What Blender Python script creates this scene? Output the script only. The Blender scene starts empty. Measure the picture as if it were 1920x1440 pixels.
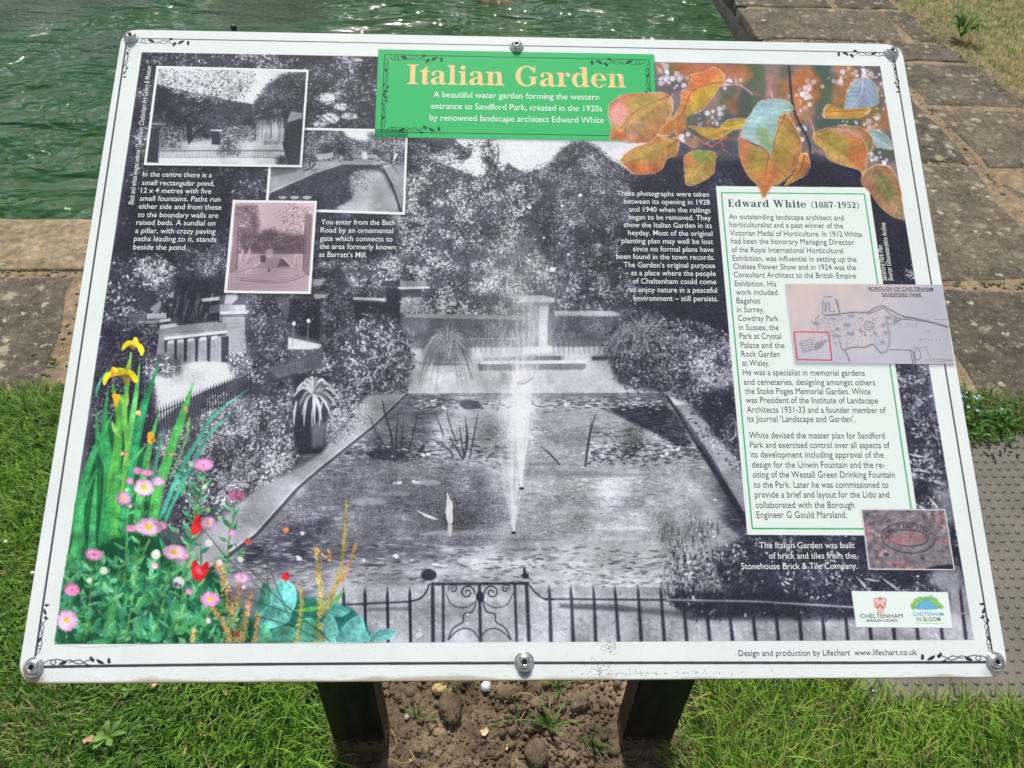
import bpy, bmesh, math
import numpy as np
from mathutils import Matrix, Vector
# ================================================================ camera, sky, sun, exposure
SC = bpy.context.scene
R1L = [0.99947, 0.0050759, 0.0321562]; R2L = [-0.0042144, -0.9592826, 0.2824166]; TL_ = [-0.439734, 0.2662911, 0.6996904]
cam_d = bpy.data.cameras.new('camera'); cam = bpy.data.objects.new('camera', cam_d); SC.collection.objects.link(cam)
cam_d.sensor_fit = 'HORIZONTAL'; cam_d.sensor_width = 36.0; cam_d.lens = 1480.0 / 1920.0 * 36.0
cam_d.clip_start = .02; cam_d.clip_end = 400.0
RW = np.array([[0.99946997, -0.01979001, 0.02584847], [0.00507594, -0.68956188, -0.72420898], [0.03215622, 0.72395633, -0.6890959]])   # world -> camera (x right, y down, z forward)
U_, S_, V_ = np.linalg.svd(RW); RW = U_ @ V_
CAMP = np.array([-0.03435015, -0.33162339, 1.40637066])
m3 = RW.T @ np.diag([1, -1, -1])
M4 = Matrix.Identity(4)
for i in range(3):
    for j in range(3): M4[i][j] = float(m3[i, j])
    M4[i][3] = float(CAMP[i])
cam.matrix_world = M4
cam_d.dof.use_dof = True; cam_d.dof.focus_distance = .86; cam_d.dof.aperture_fstop = 14.0
SC.camera = cam
SUN_EL, SUN_AZ = 57.0, -4.0            # degrees; azimuth from straight ahead (+Y), negative = left
world = bpy.data.worlds.new('World'); SC.world = world; world.use_nodes = True
wn = world.node_tree; wn.nodes.clear()
sky = wn.nodes.new('ShaderNodeTexSky'); sky.sky_type = 'NISHITA'; sky.sun_disc = False
sky.sun_elevation = math.radians(SUN_EL); sky.sun_rotation = math.radians(SUN_AZ); sky.dust_density = 2.0; sky.air_density = 1.0
wb = wn.nodes.new('ShaderNodeBackground'); wb.inputs['Strength'].default_value = .092
wo = wn.nodes.new('ShaderNodeOutputWorld'); 
wtc = wn.nodes.new('ShaderNodeTexCoord'); wmp = wn.nodes.new('ShaderNodeMapping'); wmp.inputs['Scale'].default_value = (1, 1, 2.2); wn.links.new(wtc.outputs['Generated'], wmp.inputs[0])
wnz = wn.nodes.new('ShaderNodeTexNoise'); wnz.inputs['Scale'].default_value = 2.6; wnz.inputs['Detail'].default_value = 7.0; wnz.inputs['Roughness'].default_value = .55; wn.links.new(wmp.outputs[0], wnz.inputs['Vector'])
wrp = wn.nodes.new('ShaderNodeValToRGB'); wrp.color_ramp.elements[0].position = .46; wrp.color_ramp.elements[1].position = .62; wn.links.new(wnz.outputs[0], wrp.inputs[0])
wmx = wn.nodes.new('ShaderNodeMix'); wmx.data_type = 'RGBA'; wmx.inputs[7].default_value = (11.0, 11.0, 10.8, 1); wn.links.new(wrp.outputs[0], wmx.inputs[0]); wn.links.new(sky.outputs[0], wmx.inputs[6])   # fair-weather clouds
wn.links.new(wmx.outputs[2], wb.inputs[0]); wn.links.new(wb.outputs[0], wo.inputs[0])
sun_d = bpy.data.lights.new('sun', 'SUN'); sun = bpy.data.objects.new('sun', sun_d); SC.collection.objects.link(sun)
sun_d.energy = 5.0; sun_d.angle = math.radians(.53); sun_d.color = (1.0, .955, .88)
e, a = math.radians(SUN_EL), math.radians(SUN_AZ)
sdir = Vector((math.sin(a) * math.cos(e), math.cos(a) * math.cos(e), math.sin(e)))
sun.rotation_euler = sdir.to_track_quat('Z', 'Y').to_euler(); sun.location = (0, 0, 6)
SC.view_settings.view_transform = 'Standard'; SC.view_settings.look = 'None'; SC.view_settings.exposure = -0.06; SC.view_settings.gamma = 1.0
SC.view_settings.use_curve_mapping = False
SC.render.engine = 'CYCLES'; SC.cycles.max_bounces = 8; SC.cycles.use_denoising = True
# ---------------------------------------------------------------- print canvas
BW, BH = 0.900, 0.6980                  # board size in metres
CW, CHT = 2200, 1706                    # canvas pixels
R_B = None
CAMF = 1480.0
BR1 = np.array(R1L); BR2 = np.array(R2L); BT = np.array(TL_)
_Hm = np.array([[CAMF,0,960],[0,CAMF,720],[0,0,1.0]]) @ np.c_[BR1, BR2, BT]
_Hi = np.linalg.inv(_Hm)
def to_board(pts):
    """photo print measurement (x, y) -> metres on the board face (origin lower left)"""
    p = np.atleast_2d(np.asarray(pts, float))
    q = np.c_[p, np.ones(len(p))] @ _Hi.T
    return q[:, :2] / q[:, 2:]
def P(pts):
    b = to_board(pts)
    return np.c_[b[:, 0] / BW * CW, (1 - b[:, 1] / BH) * CHT]
rng = np.random.default_rng(7)
IMG = np.zeros((CHT, CW, 3), np.float32)

def up(a, h, w):
    """bilinear resize"""
    H0, W0 = a.shape[:2]
    y = np.linspace(0, H0 - 1.001, h); x = np.linspace(0, W0 - 1.001, w)
    yi = y.astype(int); xi = x.astype(int)
    fy = (y - yi)[:, None]; fx = (x - xi)[None, :]
    fy = fy * fy * (3 - 2 * fy); fx = fx * fx * (3 - 2 * fx)
    r0 = a[yi]; r1 = a[yi + 1]
    return ((r0[:, xi] * (1 - fx) + r0[:, xi + 1] * fx) * (1 - fy) + (r1[:, xi] * (1 - fx) + r1[:, xi + 1] * fx) * fy).astype(np.float32)
def noise(h, w, cx, cy=None, octaves=4, gain=.55):
    cy = cy or cx
    out = np.zeros((h, w), np.float32); a = 1.0; t = 0
    for o in range(octaves):
        gh = max(2, int(h / cy) + 2); gw = max(2, int(w / cx) + 2)
        out += a * up(rng.standard_normal((gh, gw)).astype(np.float32), h, w); t += a * a
        a *= gain; cx = max(1.0, cx / 2); cy = max(1.0, cy / 2)
    return out / math.sqrt(t) / .75
def blur(a, r):
    if r < .5: return a
    k = max(1, int(round(r)))
    for ax in (0, 1):
        for _ in range(2):
            p = np.concatenate([np.repeat(a.take([0], ax), k, ax), a, np.repeat(a.take([-1], ax), k, ax)], ax)
            c = np.cumsum(p, axis=ax, dtype=np.float64)
            z = np.zeros_like(c.take([0], ax)); c = np.concatenate([z, c], ax)
            n = a.shape[ax]; w = 2 * k + 1
            a = ((c.take(range(w, w + n), ax) - c.take(range(0, n), ax)) / w).astype(np.float32)
    return a
def cover(q, ss=3, pad=0):
    """coverage of polygon q (canvas px); returns x0, y0, mask"""
    x0 = int(max(0, math.floor(q[:, 0].min()) - pad)); x1 = int(min(CW, math.ceil(q[:, 0].max()) + 1 + pad))
    y0 = int(max(0, math.floor(q[:, 1].min()) - pad)); y1 = int(min(CHT, math.ceil(q[:, 1].max()) + 1 + pad))
    if x1 <= x0 or y1 <= y0: return None
    rows = y0 + (np.arange((y1 - y0) * ss) + .5) / ss
    a = q; b = np.roll(q, -1, 0)
    dy = b[:, 1] - a[:, 1]; dy = np.where(np.abs(dy) < 1e-9, 1e-9, dy)
    R = rows[:, None]
    hit = ((a[:, 1] <= R) & (b[:, 1] > R)) | ((b[:, 1] <= R) & (a[:, 1] > R))
    X = np.where(hit, a[:, 0] + (R - a[:, 1]) / dy * (b[:, 0] - a[:, 0]), 1e9)
    X.sort(axis=1)
    m = int(hit.sum(1).max()) if hit.size else 0
    W = x1 - x0; cov = np.zeros((len(rows), W), np.float32); xs = np.arange(x0, x1, dtype=np.float32)
    for k in range(0, m - m % 2, 2):
        A = X[:, k:k + 1]; B = X[:, k + 1:k + 2]
        ok = B < 1e8
        cov += np.where(ok, np.clip(B - xs, 0, 1) - np.clip(A - xs, 0, 1), 0)
    return x0, y0, np.clip(cov.reshape(y1 - y0, ss, W).mean(1), 0, 1)
def C3(c): return np.array(c, np.float32) / 255.0
G0 = np.array((46, 47, 59), np.float32) / 255; G1 = np.array((214, 214, 221), np.float32) / 255
def G(g):
    g = np.asarray(g, np.float32)
    return G0 + (G1 - G0) * np.clip(g, 0, 1.12)[..., None]
def fillc(q, col, a=1.0, soft=0, tex=None, clip=None):
    """fill canvas polygon; col = rgb 0..1 or function(X, Y) -> rgb"""
    r = cover(np.asarray(q, float), pad=int(soft * 2 + (1 if soft else 0)))
    if r is None: return
    x0, y0, m = r
    if soft: m = blur(m, soft)
    m = m * a
    h, w = m.shape
    if clip is not None: m = m * clip[y0:y0 + h, x0:x0 + w]
    dst = IMG[y0:y0 + h, x0:x0 + w]
    if callable(col):
        Y, X = np.mgrid[y0:y0 + h, x0:x0 + w]
        c = col(X.astype(np.float32), Y.astype(np.float32))
    else: c = np.asarray(col, np.float32)
    if tex: c = np.clip(c + (rng.standard_normal((h, w, 1)) * tex).astype(np.float32), 0, 1)
    dst += (c - dst) * m[..., None]
def fill(pts, col, a=1.0, soft=0, tex=None, clip=None): fillc(P(pts), col, a, soft, tex, clip)
def crs(pts, n=6, closed=True):
    """Catmull-Rom through the points"""
    p = np.asarray(pts, float); N = len(p); out = []
    t = np.linspace(0, 1, n, endpoint=False)[:, None]
    rngs = range(N) if closed else range(N - 1)
    for i in rngs:
        if closed: a, b, c, d = p[i - 1], p[i], p[(i + 1) % N], p[(i + 2) % N]
        else: a, b, c, d = p[max(i - 1, 0)], p[i], p[i + 1], p[min(i + 2, N - 1)]
        out.append(.5 * ((2 * b) + (-a + c) * t + (2 * a - 5 * b + 4 * c - d) * t * t + (-a + 3 * b - 3 * c + d) * t ** 3))
    out = np.concatenate(out)
    return out if closed else np.r_[out, p[-1:]]
def strokec(q, w, col, a=1.0, soft=0, clip=None):
    q = np.asarray(q, float)
    if np.isscalar(w): w = [w, w]
    ww = np.interp(np.linspace(0, 1, len(q)), np.linspace(0, 1, len(w)), w) / 2
    d = np.gradient(q, axis=0); d /= np.maximum(np.linalg.norm(d, axis=1, keepdims=True), 1e-6)
    n = np.c_[-d[:, 1], d[:, 0]] * ww[:, None]
    L, Rr = q + n, q - n
    r = None
    # quads are unioned by summing coverage over short runs so curls never cancel
    for i in range(0, len(q) - 1):
        pass
    poly = np.r_[L, Rr[::-1]]
    fillc(poly, col, a, soft, None, clip)
def stroke(pts, w, col, a=1.0, soft=0, smooth=False, clip=None):
    if smooth: pts = crs(pts, 8, False)
    pts = np.asarray(pts, float)
    if len(pts) == 2: pts = np.linspace(pts[0], pts[1], 4)
    s = 1.25
    w = w * s if np.isscalar(w) else [k * s for k in w]
    strokec(P(pts), w, col, a, soft, clip)
def polymask(pts):
    m = np.zeros((CHT, CW), np.float32); r = cover(P(pts), 2)
    x0, y0, c = r; m[y0:y0 + c.shape[0], x0:x0 + c.shape[1]] = c
    return m
def scatter(poly, n):
    """n random canvas points inside a measured polygon"""
    q = P(poly); r = cover(q, 1)
    x0, y0, m = r
    ys, xs = np.nonzero(m > .5)
    k = rng.integers(0, len(xs), n)
    return np.c_[xs[k] + x0 + rng.random(n), ys[k] + y0 + rng.random(n)]
def stamps(pos, length, width, ang, cols, alpha=1.0, clip=None, bend=0.0, batches=5):
    """many leaf-shaped dabs at once"""
    n = len(pos)
    if n == 0: return
    L = np.broadcast_to(length, n).astype(np.float32); Wd = np.broadcast_to(width, n).astype(np.float32)
    A = np.broadcast_to(ang, n).astype(np.float32)
    order = rng.permutation(n)
    K = int(math.ceil(float(L.max()) / 2 + 1.5)); g = np.arange(-K, K + 1)
    gy, gx = np.meshgrid(g, g, indexing='ij')
    for b in np.array_split(order, max(batches, n * (2 * K + 1) ** 2 // 4000000 + 1)):
        if len(b) == 0: continue
        ix = np.floor(pos[b, 0]).astype(int); iy = np.floor(pos[b, 1]).astype(int)
        fx = gx[None] - (pos[b, 0] - ix)[:, None, None] + .5; fy = gy[None] - (pos[b, 1] - iy)[:, None, None] + .5
        c, s = np.cos(A[b])[:, None, None], np.sin(A[b])[:, None, None]
        u = (fx * c + fy * s) / (L[b] / 2)[:, None, None]
        v = (-fx * s + fy * c)
        v = v + bend * (u * u - .3) * Wd[b][:, None, None]
        half = (Wd[b] / 2)[:, None, None] * np.clip(1 - u * u, 0, 1)
        m = np.clip(half - np.abs(v) + .5, 0, 1) * (np.abs(u) < 1) * alpha
        X = ix[:, None, None] + gx[None]; Y = iy[:, None, None] + gy[None]
        ok = (m > .03) & (X >= 0) & (X < CW) & (Y >= 0) & (Y < CHT)
        X = X[ok]; Y = Y[ok]; mm = m[ok].astype(np.float32)
        if clip is not None: mm = mm * clip[Y, X]
        col = np.broadcast_to(cols[b][:, None, None, :], m.shape + (3,))[ok]
        old = IMG[Y, X]
        IMG[Y, X] = old + (col - old) * mm[:, None]
def foliage(poly, base, size=7, dens=1.0, con=.35, hi=.15, hival=.95, asp=.45, ang=None, spread=7, clip=None, under=True, soft=5, patch=60, lay=3, alpha=.92):
    """black-and-white foliage: dark ground, then leaf dabs lit in clumps"""
    if under: fill(poly, G(base * .5), .9, soft, clip=clip)
    q = P(poly); area = abs(np.sum(q[:, 0] * np.roll(q[:, 1], -1) - q[:, 1] * np.roll(q[:, 0], -1))) / 2
    x0, y0 = q.min(0).astype(int); x1, y1 = q.max(0).astype(int) + 2
    hh, ww = max(4, y1 - y0), max(4, x1 - x0)
    nz = noise(hh, ww, patch, octaves=3) * .7 + noise(hh, ww, patch / 3.5, octaves=3) * .75
    for k in range(lay):
        n = int(area / (size * size) * dens * 1.15)
        pos = scatter(poly, n)
        z = nz[np.clip((pos[:, 1] - y0).astype(int), 0, hh - 1), np.clip((pos[:, 0] - x0).astype(int), 0, ww - 1)]
        keep = z > rng.normal(-1.1 + .75 * k, .35, n)
        pos = pos[keep]; z = z[keep]; n = len(pos)
        t = base * (.62 + .75 * k / max(1, lay - 1)) + con * (.42 * z + .5 * rng.standard_normal(n))
        h = rng.random(n) < hi * 1.25 * (k + 1) / lay * np.clip(.5 + z, 0, 2.2)
        t = np.where(h, hival * (.7 + .4 * rng.random(n)), t)
        sz = size * rng.uniform(.55, 1.5, n)
        A = rng.uniform(0, np.pi, n) if ang is None else rng.normal(ang, .5, n)
        stamps(pos + rng.normal(0, spread * .8, (n, 2)), sz, np.maximum(1.5, sz * asp), A, G(np.clip(t, 0, 1.05)), alpha, clip)
def quad(a, b, c, d, n=8):
    """edge-subdivided quad outline (a, b, c, d clockwise)"""
    return [a, b, c, d]
def lerp(a, b, t): return (np.asarray(a, float) * (1 - t) + np.asarray(b, float) * t)
# ---------------------------------------------------------------- the printed sheet: white margin
PAPER = C3((224, 231, 229))
IMG[:] = PAPER
IMG += (noise(CHT, CW, 90, octaves=5)[..., None] * .006).astype(np.float32)
MAIN = [(266, 98), (1650, 124), (1826, 1199.5), (102, 1208)]
MK = polymask(MAIN)
def F(pts, g, a=1, soft=0, **k): fill(pts, G(g), a, soft, clip=MK, **k)
# --- base tones of the big black-and-white garden picture
F(MAIN, .38)
F([(262, 95), (715, 95), (715, 262), (1180, 262), (1400, 262), (1660, 120), (1720, 640), (1350, 600), (1000, 560), (560, 560), (180, 620)], .24, 1, 6)
F([(240, 310), (440, 310), (440, 560), (420, 610), (180, 640), (190, 560)], .06, 1, 10)
F([(1180, 300), (1690, 300), (1740, 620), (1700, 700), (1380, 700), (1160, 560), (1140, 420)], .04, 1, 12)
F([(160, 620), (560, 560), (770, 560), (770, 740), (500, 1000), (120, 1100)], .30, 1, 8)
# dark foliage, far trees
foliage([(262, 92), (714, 100), (780, 262), (880, 285), (760, 330), (440, 330), (236, 330)], .27, 7, 1.0, .24, .16, .85, clip=MK, patch=70)
foliage([(440, 255), (780, 255), (800, 400), (600, 470), (600, 520), (430, 520)], .25, 7.5, .9, .22, .14, .8, clip=MK)
foliage([(600, 420), (800, 300), (1150, 300), (1180, 420), (1160, 585), (760, 590), (600, 530)], .47, 6.5, 1.15, .36, .28, .97, clip=MK, patch=80)
foliage([(1040, 330), (1200, 330), (1240, 560), (1100, 585), (1010, 470)], .30, 6, .9, .28, .18, .85, clip=MK)
foliage([(1165, 335), (1345, 340), (1365, 590), (1190, 590), (1150, 470)], .07, 6, .5, .10, .03, .5, clip=MK, under=False)
foliage([(230, 310), (440, 310), (425, 560), (200, 600)], .07, 6.5, .7, .12, .04, .6, clip=MK, under=False)
foliage([(1100, 262), (1400, 330), (1360, 400), (1150, 350)], .08, 5, .5, .10, .04, .5, clip=MK, under=False)
foliage([(400, 420), (600, 500), (620, 560), (420, 560)], .16, 6, .6, .15, .10, .6, clip=MK, under=False)
F([(596, 402), (735, 404), (748, 420), (746, 470), (700, 488), (594, 490)], .05, .82, 7)
F([(1172, 350), (1352, 352), (1372, 575), (1210, 572), (1168, 500), (1160, 400)], .05, .75, 9)
# sky above the tree line and through the branches
sky = crs([(872, 250), (885, 286), (868, 300), (812, 288), (806, 297), (838, 310), (868, 322), (905, 334), (918, 318), (905, 300), (918, 292), (940, 322), (952, 305), (962, 312), (985, 322), (1018, 316), (1034, 308), (1046, 300), (1052, 282), (1075, 268), (1098, 267), (1122, 280), (1142, 298), (1158, 306), (1176, 318), (1190, 326), (1215, 300), (1215, 255)], 4)
F(sky, 1.0, 1, 1.5)
fill([(868, 258), (1210, 262), (1200, 300), (870, 285)], G(1.0), .8, 6, clip=polymask(sky) * MK)
for hx, hy, hw, hh in ((612, 185, 34, 22), (640, 200, 26, 14), (655, 218, 34, 12), (618, 222, 40, 20), (600, 232, 24, 12), (672, 112, 16, 6), (845, 292, 30, 10), (1140, 385, 30, 6)):
    F(crs([(hx - hw / 2, hy), (hx - hw / 6, hy - hh / 2), (hx + hw / 3, hy - hh / 3), (hx + hw / 2, hy + 2), (hx + hw / 6, hy + hh / 2), (hx - hw / 3, hy + hh / 3)], 4), .95, .92, 1.5)
# leaves breaking the sky edge
def fringe(line, n, size, g, spread, con=.25, hi=.1):
    l = crs(line, 12, False); i = rng.integers(0, len(l), n)
    pos = P(l[i] + rng.normal(0, spread, (n, 2)))
    stamps(pos, size * rng.uniform(.5, 1.4, n), size * .45 * rng.uniform(.7, 1.3, n), rng.uniform(0, np.pi, n), G(np.clip(g + con * rng.standard_normal(n) + (rng.random(n) < hi) * .5, 0, 1)), .9, MK)
fringe([(765, 262), (800, 285), (860, 300), (885, 272)], 420, 6, .22, 6)
fringe([(806, 297), (838, 312), (870, 325), (905, 336), (920, 316), (905, 290), (912, 268), (925, 290), (945, 325), (985, 324), (1018, 318), (1046, 304)], 1100, 5.5, .35, 5)
fringe([(1046, 300), (1052, 282), (1075, 268), (1098, 267), (1122, 280), (1142, 298), (1176, 318)], 520, 4.5, .5, 3)
fringe([(590, 175), (600, 200), (640, 192), (660, 215), (600, 225), (625, 240), (690, 225)], 420, 6, .2, 7)
foliage([(1050, 285), (1098, 268), (1140, 300), (1180, 330), (1180, 420), (1020, 420), (1000, 340)], .45, 5, 1.0, .25, .15, .8, clip=MK, patch=40)
for l in ([(560, 190), (590, 196), (622, 190), (650, 178)], [(585, 205), (610, 214), (640, 236)], [(600, 214), (612, 226), (636, 240), (660, 238)], [(905, 335), (925, 300), (915, 268), (930, 262)], [(925, 330), (935, 290), (932, 268)]):
    stroke(l, [2.4, 1], G(.1), .9, smooth=True, clip=MK)
stroke([(1086, 264), (1089, 350)], 1.2, G(.3), .8, clip=MK)
for _ in range(14):
    x, y = rng.uniform(820, 1150), rng.uniform(350, 520)
    stroke([(x, y), (x + rng.uniform(-8, 8), y + rng.uniform(10, 34))], 1, G(.15), .6, clip=MK)
# --- left garden: urns, pillars, balustrade
foliage([(195, 470), (300, 480), (330, 560), (300, 660), (180, 680)], .26, 8, .8, .25, .16, .85, clip=MK, patch=40)
foliage([(262, 488), (300, 478), (325, 500), (330, 535), (300, 560), (275, 530), (255, 510)], .5, 6.5, 1.4, .3, .45, 1.0, clip=MK, patch=25)
foliage([(325, 470), (395, 466), (425, 500), (420, 545), (380, 565), (340, 530)], .26, 5.5, 1.0, .2, .15, .75, clip=MK)
F(crs([(262, 560), (270, 546), (285, 545), (293, 560), (290, 578), (278, 588), (268, 582)], 4), .14, 1, 1)
F([(280, 580), (300, 562), (304, 568), (296, 588)], .55, .9, 1)
F([(242, 589), (312, 587), (313, 598), (242, 602)], .30); F([(276, 588), (312, 587), (312, 597), (276, 598)], .72)
F([(290, 600), (320, 597), (320, 602), (292, 606)], .85); F([(240, 603), (300, 600), (298, 606), (240, 609)], .55)
foliage([(200, 600), (296, 610), (300, 700), (250, 740), (180, 700)], .20, 6.5, .8, .2, .10, .6, clip=MK, patch=40)
F([(330, 520), (420, 520), (432, 600), (335, 612)], .05, .8, 5)
for _ in range(26):
    x = rng.uniform(330, 400); stroke([(x, rng.uniform(540, 570)), (x - rng.uniform(2, 16), rng.uniform(585, 606))], [2.2, .8], G(rng.uniform(.2, .6)), .8, clip=MK)
F([(378, 560), (412, 556), (411, 563), (379, 566)], .78); F([(378, 567), (430, 572), (430, 600), (395, 600)], .06)
# urn on right pillar, pillar with caps
F(crs([(414, 556), (436, 552), (446, 560), (440, 572), (414, 572)], 4), .25, 1, 1)
F([(424, 552), (444, 551), (446, 560), (434, 571), (420, 570)], .72, 1, 1)
F([(394, 573), (412, 570), (412, 586), (392, 588)], .28); F([(412, 571), (460, 572), (461, 582), (412, 584)], .62)
F([(412, 584), (470, 582), (468, 588), (412, 590)], .9); F([(412, 590), (458, 588), (456, 600), (411, 602)], .40)
F([(418, 595), (458, 594), (463, 660), (456, 665), (412, 668)], .66)
for k in range(9): stroke([(414, 600 + k * 7.2), (460, 598 + k * 7.4)], .8, G(.45), .7, clip=MK)
F([(430, 598), (412, 600), (410, 672), (404, 640), (410, 600)], .1, .9, 1)
# balustrade
F([(300, 614), (396, 604), (425, 612), (430, 690), (290, 690)], .62)
F([(298, 616), (404, 603), (424, 606), (424, 618), (296, 628)], .52); F([(300, 610), (330, 606), (334, 612), (300, 617)], .8)
F([(308, 632), (425, 620), (425, 624), (308, 638)], .95); F([(308, 638), (425, 625), (424, 629), (308, 642)], .22)
for x, w in ((309, 4), (327, 5), (345, 6), (366, 6), (388, 7), (415, 14)):
    F([(x, 641 - (x - 309) * .09), (x + w, 640 - (x - 309) * .09), (x + w - 1, 678 + (x - 309) * .02), (x, 676 + (x - 309) * .02)], .12)
for x in (318, 336, 355, 378, 400): F([(x - 3, 640 - (x - 309) * .1), (x + 8, 638 - (x - 309) * .1), (x + 8, 644 - (x - 309) * .1), (x - 3, 646 - (x - 309) * .1)], .88)
for k in range(6): stroke([(300, 650 + k * 7), (425, 640 + k * 8)], .7, G(.45), .5, clip=MK)
# sunlit path patch behind the railing
F(crs([(290, 690), (330, 684), (400, 678), (440, 690), (438, 710), (380, 735), (330, 765), (288, 790), (280, 730)], 5), .93, 1, 2)
foliage([(272, 664), (335, 668), (340, 700), (310, 706), (270, 700)], .6, 7, 1.1, .3, .4, 1.0, clip=MK, patch=20)
foliage([(430, 665), (490, 664), (500, 700), (470, 715), (430, 700)], .62, 7, 1.1, .3, .4, 1.0, clip=MK, patch=20)
# left dark plants behind the irises
foliage([(180, 700), (290, 720), (300, 860), (160, 900)], .18, 6, .8, .2, .12, .7, clip=MK)
# conifers and shrubs left of the pond
foliage([(585, 530), (610, 500), (640, 498), (662, 540), (668, 640), (640, 740), (600, 720), (605, 600)], .26, 6, 1.2, .2, .16, .62, clip=MK, patch=30)
foliage([(470, 555), (510, 555), (538, 600), (545, 680), (505, 700), (478, 700), (462, 640)], .24, 6.5, 1.1, .2, .16, .62, clip=MK, patch=30)
F([(540, 632), (602, 646), (602, 655), (540, 655)], .92, 1, 1); F([(545, 560), (600, 560), (600, 640), (560, 628), (540, 600)], .05, 1, 3)
foliage([(540, 560), (600, 560), (600, 625), (545, 620)], .12, 5, .5, .15, .06, .6, clip=MK, under=False)
F([(584, 523), (612, 523), (604, 535), (586, 536)], .7, 1, 1); F([(588, 551), (614, 552), (612, 558), (590, 561)], .7, 1, 1)
foliage([(665, 540), (720, 538), (722, 560), (668, 562)], .35, 5, 1, .3, .25, .8, clip=MK)
F([(662, 557), (732, 560), (732, 565), (662, 562)], .8); F([(664, 566), (738, 567), (736, 640), (668, 640)], .07, 1, 2)
# pillar with broad cap
F([(716, 527), (750, 527), (750, 539), (718, 536)], .16); F([(750, 527), (800, 527), (800, 536), (750, 539)], .58); F([(746, 538), (806, 537), (806, 541), (748, 543)], .9)
F([(722, 538), (752, 543), (750, 610), (726, 600)], .10, 1, 1); F([(752, 543), (792, 542), (790, 556), (752, 560)], .22)
F([(753, 558), (790, 558), (790, 572), (794, 576), (794, 584), (750, 586)], .68, .9, 1)
foliage([(756, 560), (794, 560), (794, 580), (760, 578)], .5, 4, 1, .4, .3, 1, clip=MK, under=False)
stroke([(740, 506), (741, 528)], 1.6, G(.75), .9, clip=MK)
# wall behind the pond
F([(762, 588), (868, 590), (980, 592), (980, 600), (860, 599), (758, 596)], .62, 1, .7); F([(756, 596), (980, 600), (982, 634), (752, 634)], .36, 1, 1)
F([(752, 634), (982, 634), (982, 656), (750, 660)], .44)
stroke([(870, 635), (978, 635)], 1.2, G(.75), .9, clip=MK)
for _ in range(600):
    x, y = rng.uniform(756, 980), rng.uniform(600, 650); stroke([(x, y), (x - 2, y + 5)], 1, G(rng.uniform(.2, .6)), .5, clip=MK)
for k in range(8): stroke([(758 + k * 5 + 14, 598), (752 + k * 6, 628)], .9, G(.7), .5, clip=MK)
F([(1038, 583), (1150, 583), (1165, 590), (1150, 594), (1040, 592)], .72, 1, .7); F([(1040, 593), (1160, 594), (1150, 640), (1036, 636)], .30, 1, 1.5)
foliage([(1042, 594), (1150, 594), (1145, 636), (1040, 634)], .28, 4, .7, .15, .1, .6, clip=MK, under=False)
# ground beyond the pond
F([(752, 655), (880, 652), (1150, 650), (1150, 700), (1246, 735), (762, 738), (740, 700)], .80, 1, 1.5)
for _ in range(500):
    x, y = rng.uniform(765, 1140), rng.uniform(662, 732); stroke([(x, y), (x + rng.uniform(3, 12), y + .3)], 1, G(rng.uniform(.55, 1)), .5, clip=MK)
for x in np.arange(872, 980, 9.6): stroke([(x, 633), (x + 1, 664)], 1, G(.25), .85, clip=MK)
for x in np.arange(1036, 1150, 9.6): stroke([(x, 638), (x + 2, 664)], 1.1, G(.25), .85, clip=MK)
stroke([(1032, 640), (1150, 641)], 1.2, G(.3), .8, clip=MK)
F([(782, 678), (870, 682), (880, 685), (790, 685)], .45, .8, 1)
# steps
F([(905, 671), (1058, 667), (1060, 676), (905, 679)], .62); F([(960, 668), (1052, 667), (1052, 676), (962, 677)], .32, .9, 1)
F([(896, 682), (1100, 682), (1096, 693), (898, 695)], .40, .9, 1); F([(903, 677), (1100, 675), (1100, 681), (900, 683)], .92)
F([(1108, 668), (1145, 668), (1150, 675), (1110, 676)], .12, .9, 2)
# tuft of pampas grass
def tuft(cx, cy, rx, ry, n, g0=.3, g1=.9, w=1.5, up_only=False):
    for _ in range(n):
        a = rng.normal(0, .75); r = rng.uniform(.55, 1.0)
        tip = (cx + math.sin(a) * rx * r, cy - math.cos(a) * ry * r * .95 + abs(math.sin(a)) * ry * .25)
        mid = (cx + math.sin(a) * rx * r * .45, cy - ry * r * (.62 if abs(a) < .6 else .6))
        if rng.random() < .5: tip = (tip[0] + math.copysign(rx * .15, a), tip[1] + ry * .12)
        stroke([(cx + rng.normal(0, rx * .1), cy), mid, tip], [w * 1.2, w, .6], G(rng.uniform(g0, g1)), .85, smooth=True, clip=MK)
F(crs([(800, 676), (792, 645), (812, 620), (845, 606), (868, 620), (880, 650), (874, 676)], 5), .3, .55, 5)
tuft(838, 678, 50, 84, 330, .25, .85)
# shrubs in front of the wall, left
foliage([(675, 600), (705, 575), (740, 600), (765, 640), (775, 680), (760, 738), (650, 800), (610, 760), (640, 660)], .32, 8.5, 1.1, .28, .22, .8, clip=MK, patch=35, asp=.38)
for _ in range(90):
    x, y = rng.uniform(670, 775), rng.uniform(600, 720); a = rng.uniform(-1.2, 1.2)
    stroke([(x, y), (x + 7 * math.sin(a), y + 5 * math.cos(a)), (x + 13 * math.sin(a), y + 12 * math.cos(a))], [1.5, 2.6, .7], G(rng.uniform(.3, .95)), .85, clip=MK)
foliage([(470, 690), (600, 655), (650, 700), (640, 800), (560, 860), (470, 900), (420, 960), (330, 1000), (300, 900), (420, 760)], .34, 7.5, 1.1, .3, .25, .85, clip=MK, patch=35)
foliage([(400, 740), (520, 745), (560, 830), (540, 900), (380, 960), (330, 900), (360, 800)], .45, 7, 1.3, .3, .4, .95, clip=MK, patch=25)
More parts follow.
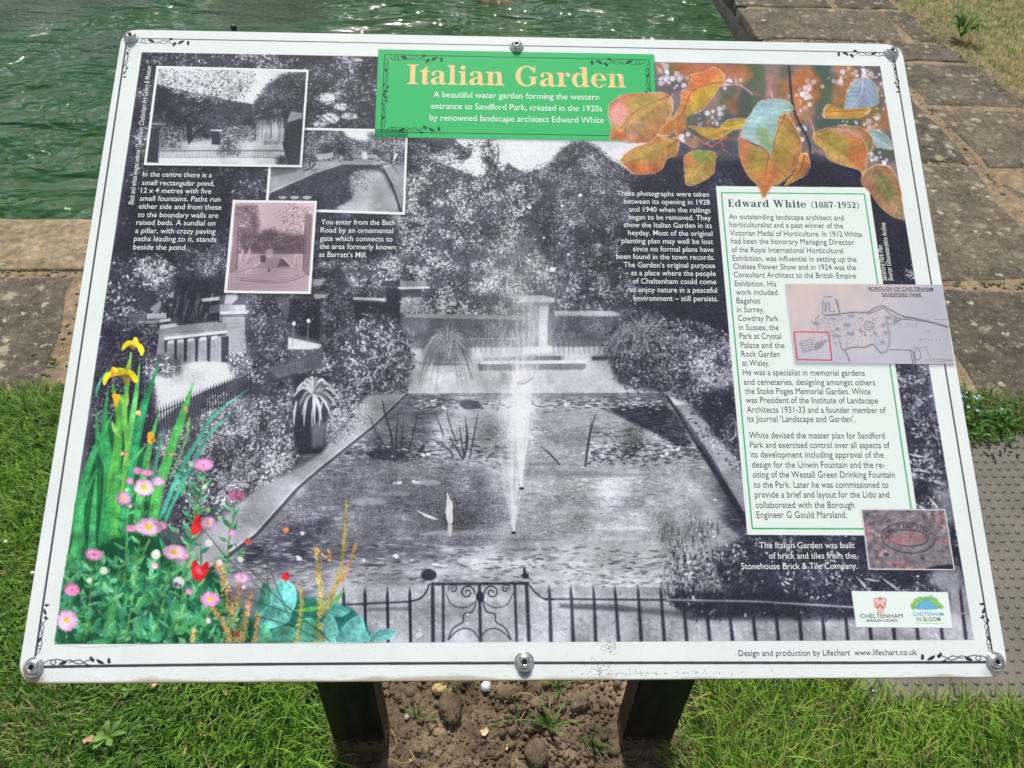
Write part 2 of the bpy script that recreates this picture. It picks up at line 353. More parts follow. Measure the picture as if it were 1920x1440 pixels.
# dark railing running down the left
F([(500, 690), (560, 672), (604, 650), (606, 690), (560, 700), (520, 710)], .4, .9, 2)
for x in np.arange(505, 606, 4.4): stroke([(x, 682 - (x - 505) * .26), (x + 1, 702 - (x - 505) * .14)], 1.1, G(.1), .9, clip=MK)
stroke([(505, 686), (560, 676), (604, 652)], 2, G(.15), .9, smooth=True, clip=MK)
for x in np.arange(296, 468, 5.2):
    yt = 772 - (x - 296) * .415; stroke([(x, yt - 9), (x + .5, yt), (x + 2, yt + 40 - (x - 296) * .02)], [.5, 2.6, 2.4], G(.10), .95, clip=MK)
stroke([(290, 778), (380, 738), (470, 702)], 2.2, G(.15), .95, clip=MK)
F([(300, 808), (345, 800), (470, 742), (470, 765), (400, 800), (320, 850), (290, 850)], .55, .6, 4)
foliage([(300, 815), (400, 780), (470, 745), (480, 800), (380, 880), (290, 900)], .5, 5.5, 1.1, .3, .35, .95, clip=MK, patch=22)
for x, y in ((551, 607), (578.5, 602)):
    F(crs([(x - 4, y), (x, y - 5), (x + 4, y), (x, y + 4)], 5), 1); stroke([(x, y + 4), (x - 3, y + 52)], 1.5, G(.6), .9, clip=MK)
# path left of the pond and its coping
F([(688, 742), (762, 737), (700, 806), (600, 884), (480, 1004), (340, 1090), (300, 1110), (330, 1040), (480, 920), (590, 860), (650, 800)], .66, 1, 3)
for _ in range(900):
    t = rng.random(); c = lerp((720, 742), (330, 1080), t); w = 12 + 70 * t
    x = c[0] + rng.uniform(-w, w * .6); y = c[1] + rng.uniform(-20, 20)
    stroke([(x, y), (x + rng.uniform(4, 18), y + .6)], 1, G(rng.uniform(.4, .95)), .35, clip=MK)
foliage([(620, 770), (685, 755), (690, 790), (640, 830), (600, 830)], .55, 4.5, .9, .35, .3, .9, clip=MK, under=False)
foliage([(470, 830), (560, 860), (500, 900), (420, 930), (400, 900)], .5, 6, 1.0, .35, .3, .9, clip=MK, under=False)
# big urn with agave
F([(552, 770), (612, 785), (610, 840), (600, 852), (560, 852), (550, 820)], .10, 1, 3); F([(584, 790), (610, 790), (606, 838), (585, 840)], .42, .9, 3)
F([(545, 700), (620, 705), (615, 790), (555, 790)], .12, 1, 4)
for a, L, g in [(-1.9, 30, .5), (-1.3, 42, .8), (-.9, 44, .9), (-.5, 46, .75), (-.15, 48, .9), (.2, 46, .6), (.6, 48, .95), (1.0, 50, .8), (1.4, 52, .85), (1.8, 48, .7), (2.3, 46, .85), (2.8, 48, .9), (-2.5, 40, .6), (3.1, 52, .9), (2.05, 40, .4), (.8, 36, .4)]:
    cx, cy = 588, 738
    m = (cx + math.sin(a) * L * .5, cy - math.cos(a) * L * .5 - 6); e = (cx + math.sin(a) * L * .95, cy - math.cos(a) * L * .8 + 16)
    stroke([(cx, cy), m, e], [3, 7, 1], G(g), .92, smooth=True, clip=MK)
for x in (556, 575, 590, 604): stroke([(x, 752), (x - 4, 775), (x - 5, 800)], [3, 5, 1], G(.8), .85, smooth=True, clip=MK)
foliage([(640, 705), (690, 700), (700, 735), (660, 745)], .5, 6, .9, .3, .3, .9, clip=MK, under=False)
# --- pond water
POND = [(762, 738), (1250, 737), (1310, 830), (1400, 975), (1420, 1100), (640, 1110), (430, 1100), (340, 1090), (480, 1004), (600, 884), (700, 806)]
PM = polymask(POND) * MK
fill(POND, G(.64), 1, 1, clip=MK)
def W(pts, g, a=1, soft=0): fill(pts, G(g), a, soft, clip=PM)
W([(762, 738), (1250, 737), (1262, 756), (750, 757)], .30, 1, 1.5)
W([(600, 884), (700, 806), (760, 745), (830, 760), (800, 850), (760, 870), (640, 900)], .34, .9, 8)
W([(480, 1004), (600, 884), (900, 880), (950, 960), (900, 1040), (700, 1060), (420, 1090)], .33, .85, 14)
W([(560, 980), (640, 960), (560, 1060), (440, 1060), (470, 1020)], .14, .8, 8)
W([(840, 740), (1130, 742), (1150, 800), (900, 840), (840, 800)], .66, .8, 12)
W(crs([(1145, 765), (1250, 760), (1300, 840), (1270, 838), (1225, 812), (1170, 785)], 5), .10, 1, 3)
W(crs([(1290, 880), (1330, 880), (1390, 960), (1395, 1010), (1340, 960), (1320, 930)], 5), .10, .9, 5)
W([(980, 880), (1330, 860), (1360, 960), (1240, 1100), (980, 1090)], .72, .8, 14)
W([(860, 1040), (1240, 1010), (1250, 1110), (900, 1110)], .85, .7, 10)
n = 9000; pos = scatter(POND, n)
nz = noise(CHT // 4, CW // 4, 60, 10, 4)
z = nz[np.clip((pos[:, 1] / 4).astype(int), 0, CHT // 4 - 1), np.clip((pos[:, 0] / 4).astype(int), 0, CW // 4 - 1)]
ds = (pos[:, 1] / CHT - .55) * 2.2 + .6
bg = IMG[pos[:, 1].astype(int).clip(0, CHT - 1), pos[:, 0].astype(int).clip(0, CW - 1)]
col = np.clip(bg + (z * .07 + rng.standard_normal(n) * .06)[:, None].astype(np.float32), .15, .92)
stamps(pos, 18 * rng.uniform(.4, 1.6, n), 2.6, rng.normal(0, .06, n), col, .75, PM)
n = 16000; pos = scatter([(700, 800), (1290, 800), (1330, 900), (1250, 1010), (900, 1020), (500, 1000), (600, 884)], n)
bg = IMG[pos[:, 1].astype(int), pos[:, 0].astype(int)]
col = np.clip(bg + (rng.standard_normal(n) * .10)[:, None].astype(np.float32), .15, .95)
stamps(pos, 4, 2.5, rng.normal(0, .3, n), col, .8, PM)
# light bands and lily pads
for cx, cy, w, h, g, a in [(1020, 905, 150, 8, .8, .5), (1150, 925, 120, 10, .85, .6), (1080, 960, 120, 8, .85, .5), (1170, 990, 110, 9, .95, .6), (1010, 1055, 130, 11, .9, .6), (1150, 1010, 100, 7, .95, .6), (880, 1000, 100, 10, .8, .4), (800, 905, 60, 9, .85, .5), (690, 940, 70, 14, .62, .7), (740, 925, 60, 10, .7, .5),
                           (870, 1052, 60, 9, .82, .8), (900, 1028, 50, 7, .78, .8), (850, 1030, 60, 8, .72, .8), (760, 1010, 36, 5, .7, .8), (830, 1000, 70, 8, .68, .5), (620, 1030, 80, 5, .5, .8), (660, 1052, 90, 5, .6, .7), (560, 1072, 70, 5, .6, .8), (700, 1072, 70, 5, .6, .8), (760, 1062, 60, 4, .5, .8), (540, 1088, 60, 5, .6, .8), (1010, 1085, 60, 10, .82, .8), (1090, 1072, 100, 9, .95, .8), (940, 1012, 60, 5, .5, .6),
                           (760, 1030, 80, 6, .25, .8), (600, 1050, 60, 5, .1, .9), (700, 1060, 50, 5, .12, .9), (800, 1045, 60, 4, .2, .8), (520, 1050, 50, 5, .12, .8), (850, 1088, 50, 5, .3, .7), (980, 1030, 60, 7, .35, .6), (1010, 870, 120, 6, .4, .5), (1120, 890, 200, 7, .42, .5), (1040, 885, 160, 6, .42, .4), (1070, 820, 110, 7, .42, .4), (1050, 845, 100, 4, .75, .5), (1000, 1012, 80, 6, .4, .5), (1180, 950, 90, 4, .45, .5)]:
    th = np.linspace(0, 2 * np.pi, 22, endpoint=False)
    W(np.c_[cx + w / 2 * np.cos(th) * (1 + .08 * np.sin(3 * th)), cy + h / 2 * np.sin(th)], g, a, 1.5)
n = 500; pos = np.c_[rng.uniform(780, 1250, n), rng.normal(758, 5, n)]
stamps(P(pos), 14 * rng.uniform(.4, 1.5, n), 3, 0, G(np.where(rng.random(n) < .5, rng.uniform(.1, .3, n), rng.uniform(.6, 1, n))), .8, PM)
n = 700; pos = np.c_[rng.uniform(1100, 1330, n), rng.normal(848, 9, n)]
stamps(P(pos), 14 * rng.uniform(.4, 1.5, n), 4, rng.normal(0, .2, n), G(np.where(rng.random(n) < .5, rng.uniform(.1, .3, n), rng.uniform(.6, 1, n))), .8, PM)
n = 420; pos = np.c_[rng.uniform(650, 960, n), rng.normal(846, 9, n)]
stamps(P(pos), 16 * rng.uniform(.4, 1.5, n), 4, rng.normal(0, .12, n), G(np.where(rng.random(n) < .6, rng.uniform(.05, .3, n), rng.uniform(.55, .9, n))), .7, PM)
n = 900; pos = scatter([(430, 1010), (1240, 1030), (1260, 1095), (420, 1100)], n)
stamps(pos, 20 * rng.uniform(.4, 1.6, n), 4, rng.normal(0, .08, n), G(np.where(rng.random(n) < .45, rng.uniform(.05, .35, n), rng.uniform(.5, .9, n))), .5, PM)
W(crs([(690, 848), (720, 842), (760, 852), (745, 862), (700, 860)], 5), .1, .9, 1); W(crs([(862, 752), (885, 750), (905, 762), (880, 768), (866, 764)], 5), .2, .9, 1)
for x, y, r in [(742, 1042, 8), (812, 752, 5), (835, 765, 6), (798, 852, 7), (562, 1047, 8), (567, 1000, 5), (818, 1058, 5), (682, 1050, 4), (775, 1050, 4), (738, 855, 4), (1062, 757, 6), (998, 830, 3), (1095, 850, 4), (960, 1095, 3), (1250, 850, 6), (1240, 855, 5), (1270, 843, 6), (1340, 937, 4), (745, 905, 5), (778, 903, 6), (1165, 1045, 3), (1022, 998, 3)]:
    for _ in range(4):
        dx, dy = rng.normal(0, r * .4, 2); th = np.linspace(0, 2 * np.pi, 8, endpoint=False)
        W(np.c_[x + dx + r * .55 * np.cos(th), y + dy * .5 + r * .4 * np.sin(th)], 1.0, .9)
# coping edge lines
stroke([(764, 738), (700, 800), (600, 880), (560, 915), (482, 1002), (400, 1064), (340, 1104)], [4, 6, 9], G(.16), .95, 1, clip=MK)
stroke([(761, 737), (697, 798), (596, 878), (555, 912), (477, 1000), (395, 1060)], [1.5, 2, 3], G(.85), .9, clip=MK)
stroke([(765, 736), (1245, 735)], 2, G(.85), .9, clip=MK)
# right-hand bank
F([(1250, 737), (1700, 700), (1826, 1200), (1400, 1110), (1400, 985), (1310, 830)], .16, 1, 3)
F(crs([(1252, 737), (1292, 738), (1300, 765), (1330, 800), (1390, 880), (1396, 960), (1380, 935), (1330, 850), (1275, 770)], 5), .62, 1, 2.5)
F([(1246, 736), (1284, 736), (1292, 758), (1262, 760)], .95, .9, 1)
foliage([(1270, 765), (1390, 760), (1396, 900), (1340, 850)], .45, 7, .7, .35, .25, .9, clip=MK, under=False)
stroke([(1248, 738), (1300, 822), (1360, 915), (1402, 985)], [5, 9, 14], G(.06), .95, 1, clip=MK)
foliage([(1130, 640), (1165, 600), (1200, 578), (1250, 590), (1300, 600), (1345, 620), (1380, 640), (1392, 740), (1300, 760), (1240, 735), (1160, 720)], .28, 7, 1.1, .25, .18, .78, clip=MK, patch=45)
F(crs([(1150, 690), (1200, 670), (1290, 690), (1300, 730), (1250, 734), (1170, 722)], 5), .10, .5, 10)
foliage([(1140, 660), (1200, 640), (1300, 650), (1310, 735), (1240, 738), (1150, 725)], .20, 7, .8, .28, .16, .75, clip=MK, under=False, patch=24)
foliage([(1280, 640), (1390, 640), (1396, 730), (1300, 720)], .45, 6, .9, .3, .3, .85, clip=MK, under=False)
tuft(1205, 660, 78, 88, 230, .2, .75)
foliage([(1160, 600), (1290, 600), (1360, 640), (1330, 700), (1180, 690)], .34, 6, .55, .3, .25, .85, clip=MK, under=False, patch=24)
tuft(1385, 730, 60, 55, 90, .1, .8)
foliage([(1310, 740), (1392, 720), (1398, 860), (1340, 820)], .14, 6, .9, .2, .15, .7, clip=MK)
tuft(1385, 820, 40, 70, 60, .1, .7)
# lower right: shrub reflections, dark planting
foliage([(1236, 1080), (1246, 1040), (1262, 1050), (1268, 985), (1284, 1010), (1292, 950), (1310, 1000), (1322, 965), (1350, 1020), (1400, 1030), (1430, 1110), (1330, 1120), (1262, 1116)], .5, 7.5, .95, .38, .35, .95, clip=MK, patch=26, asp=.4, under=False)
foliage([(1262, 1060), (1340, 1030), (1420, 1050), (1420, 1120), (1270, 1120)], .22, 8, .7, .3, .25, .85, clip=MK, patch=26, under=False)
foliage([(1330, 1040), (1405, 1000), (1620, 1000), (1826, 1060), (1826, 1150), (1380, 1150)], .16, 9, .8, .2, .12, .8, clip=MK, patch=50)
for _ in range(130):
    x, y = rng.uniform(1240, 1350), rng.uniform(970, 1110); stroke([(x, y), (x + rng.uniform(-4, 4), y + rng.uniform(8, 22))], [1, 3, 1], G(rng.uniform(.05, .7)), .7, clip=MK)
# strip right of the text panel
foliage([(1672, 683), (1735, 683), (1800, 1000), (1826, 1110), (1700, 960)], .26, 9, 1.1, .3, .2, .8, clip=MK, patch=35)
foliage([(1690, 520), (1710, 480), (1722, 535), (1690, 535)], .25, 7, .8, .2, .2, .9, clip=MK, under=False)
for a, b, g, w in [((1706, 852), (1735, 858), .85, 5), ((1708, 878), (1745, 886), .8, 6), ((1740, 930), (1762, 958), .85, 6), ((1718, 945), (1740, 960), .85, 5), ((1748, 900), (1775, 910), .7, 8), ((1752, 920), (1780, 930), .65, 8), ((1752, 800), (1762, 840), .7, 3), ((1756, 800), (1766, 838), .3, 2), ((1605, 1080), (1640, 1120), .8, 6), ((1620, 1085), (1650, 1090), .7, 5), ((1655, 1085), (1690, 1110), .8, 6), ((1470, 1105), (1478, 1112), .9, 4), ((1470, 1090), (1482, 1096), .9, 4)]:
    stroke([a, lerp(a, b, .5), b], [1, w, 1], G(g), .85, clip=MK)
F([(1758, 1060), (1800, 1060), (1810, 1110), (1770, 1112), (1740, 1090)], .62, .8, 6)
F([(1745, 915), (1785, 915), (1800, 1000), (1765, 960)], .5, .7, 6)
# bottom ground behind the fence
F(crs([(600, 1104), (760, 1098), (1000, 1100), (1240, 1104), (1262, 1130), (1290, 1160), (1450, 1164), (1600, 1162), (1830, 1150), (1830, 1215), (600, 1215)], 5), .68, 1, 3)
F([(1780, 1100), (1830, 1100), (1840, 1210), (1780, 1210)], .72, .9, 5)
foliage([(1240, 1110), (1620, 1110), (1640, 1158), (1290, 1158)], .10, 8, .7, .12, .05, .8, clip=MK)
foliage([(1240, 1075), (1330, 1070), (1330, 1130), (1262, 1120)], .42, 8, .9, .35, .25, .8, clip=MK, under=False)
n = 2600; pos = scatter([(640, 1100), (1240, 1110), (1290, 1165), (1826, 1165), (1826, 1200), (620, 1204)], n)
bg = IMG[pos[:, 1].astype(int), pos[:, 0].astype(int)]
stamps(pos, 11 * rng.uniform(.4, 1.6, n), 5, rng.normal(.4, .8, n), np.clip(bg + (rng.standard_normal(n) * .06)[:, None].astype(np.float32), 0, 1), .6, MK)
F([(820, 1118), (980, 1118), (1240, 1120), (1240, 1132), (1150, 1128), (820, 1130)], .95, .5, 4)
F([(1048, 1132), (1160, 1134), (1200, 1142), (1180, 1148), (1050, 1140)], .22, .85, 2); F([(1160, 1138), (1300, 1146), (1300, 1160), (1200, 1150)], .3, .8, 3)
F([(690, 1140), (770, 1138), (770, 1144), (690, 1146)], .3, .8, 2)
# nozzle blobs near the gate top
for x, y, r in [(804, 1078, 15), (985, 1080, 7)]:
    th = np.linspace(0, 2 * np.pi, 14, endpoint=False); F(np.c_[x + r * np.cos(th), y + r * .75 * np.sin(th)], .04, 1, 1)
stroke([(983, 1064), (985, 1084)], [3, 8], G(.05), 1, clip=MK)
# fence and gate
D = G(.06)
def bar(x0, y0, x1, y1, w, g=.06): stroke([(x0, y0), (x1, y1)], w, G(g), .96, .5, clip=MK)
for i, (xt, xb) in enumerate([(644, 647), (684, 686), (726, 728), (768, 770)]):
    stroke([(xt, 1100), (xt + .3, 1116), (xb, 1205)], [.6, 5.5, 5.5], D, .96, .4, clip=MK)
bar(640, 1134, 770, 1128, 3.4); stroke([(768, 1128), (788, 1122), (800, 1108), (805, 1094)], 3, D, .96, smooth=True, clip=MK)
bar(811, 1092, 812, 1205, 6.5); bar(831, 1096, 831, 1205, 4.5); bar(899, 1096, 901, 1205, 5.5); bar(965, 1096, 969, 1205, 4.5); bar(987, 1092, 992, 1205, 6.5)
bar(808, 1095, 992, 1094, 4.6)
for s, cx in ((1, 0), (-1, 1798)):
    X = lambda x: cx + s * x
    def spiral(x, y, r, turns, a0, w, dr):
        t = np.linspace(0, 1, 26); a = a0 + dr * t * turns * 2 * np.pi
        return np.c_[X(x) + s * r * (1 - t * .85) * np.cos(a), y + r * (1 - t * .85) * np.sin(a)]
    for arr, w in ((spiral(876, 1111, 14, 1.6, 0.2, 0, -1), 3), (spiral(850, 1104, 9, 1.5, 2.8, 0, 1), 2.6)): strokec(P(arr), w, D, .95, .4, MK)
    stroke([(X(836), 1112), (X(848), 1134), (X(872), 1139), (X(890), 1128), (X(898), 1112)], 2, G(.2), .9, smooth=True, clip=MK)
    stroke([(X(893), 1128), (X(886), 1146), (X(870), 1152), (X(868), 1166), (X(850), 1178), (X(840), 1200)], 2.6, G(.12), .9, smooth=True, clip=MK)
    stroke([(X(840), 1200), (X(856), 1184), (X(872), 1178), (X(888), 1184), (X(898), 1198)], 2.4, G(.15), .9, smooth=True, clip=MK)
F(crs([(892, 1116), (900, 1108), (908, 1116), (905, 1128), (896, 1128)], 4), .05)
fx = [(1029, 1033), (1069.5, 1075), (1112, 1117), (1152.5, 1160), (1195.5, 1202.5), (1238, 1246), (1279, 1288), (1321, 1331), (1363, 1374), (1407, 1417), (1450, 1460), (1494, 1503), (1538, 1546), (1581, 1590), (1624, 1634), (1668, 1678), (1712, 1722), (1756, 1768), (1800, 1812)]
for i, (xt, xb) in enumerate(fx):
    stroke([(xt, 1096), (xt + 1, 1112), (xt + 2, 1124), (xb, 1205)], [.7, 5, 4, 6, 7], G(.08), .95, .5, clip=MK)
stroke([(992, 1096), (1003, 1110), (1020, 1123), (1040, 1124)], 2.6, D, .95, smooth=True, clip=MK)
bar(1020, 1123, 1250, 1125, 3.4, .1); bar(1250, 1125, 1420, 1128, 3.4, .72); bar(1420, 1128, 1826, 1151, 3.6, .6); bar(1250, 1127.5, 1450, 1131, 2, .1)
# reeds
for l, w in [([(692, 778), (705, 810), (726, 845), (733, 866)], 3), ([(716, 745), (722, 780), (735, 820), (738, 866)], 3), ([(717, 750), (730, 800), (736, 850)], 2), ([(746, 770), (743, 820), (741, 866)], 3.4), ([(757, 775), (754, 820), (751, 850)], 2.6), ([(787, 762), (778, 800), (765, 850)], 2.6), ([(812, 768), (826, 800), (832, 818)], 2.6),
             ([(838, 765), (842, 790), (858, 835)], 2.4), ([(828, 828), (846, 850), (850, 860)], 3), ([(842, 818), (856, 840), (868, 862)], 4), ([(872, 780), (876, 820), (870, 858)], 5), ([(897, 768), (890, 810), (880, 862)], 2.6), ([(860, 790), (866, 830), (870, 860)], 3), ([(1012, 836), (1030, 850), (1050, 872)], 3.6), ([(1118, 775), (1108, 805), (1102, 840), (1097, 876)], [1, 4, 5, 4]), ([(1107, 783), (1108, 800), (1106, 820)], 2.2), ([(1108, 822), (1124, 811), (1140, 816), (1168, 850)], 1.6), ([(820, 822), (812, 810), (828, 808)], 1.4)]:
    stroke(l, w if not np.isscalar(w) else [.6, w, w], G(.14), .9, smooth=True, clip=MK)
F([(782, 848), (795, 830), (797, 840), (790, 848)], .08, .9, .5)
for _ in range(70):
    stroke([(rng.uniform(1290, 1330), rng.uniform(850, 1090))] * 1 + [(rng.uniform(1290, 1330), rng.uniform(850, 1090))], .6, G(.5), .1, clip=MK)
# statue-like sundial pillar with its cap
F([(972, 558), (986, 554), (1020, 554), (1040, 559), (1039, 567), (974, 567)], .95, .85, 1); F([(978, 567), (1034, 567), (1030, 574), (982, 573)], .55, .8, 1)
F([(990, 573), (1014, 573), (1010, 650), (988, 650)], .58, .85, 1.5); F([(1012, 573), (1028, 574), (1026, 650), (1010, 650)], .9, .9, 1.5)
for k in range(11): stroke([(992, 578 + k * 7), (1010, 578 + k * 7)], 1, G(.4), .6, clip=MK)
F([(980, 652), (1034, 648), (1037, 661), (982, 664)], 1.0, .9, 1.5)
# fountain mist and jets
for r_, a_ in ((30, .12), (18, .08)):
    F(crs([(898, 520), (925, 455), (965, 425), (1010, 452), (1042, 520), (1036, 610), (1008, 720), (985, 800), (955, 790), (925, 700)], 5), .92, a_, r_)
for _ in range(5200):
    t = rng.random() ** .9; y = 440 + t * 400
    x = 968 + rng.normal(0, 50 * (1 - t) ** .6 + 8); L = rng.uniform(3, 14)
    stroke([(x, y), (x + (x - 965) * .02, y + L)], rng.uniform(.8, 1.9), G(rng.uniform(.7, 1.05)), rng.uniform(.10, .34), clip=MK)
for x0, y0, x1, x2, yt, nn_ in ((963, 998, 932, 992, 690, 60), (977, 915, 955, 1012, 500, 60)):
    F([(x0 - 3, y0), (x0 + 3, y0), (x2 - 8, yt + 60), (x1 + 8, yt + 60)], .95, .12, 6)
    for k in range(nn_):
        t = rng.beta(1.3, 1.3); xt = x1 + (x2 - x1) * t; yy = yt + abs(t - .5) * 200 + rng.uniform(0, 110); ys_ = y0 - rng.uniform(0, 120) * (rng.random() < .4)
        f_ = (y0 - ys_) / (y0 - yt); xs_ = x0 + (xt - x0) * f_ ** 1.2
        stroke([(xs_, ys_), lerp((xs_, ys_), (xt, yy), .5) + np.array([(t - .5) * 9, 0]), (xt, yy)], [1.8, 1.4, .8], G(rng.uniform(.85, 1.1)), rng.uniform(.12, .42), rng.choice([0, .8]), clip=MK)
for x, y in ((963, 999), (978, 916)): F(crs([(x - 5, y), (x, y - 3), (x + 5, y), (x, y + 3)], 4), .1)
# soften like an enlarged old photograph, lift the contrast, break the greys into light and dark masses
def photo_finish(mask, soft, con, mid, mass, grain, gsz=1):
    ys_, xs_ = np.nonzero(mask > .01); y0, y1, x0, x1 = ys_.min(), ys_.max() + 1, xs_.min(), xs_.max() + 1
    sub = IMG[y0:y1, x0:x1].copy(); m = mask[y0:y1, x0:x1, None]
    b = blur(sub, 1); b = sub * (1 - soft) + b * soft
    lum = b.mean(-1, keepdims=True)
    if mass:
        z = noise(y1 - y0, x1 - x0, 70, octaves=4)[..., None]; b = b * (1 + mass * z * np.clip(1.35 - np.abs(lum - .45) * 2, 0, 1))
    g = (b - mid) * con + mid
    lo = G0 * 1.0; g = lo + np.maximum(g - lo, 0) + np.minimum(g - lo, 0) * .25
    hi_ = G1 * 1.03; g = np.where(g > hi_, hi_ + (g - hi_) * .2, g)
    gr = rng.standard_normal((y1 - y0, x1 - x0)).astype(np.float32); gr = (gr + blur(gr, 1) * 2.2) * grain
    g = g + gr[..., None]
    IMG[y0:y1, x0:x1] = sub + (g - sub) * m
photo_finish(MK, .26, 1.18, .50, .09, .020)
# ---------------------------------------------------------------- inset photographs
PALE = C3((228, 233, 234))
def inset(outer, inner):
    q = np.array(outer, float); c = q.mean(0)
    fill(q + (3.5, 4), C3((20, 20, 30)), .35, 3)
    fill(outer, PALE)
    return polymask(inner)
def shift(fn_clip):
    pass
# second: the long pool
O2 = [(509, 238.5), (765, 243), (759.5, 403), (497, 395)]; I2 = [(514, 243), (760.5, 247.5), (755, 398), (502, 390)]
k2 = inset(O2, I2)
fill(I2, G(.34), clip=k2)
fill([(640, 244), (715, 246), (715, 262), (680, 268), (650, 258)], G(1), 1, 3, clip=k2)
foliage([(505, 240), (580, 240), (640, 246), (655, 262), (690, 268), (765, 262), (762, 305), (590, 318), (505, 320)], .34, 4.5, 1.2, .25, .25, .8, clip=k2, patch=22)
foliage([(690, 250), (762, 252), (762, 280), (700, 280)], .45, 4, 1.1, .25, .3, .9, clip=k2, patch=16)
for cx, cy, r in ((612, 280, 15), (640, 285, 10), (705, 285, 8)): fill(crs([(cx - r, cy), (cx, cy - r * .7), (cx + r, cy), (cx, cy + r * .6)], 5), G(.10), .7, 2, clip=k2)
fill([(592, 290), (625, 286), (625, 296), (596, 300)], G(.85), .9, 1, clip=k2); fill([(664, 290), (706, 290), (708, 297), (664, 296)], G(.7), .9, clip=k2)
for x in np.arange(594, 626, 4): stroke([(x, 288), (x, 297)], 1.4, G(.3), .8, clip=k2)
for x in np.arange(666, 706, 4): stroke([(x, 291), (x, 296)], 1.2, G(.3), .8, clip=k2)
fill([(679, 285), (688, 285), (690, 300), (679, 300)], G(.85), 1, clip=k2); fill([(664, 299), (696, 299), (698, 303), (660, 303)], G(.55), 1, clip=k2)
fill([(600, 302), (720, 303), (722, 308), (640, 309), (590, 322), (505, 362), (500, 390), (505, 322)], G(.62), 1, 1.5, clip=k2)
fill([(505, 316), (560, 312), (556, 322), (506, 332)], G(.35), .8, 2, clip=k2)
fill([(716, 306), (764, 312), (762, 400), (742, 396), (722, 330)], G(.55), 1, 1.5, clip=k2)
fill([(640, 309), (716, 310), (736, 345), (754, 396), (500, 390), (506, 366), (590, 326)], G(.16), 1, .7, clip=k2)
fill(crs([(668, 322), (712, 322), (728, 345), (746, 396), (650, 398), (632, 390), (660, 372), (655, 340)], 5), G(.72), .95, 4, clip=k2)
foliage([(510, 360), (600, 330), (662, 318), (670, 360), (640, 395), (505, 390)], .10, 5, .8, .15, .06, .5, clip=k2, under=False, patch=20)
foliage([(655, 322), (700, 320), (690, 350), (662, 360)], .4, 4, .8, .25, .3, .9, clip=k2, under=False)
stroke([(716, 309), (734, 345), (752, 398)], [1.5, 3, 4], G(.06), .95, clip=k2)
stroke([(640, 309), (590, 324), (503, 362)], [1.2, 2, 3], G(.85), .9, clip=k2)
for cx, cy, r in ((583, 318, 15), (635, 300, 10), (735, 308, 22)):
    for _ in range(60):
        a = rng.normal(0, .9); stroke([(cx, cy), (cx + r * math.sin(a), cy - r * math.cos(a))], [2, 1], G(rng.choice([.08, .2, .75, .95])), .85, clip=k2)
for cx in (530, 552, 576): fill(crs([(cx - 9, 370), (cx, 367), (cx + 9, 370), (cx, 374)], 4), G(.7), .9, clip=k2)
for cx, cy in ((640, 388), (655, 382), (690, 378), (710, 385), (560, 380)): fill(crs([(cx - 9, cy), (cx, cy - 2), (cx + 9, cy), (cx, cy + 2)], 4), G(.8), .6, 1, clip=k2)
# first: gate pillars, fountain and sundial
O1 = [(293.5, 123.5), (579, 131), (566, 314), (269.5, 310)]; I1 = [(298, 128), (574.5, 135.5), (562, 309.5), (275, 305.5)]
k1 = inset(O1, I1)
fill(I1, G(.30), clip=k1)
fill([(296, 126), (575, 135), (572, 150), (545, 150), (500, 190), (470, 196), (440, 190), (395, 180), (350, 172), (296, 158)], G(1), 1, 1, clip=k1)
fill([(290, 158), (350, 172), (400, 190), (470, 195), (480, 240), (440, 260), (282, 262)], G(.10), 1, 2, clip=k1)
fill([(395, 190), (468, 194), (470, 212), (440, 250), (380, 230)], G(.28), .7, 5, clip=k1)
foliage([(300, 130), (470, 132), (480, 150), (455, 185), (400, 195), (330, 176), (300, 162)], .38, 5, 1.1, .3, .3, .95, clip=k1, patch=30, under=False)
foliage([(285, 175), (450, 195), (475, 225), (440, 250), (282, 250)], .14, 5, .9, .18, .06, .6, clip=k1, patch=30, under=False)
foliage([(478, 195), (500, 160), (530, 140), (575, 134), (572, 240), (520, 240), (478, 222)], .16, 5, 1.1, .16, .10, .7, clip=k1, patch=30)
fill([(278, 262), (440, 258), (545, 262), (545, 285), (278, 285)], G(.62), .9, 2, clip=k1)
fill([(275, 284), (545, 284), (560, 312), (275, 308)], G(.95), 1, 1, clip=k1)
fill([(300, 270), (420, 262), (545, 268), (545, 282), (300, 284)], G(.85), .8, 2, clip=k1)
foliage([(282, 236), (470, 238), (470, 262), (282, 262)], .28, 4.5, 1, .25, .2, .8, clip=k1, under=False)
for cx, cy, rx, ry in ((320, 278, 20, 34), (430, 290, 20, 44), (462, 262, 14, 26), (478, 262, 10, 22), (508, 268, 14, 24)):
    foliage([(cx - rx, cy), (cx - rx * .7, cy - ry * .7), (cx, cy - ry), (cx + rx * .7, cy - ry * .7), (cx + rx, cy)], .45, 4, 1.2, .3, .4, 1, clip=k1, patch=12)
fill([(351, 232), (358, 226), (362, 262), (354, 272), (350, 255)], G(.08), .9, 1, clip=k1)
fill([(398, 246), (414, 246), (413, 272), (397, 271)], G(.12), 1, clip=k1); fill([(395, 242), (416, 243), (416, 247), (395, 246)], G(.75), 1, clip=k1)
for x in np.arange(300, 545, 3.9): stroke([(x, 281 if x > 320 else 283), (x - .6, 296)], 1, G(.15), .9, clip=k1)
stroke([(300, 283), (545, 283)], 1.2, G(.2), .9, clip=k1); stroke([(300, 295), (545, 296)], 1, G(.3), .8, clip=k1)
fill([(276, 240), (299, 242), (297, 306), (273, 304)], G(.14), 1, .5, clip=k1); fill([(283, 230), (312, 232), (310, 235), (283, 234)], G(.6), .9, clip=k1)
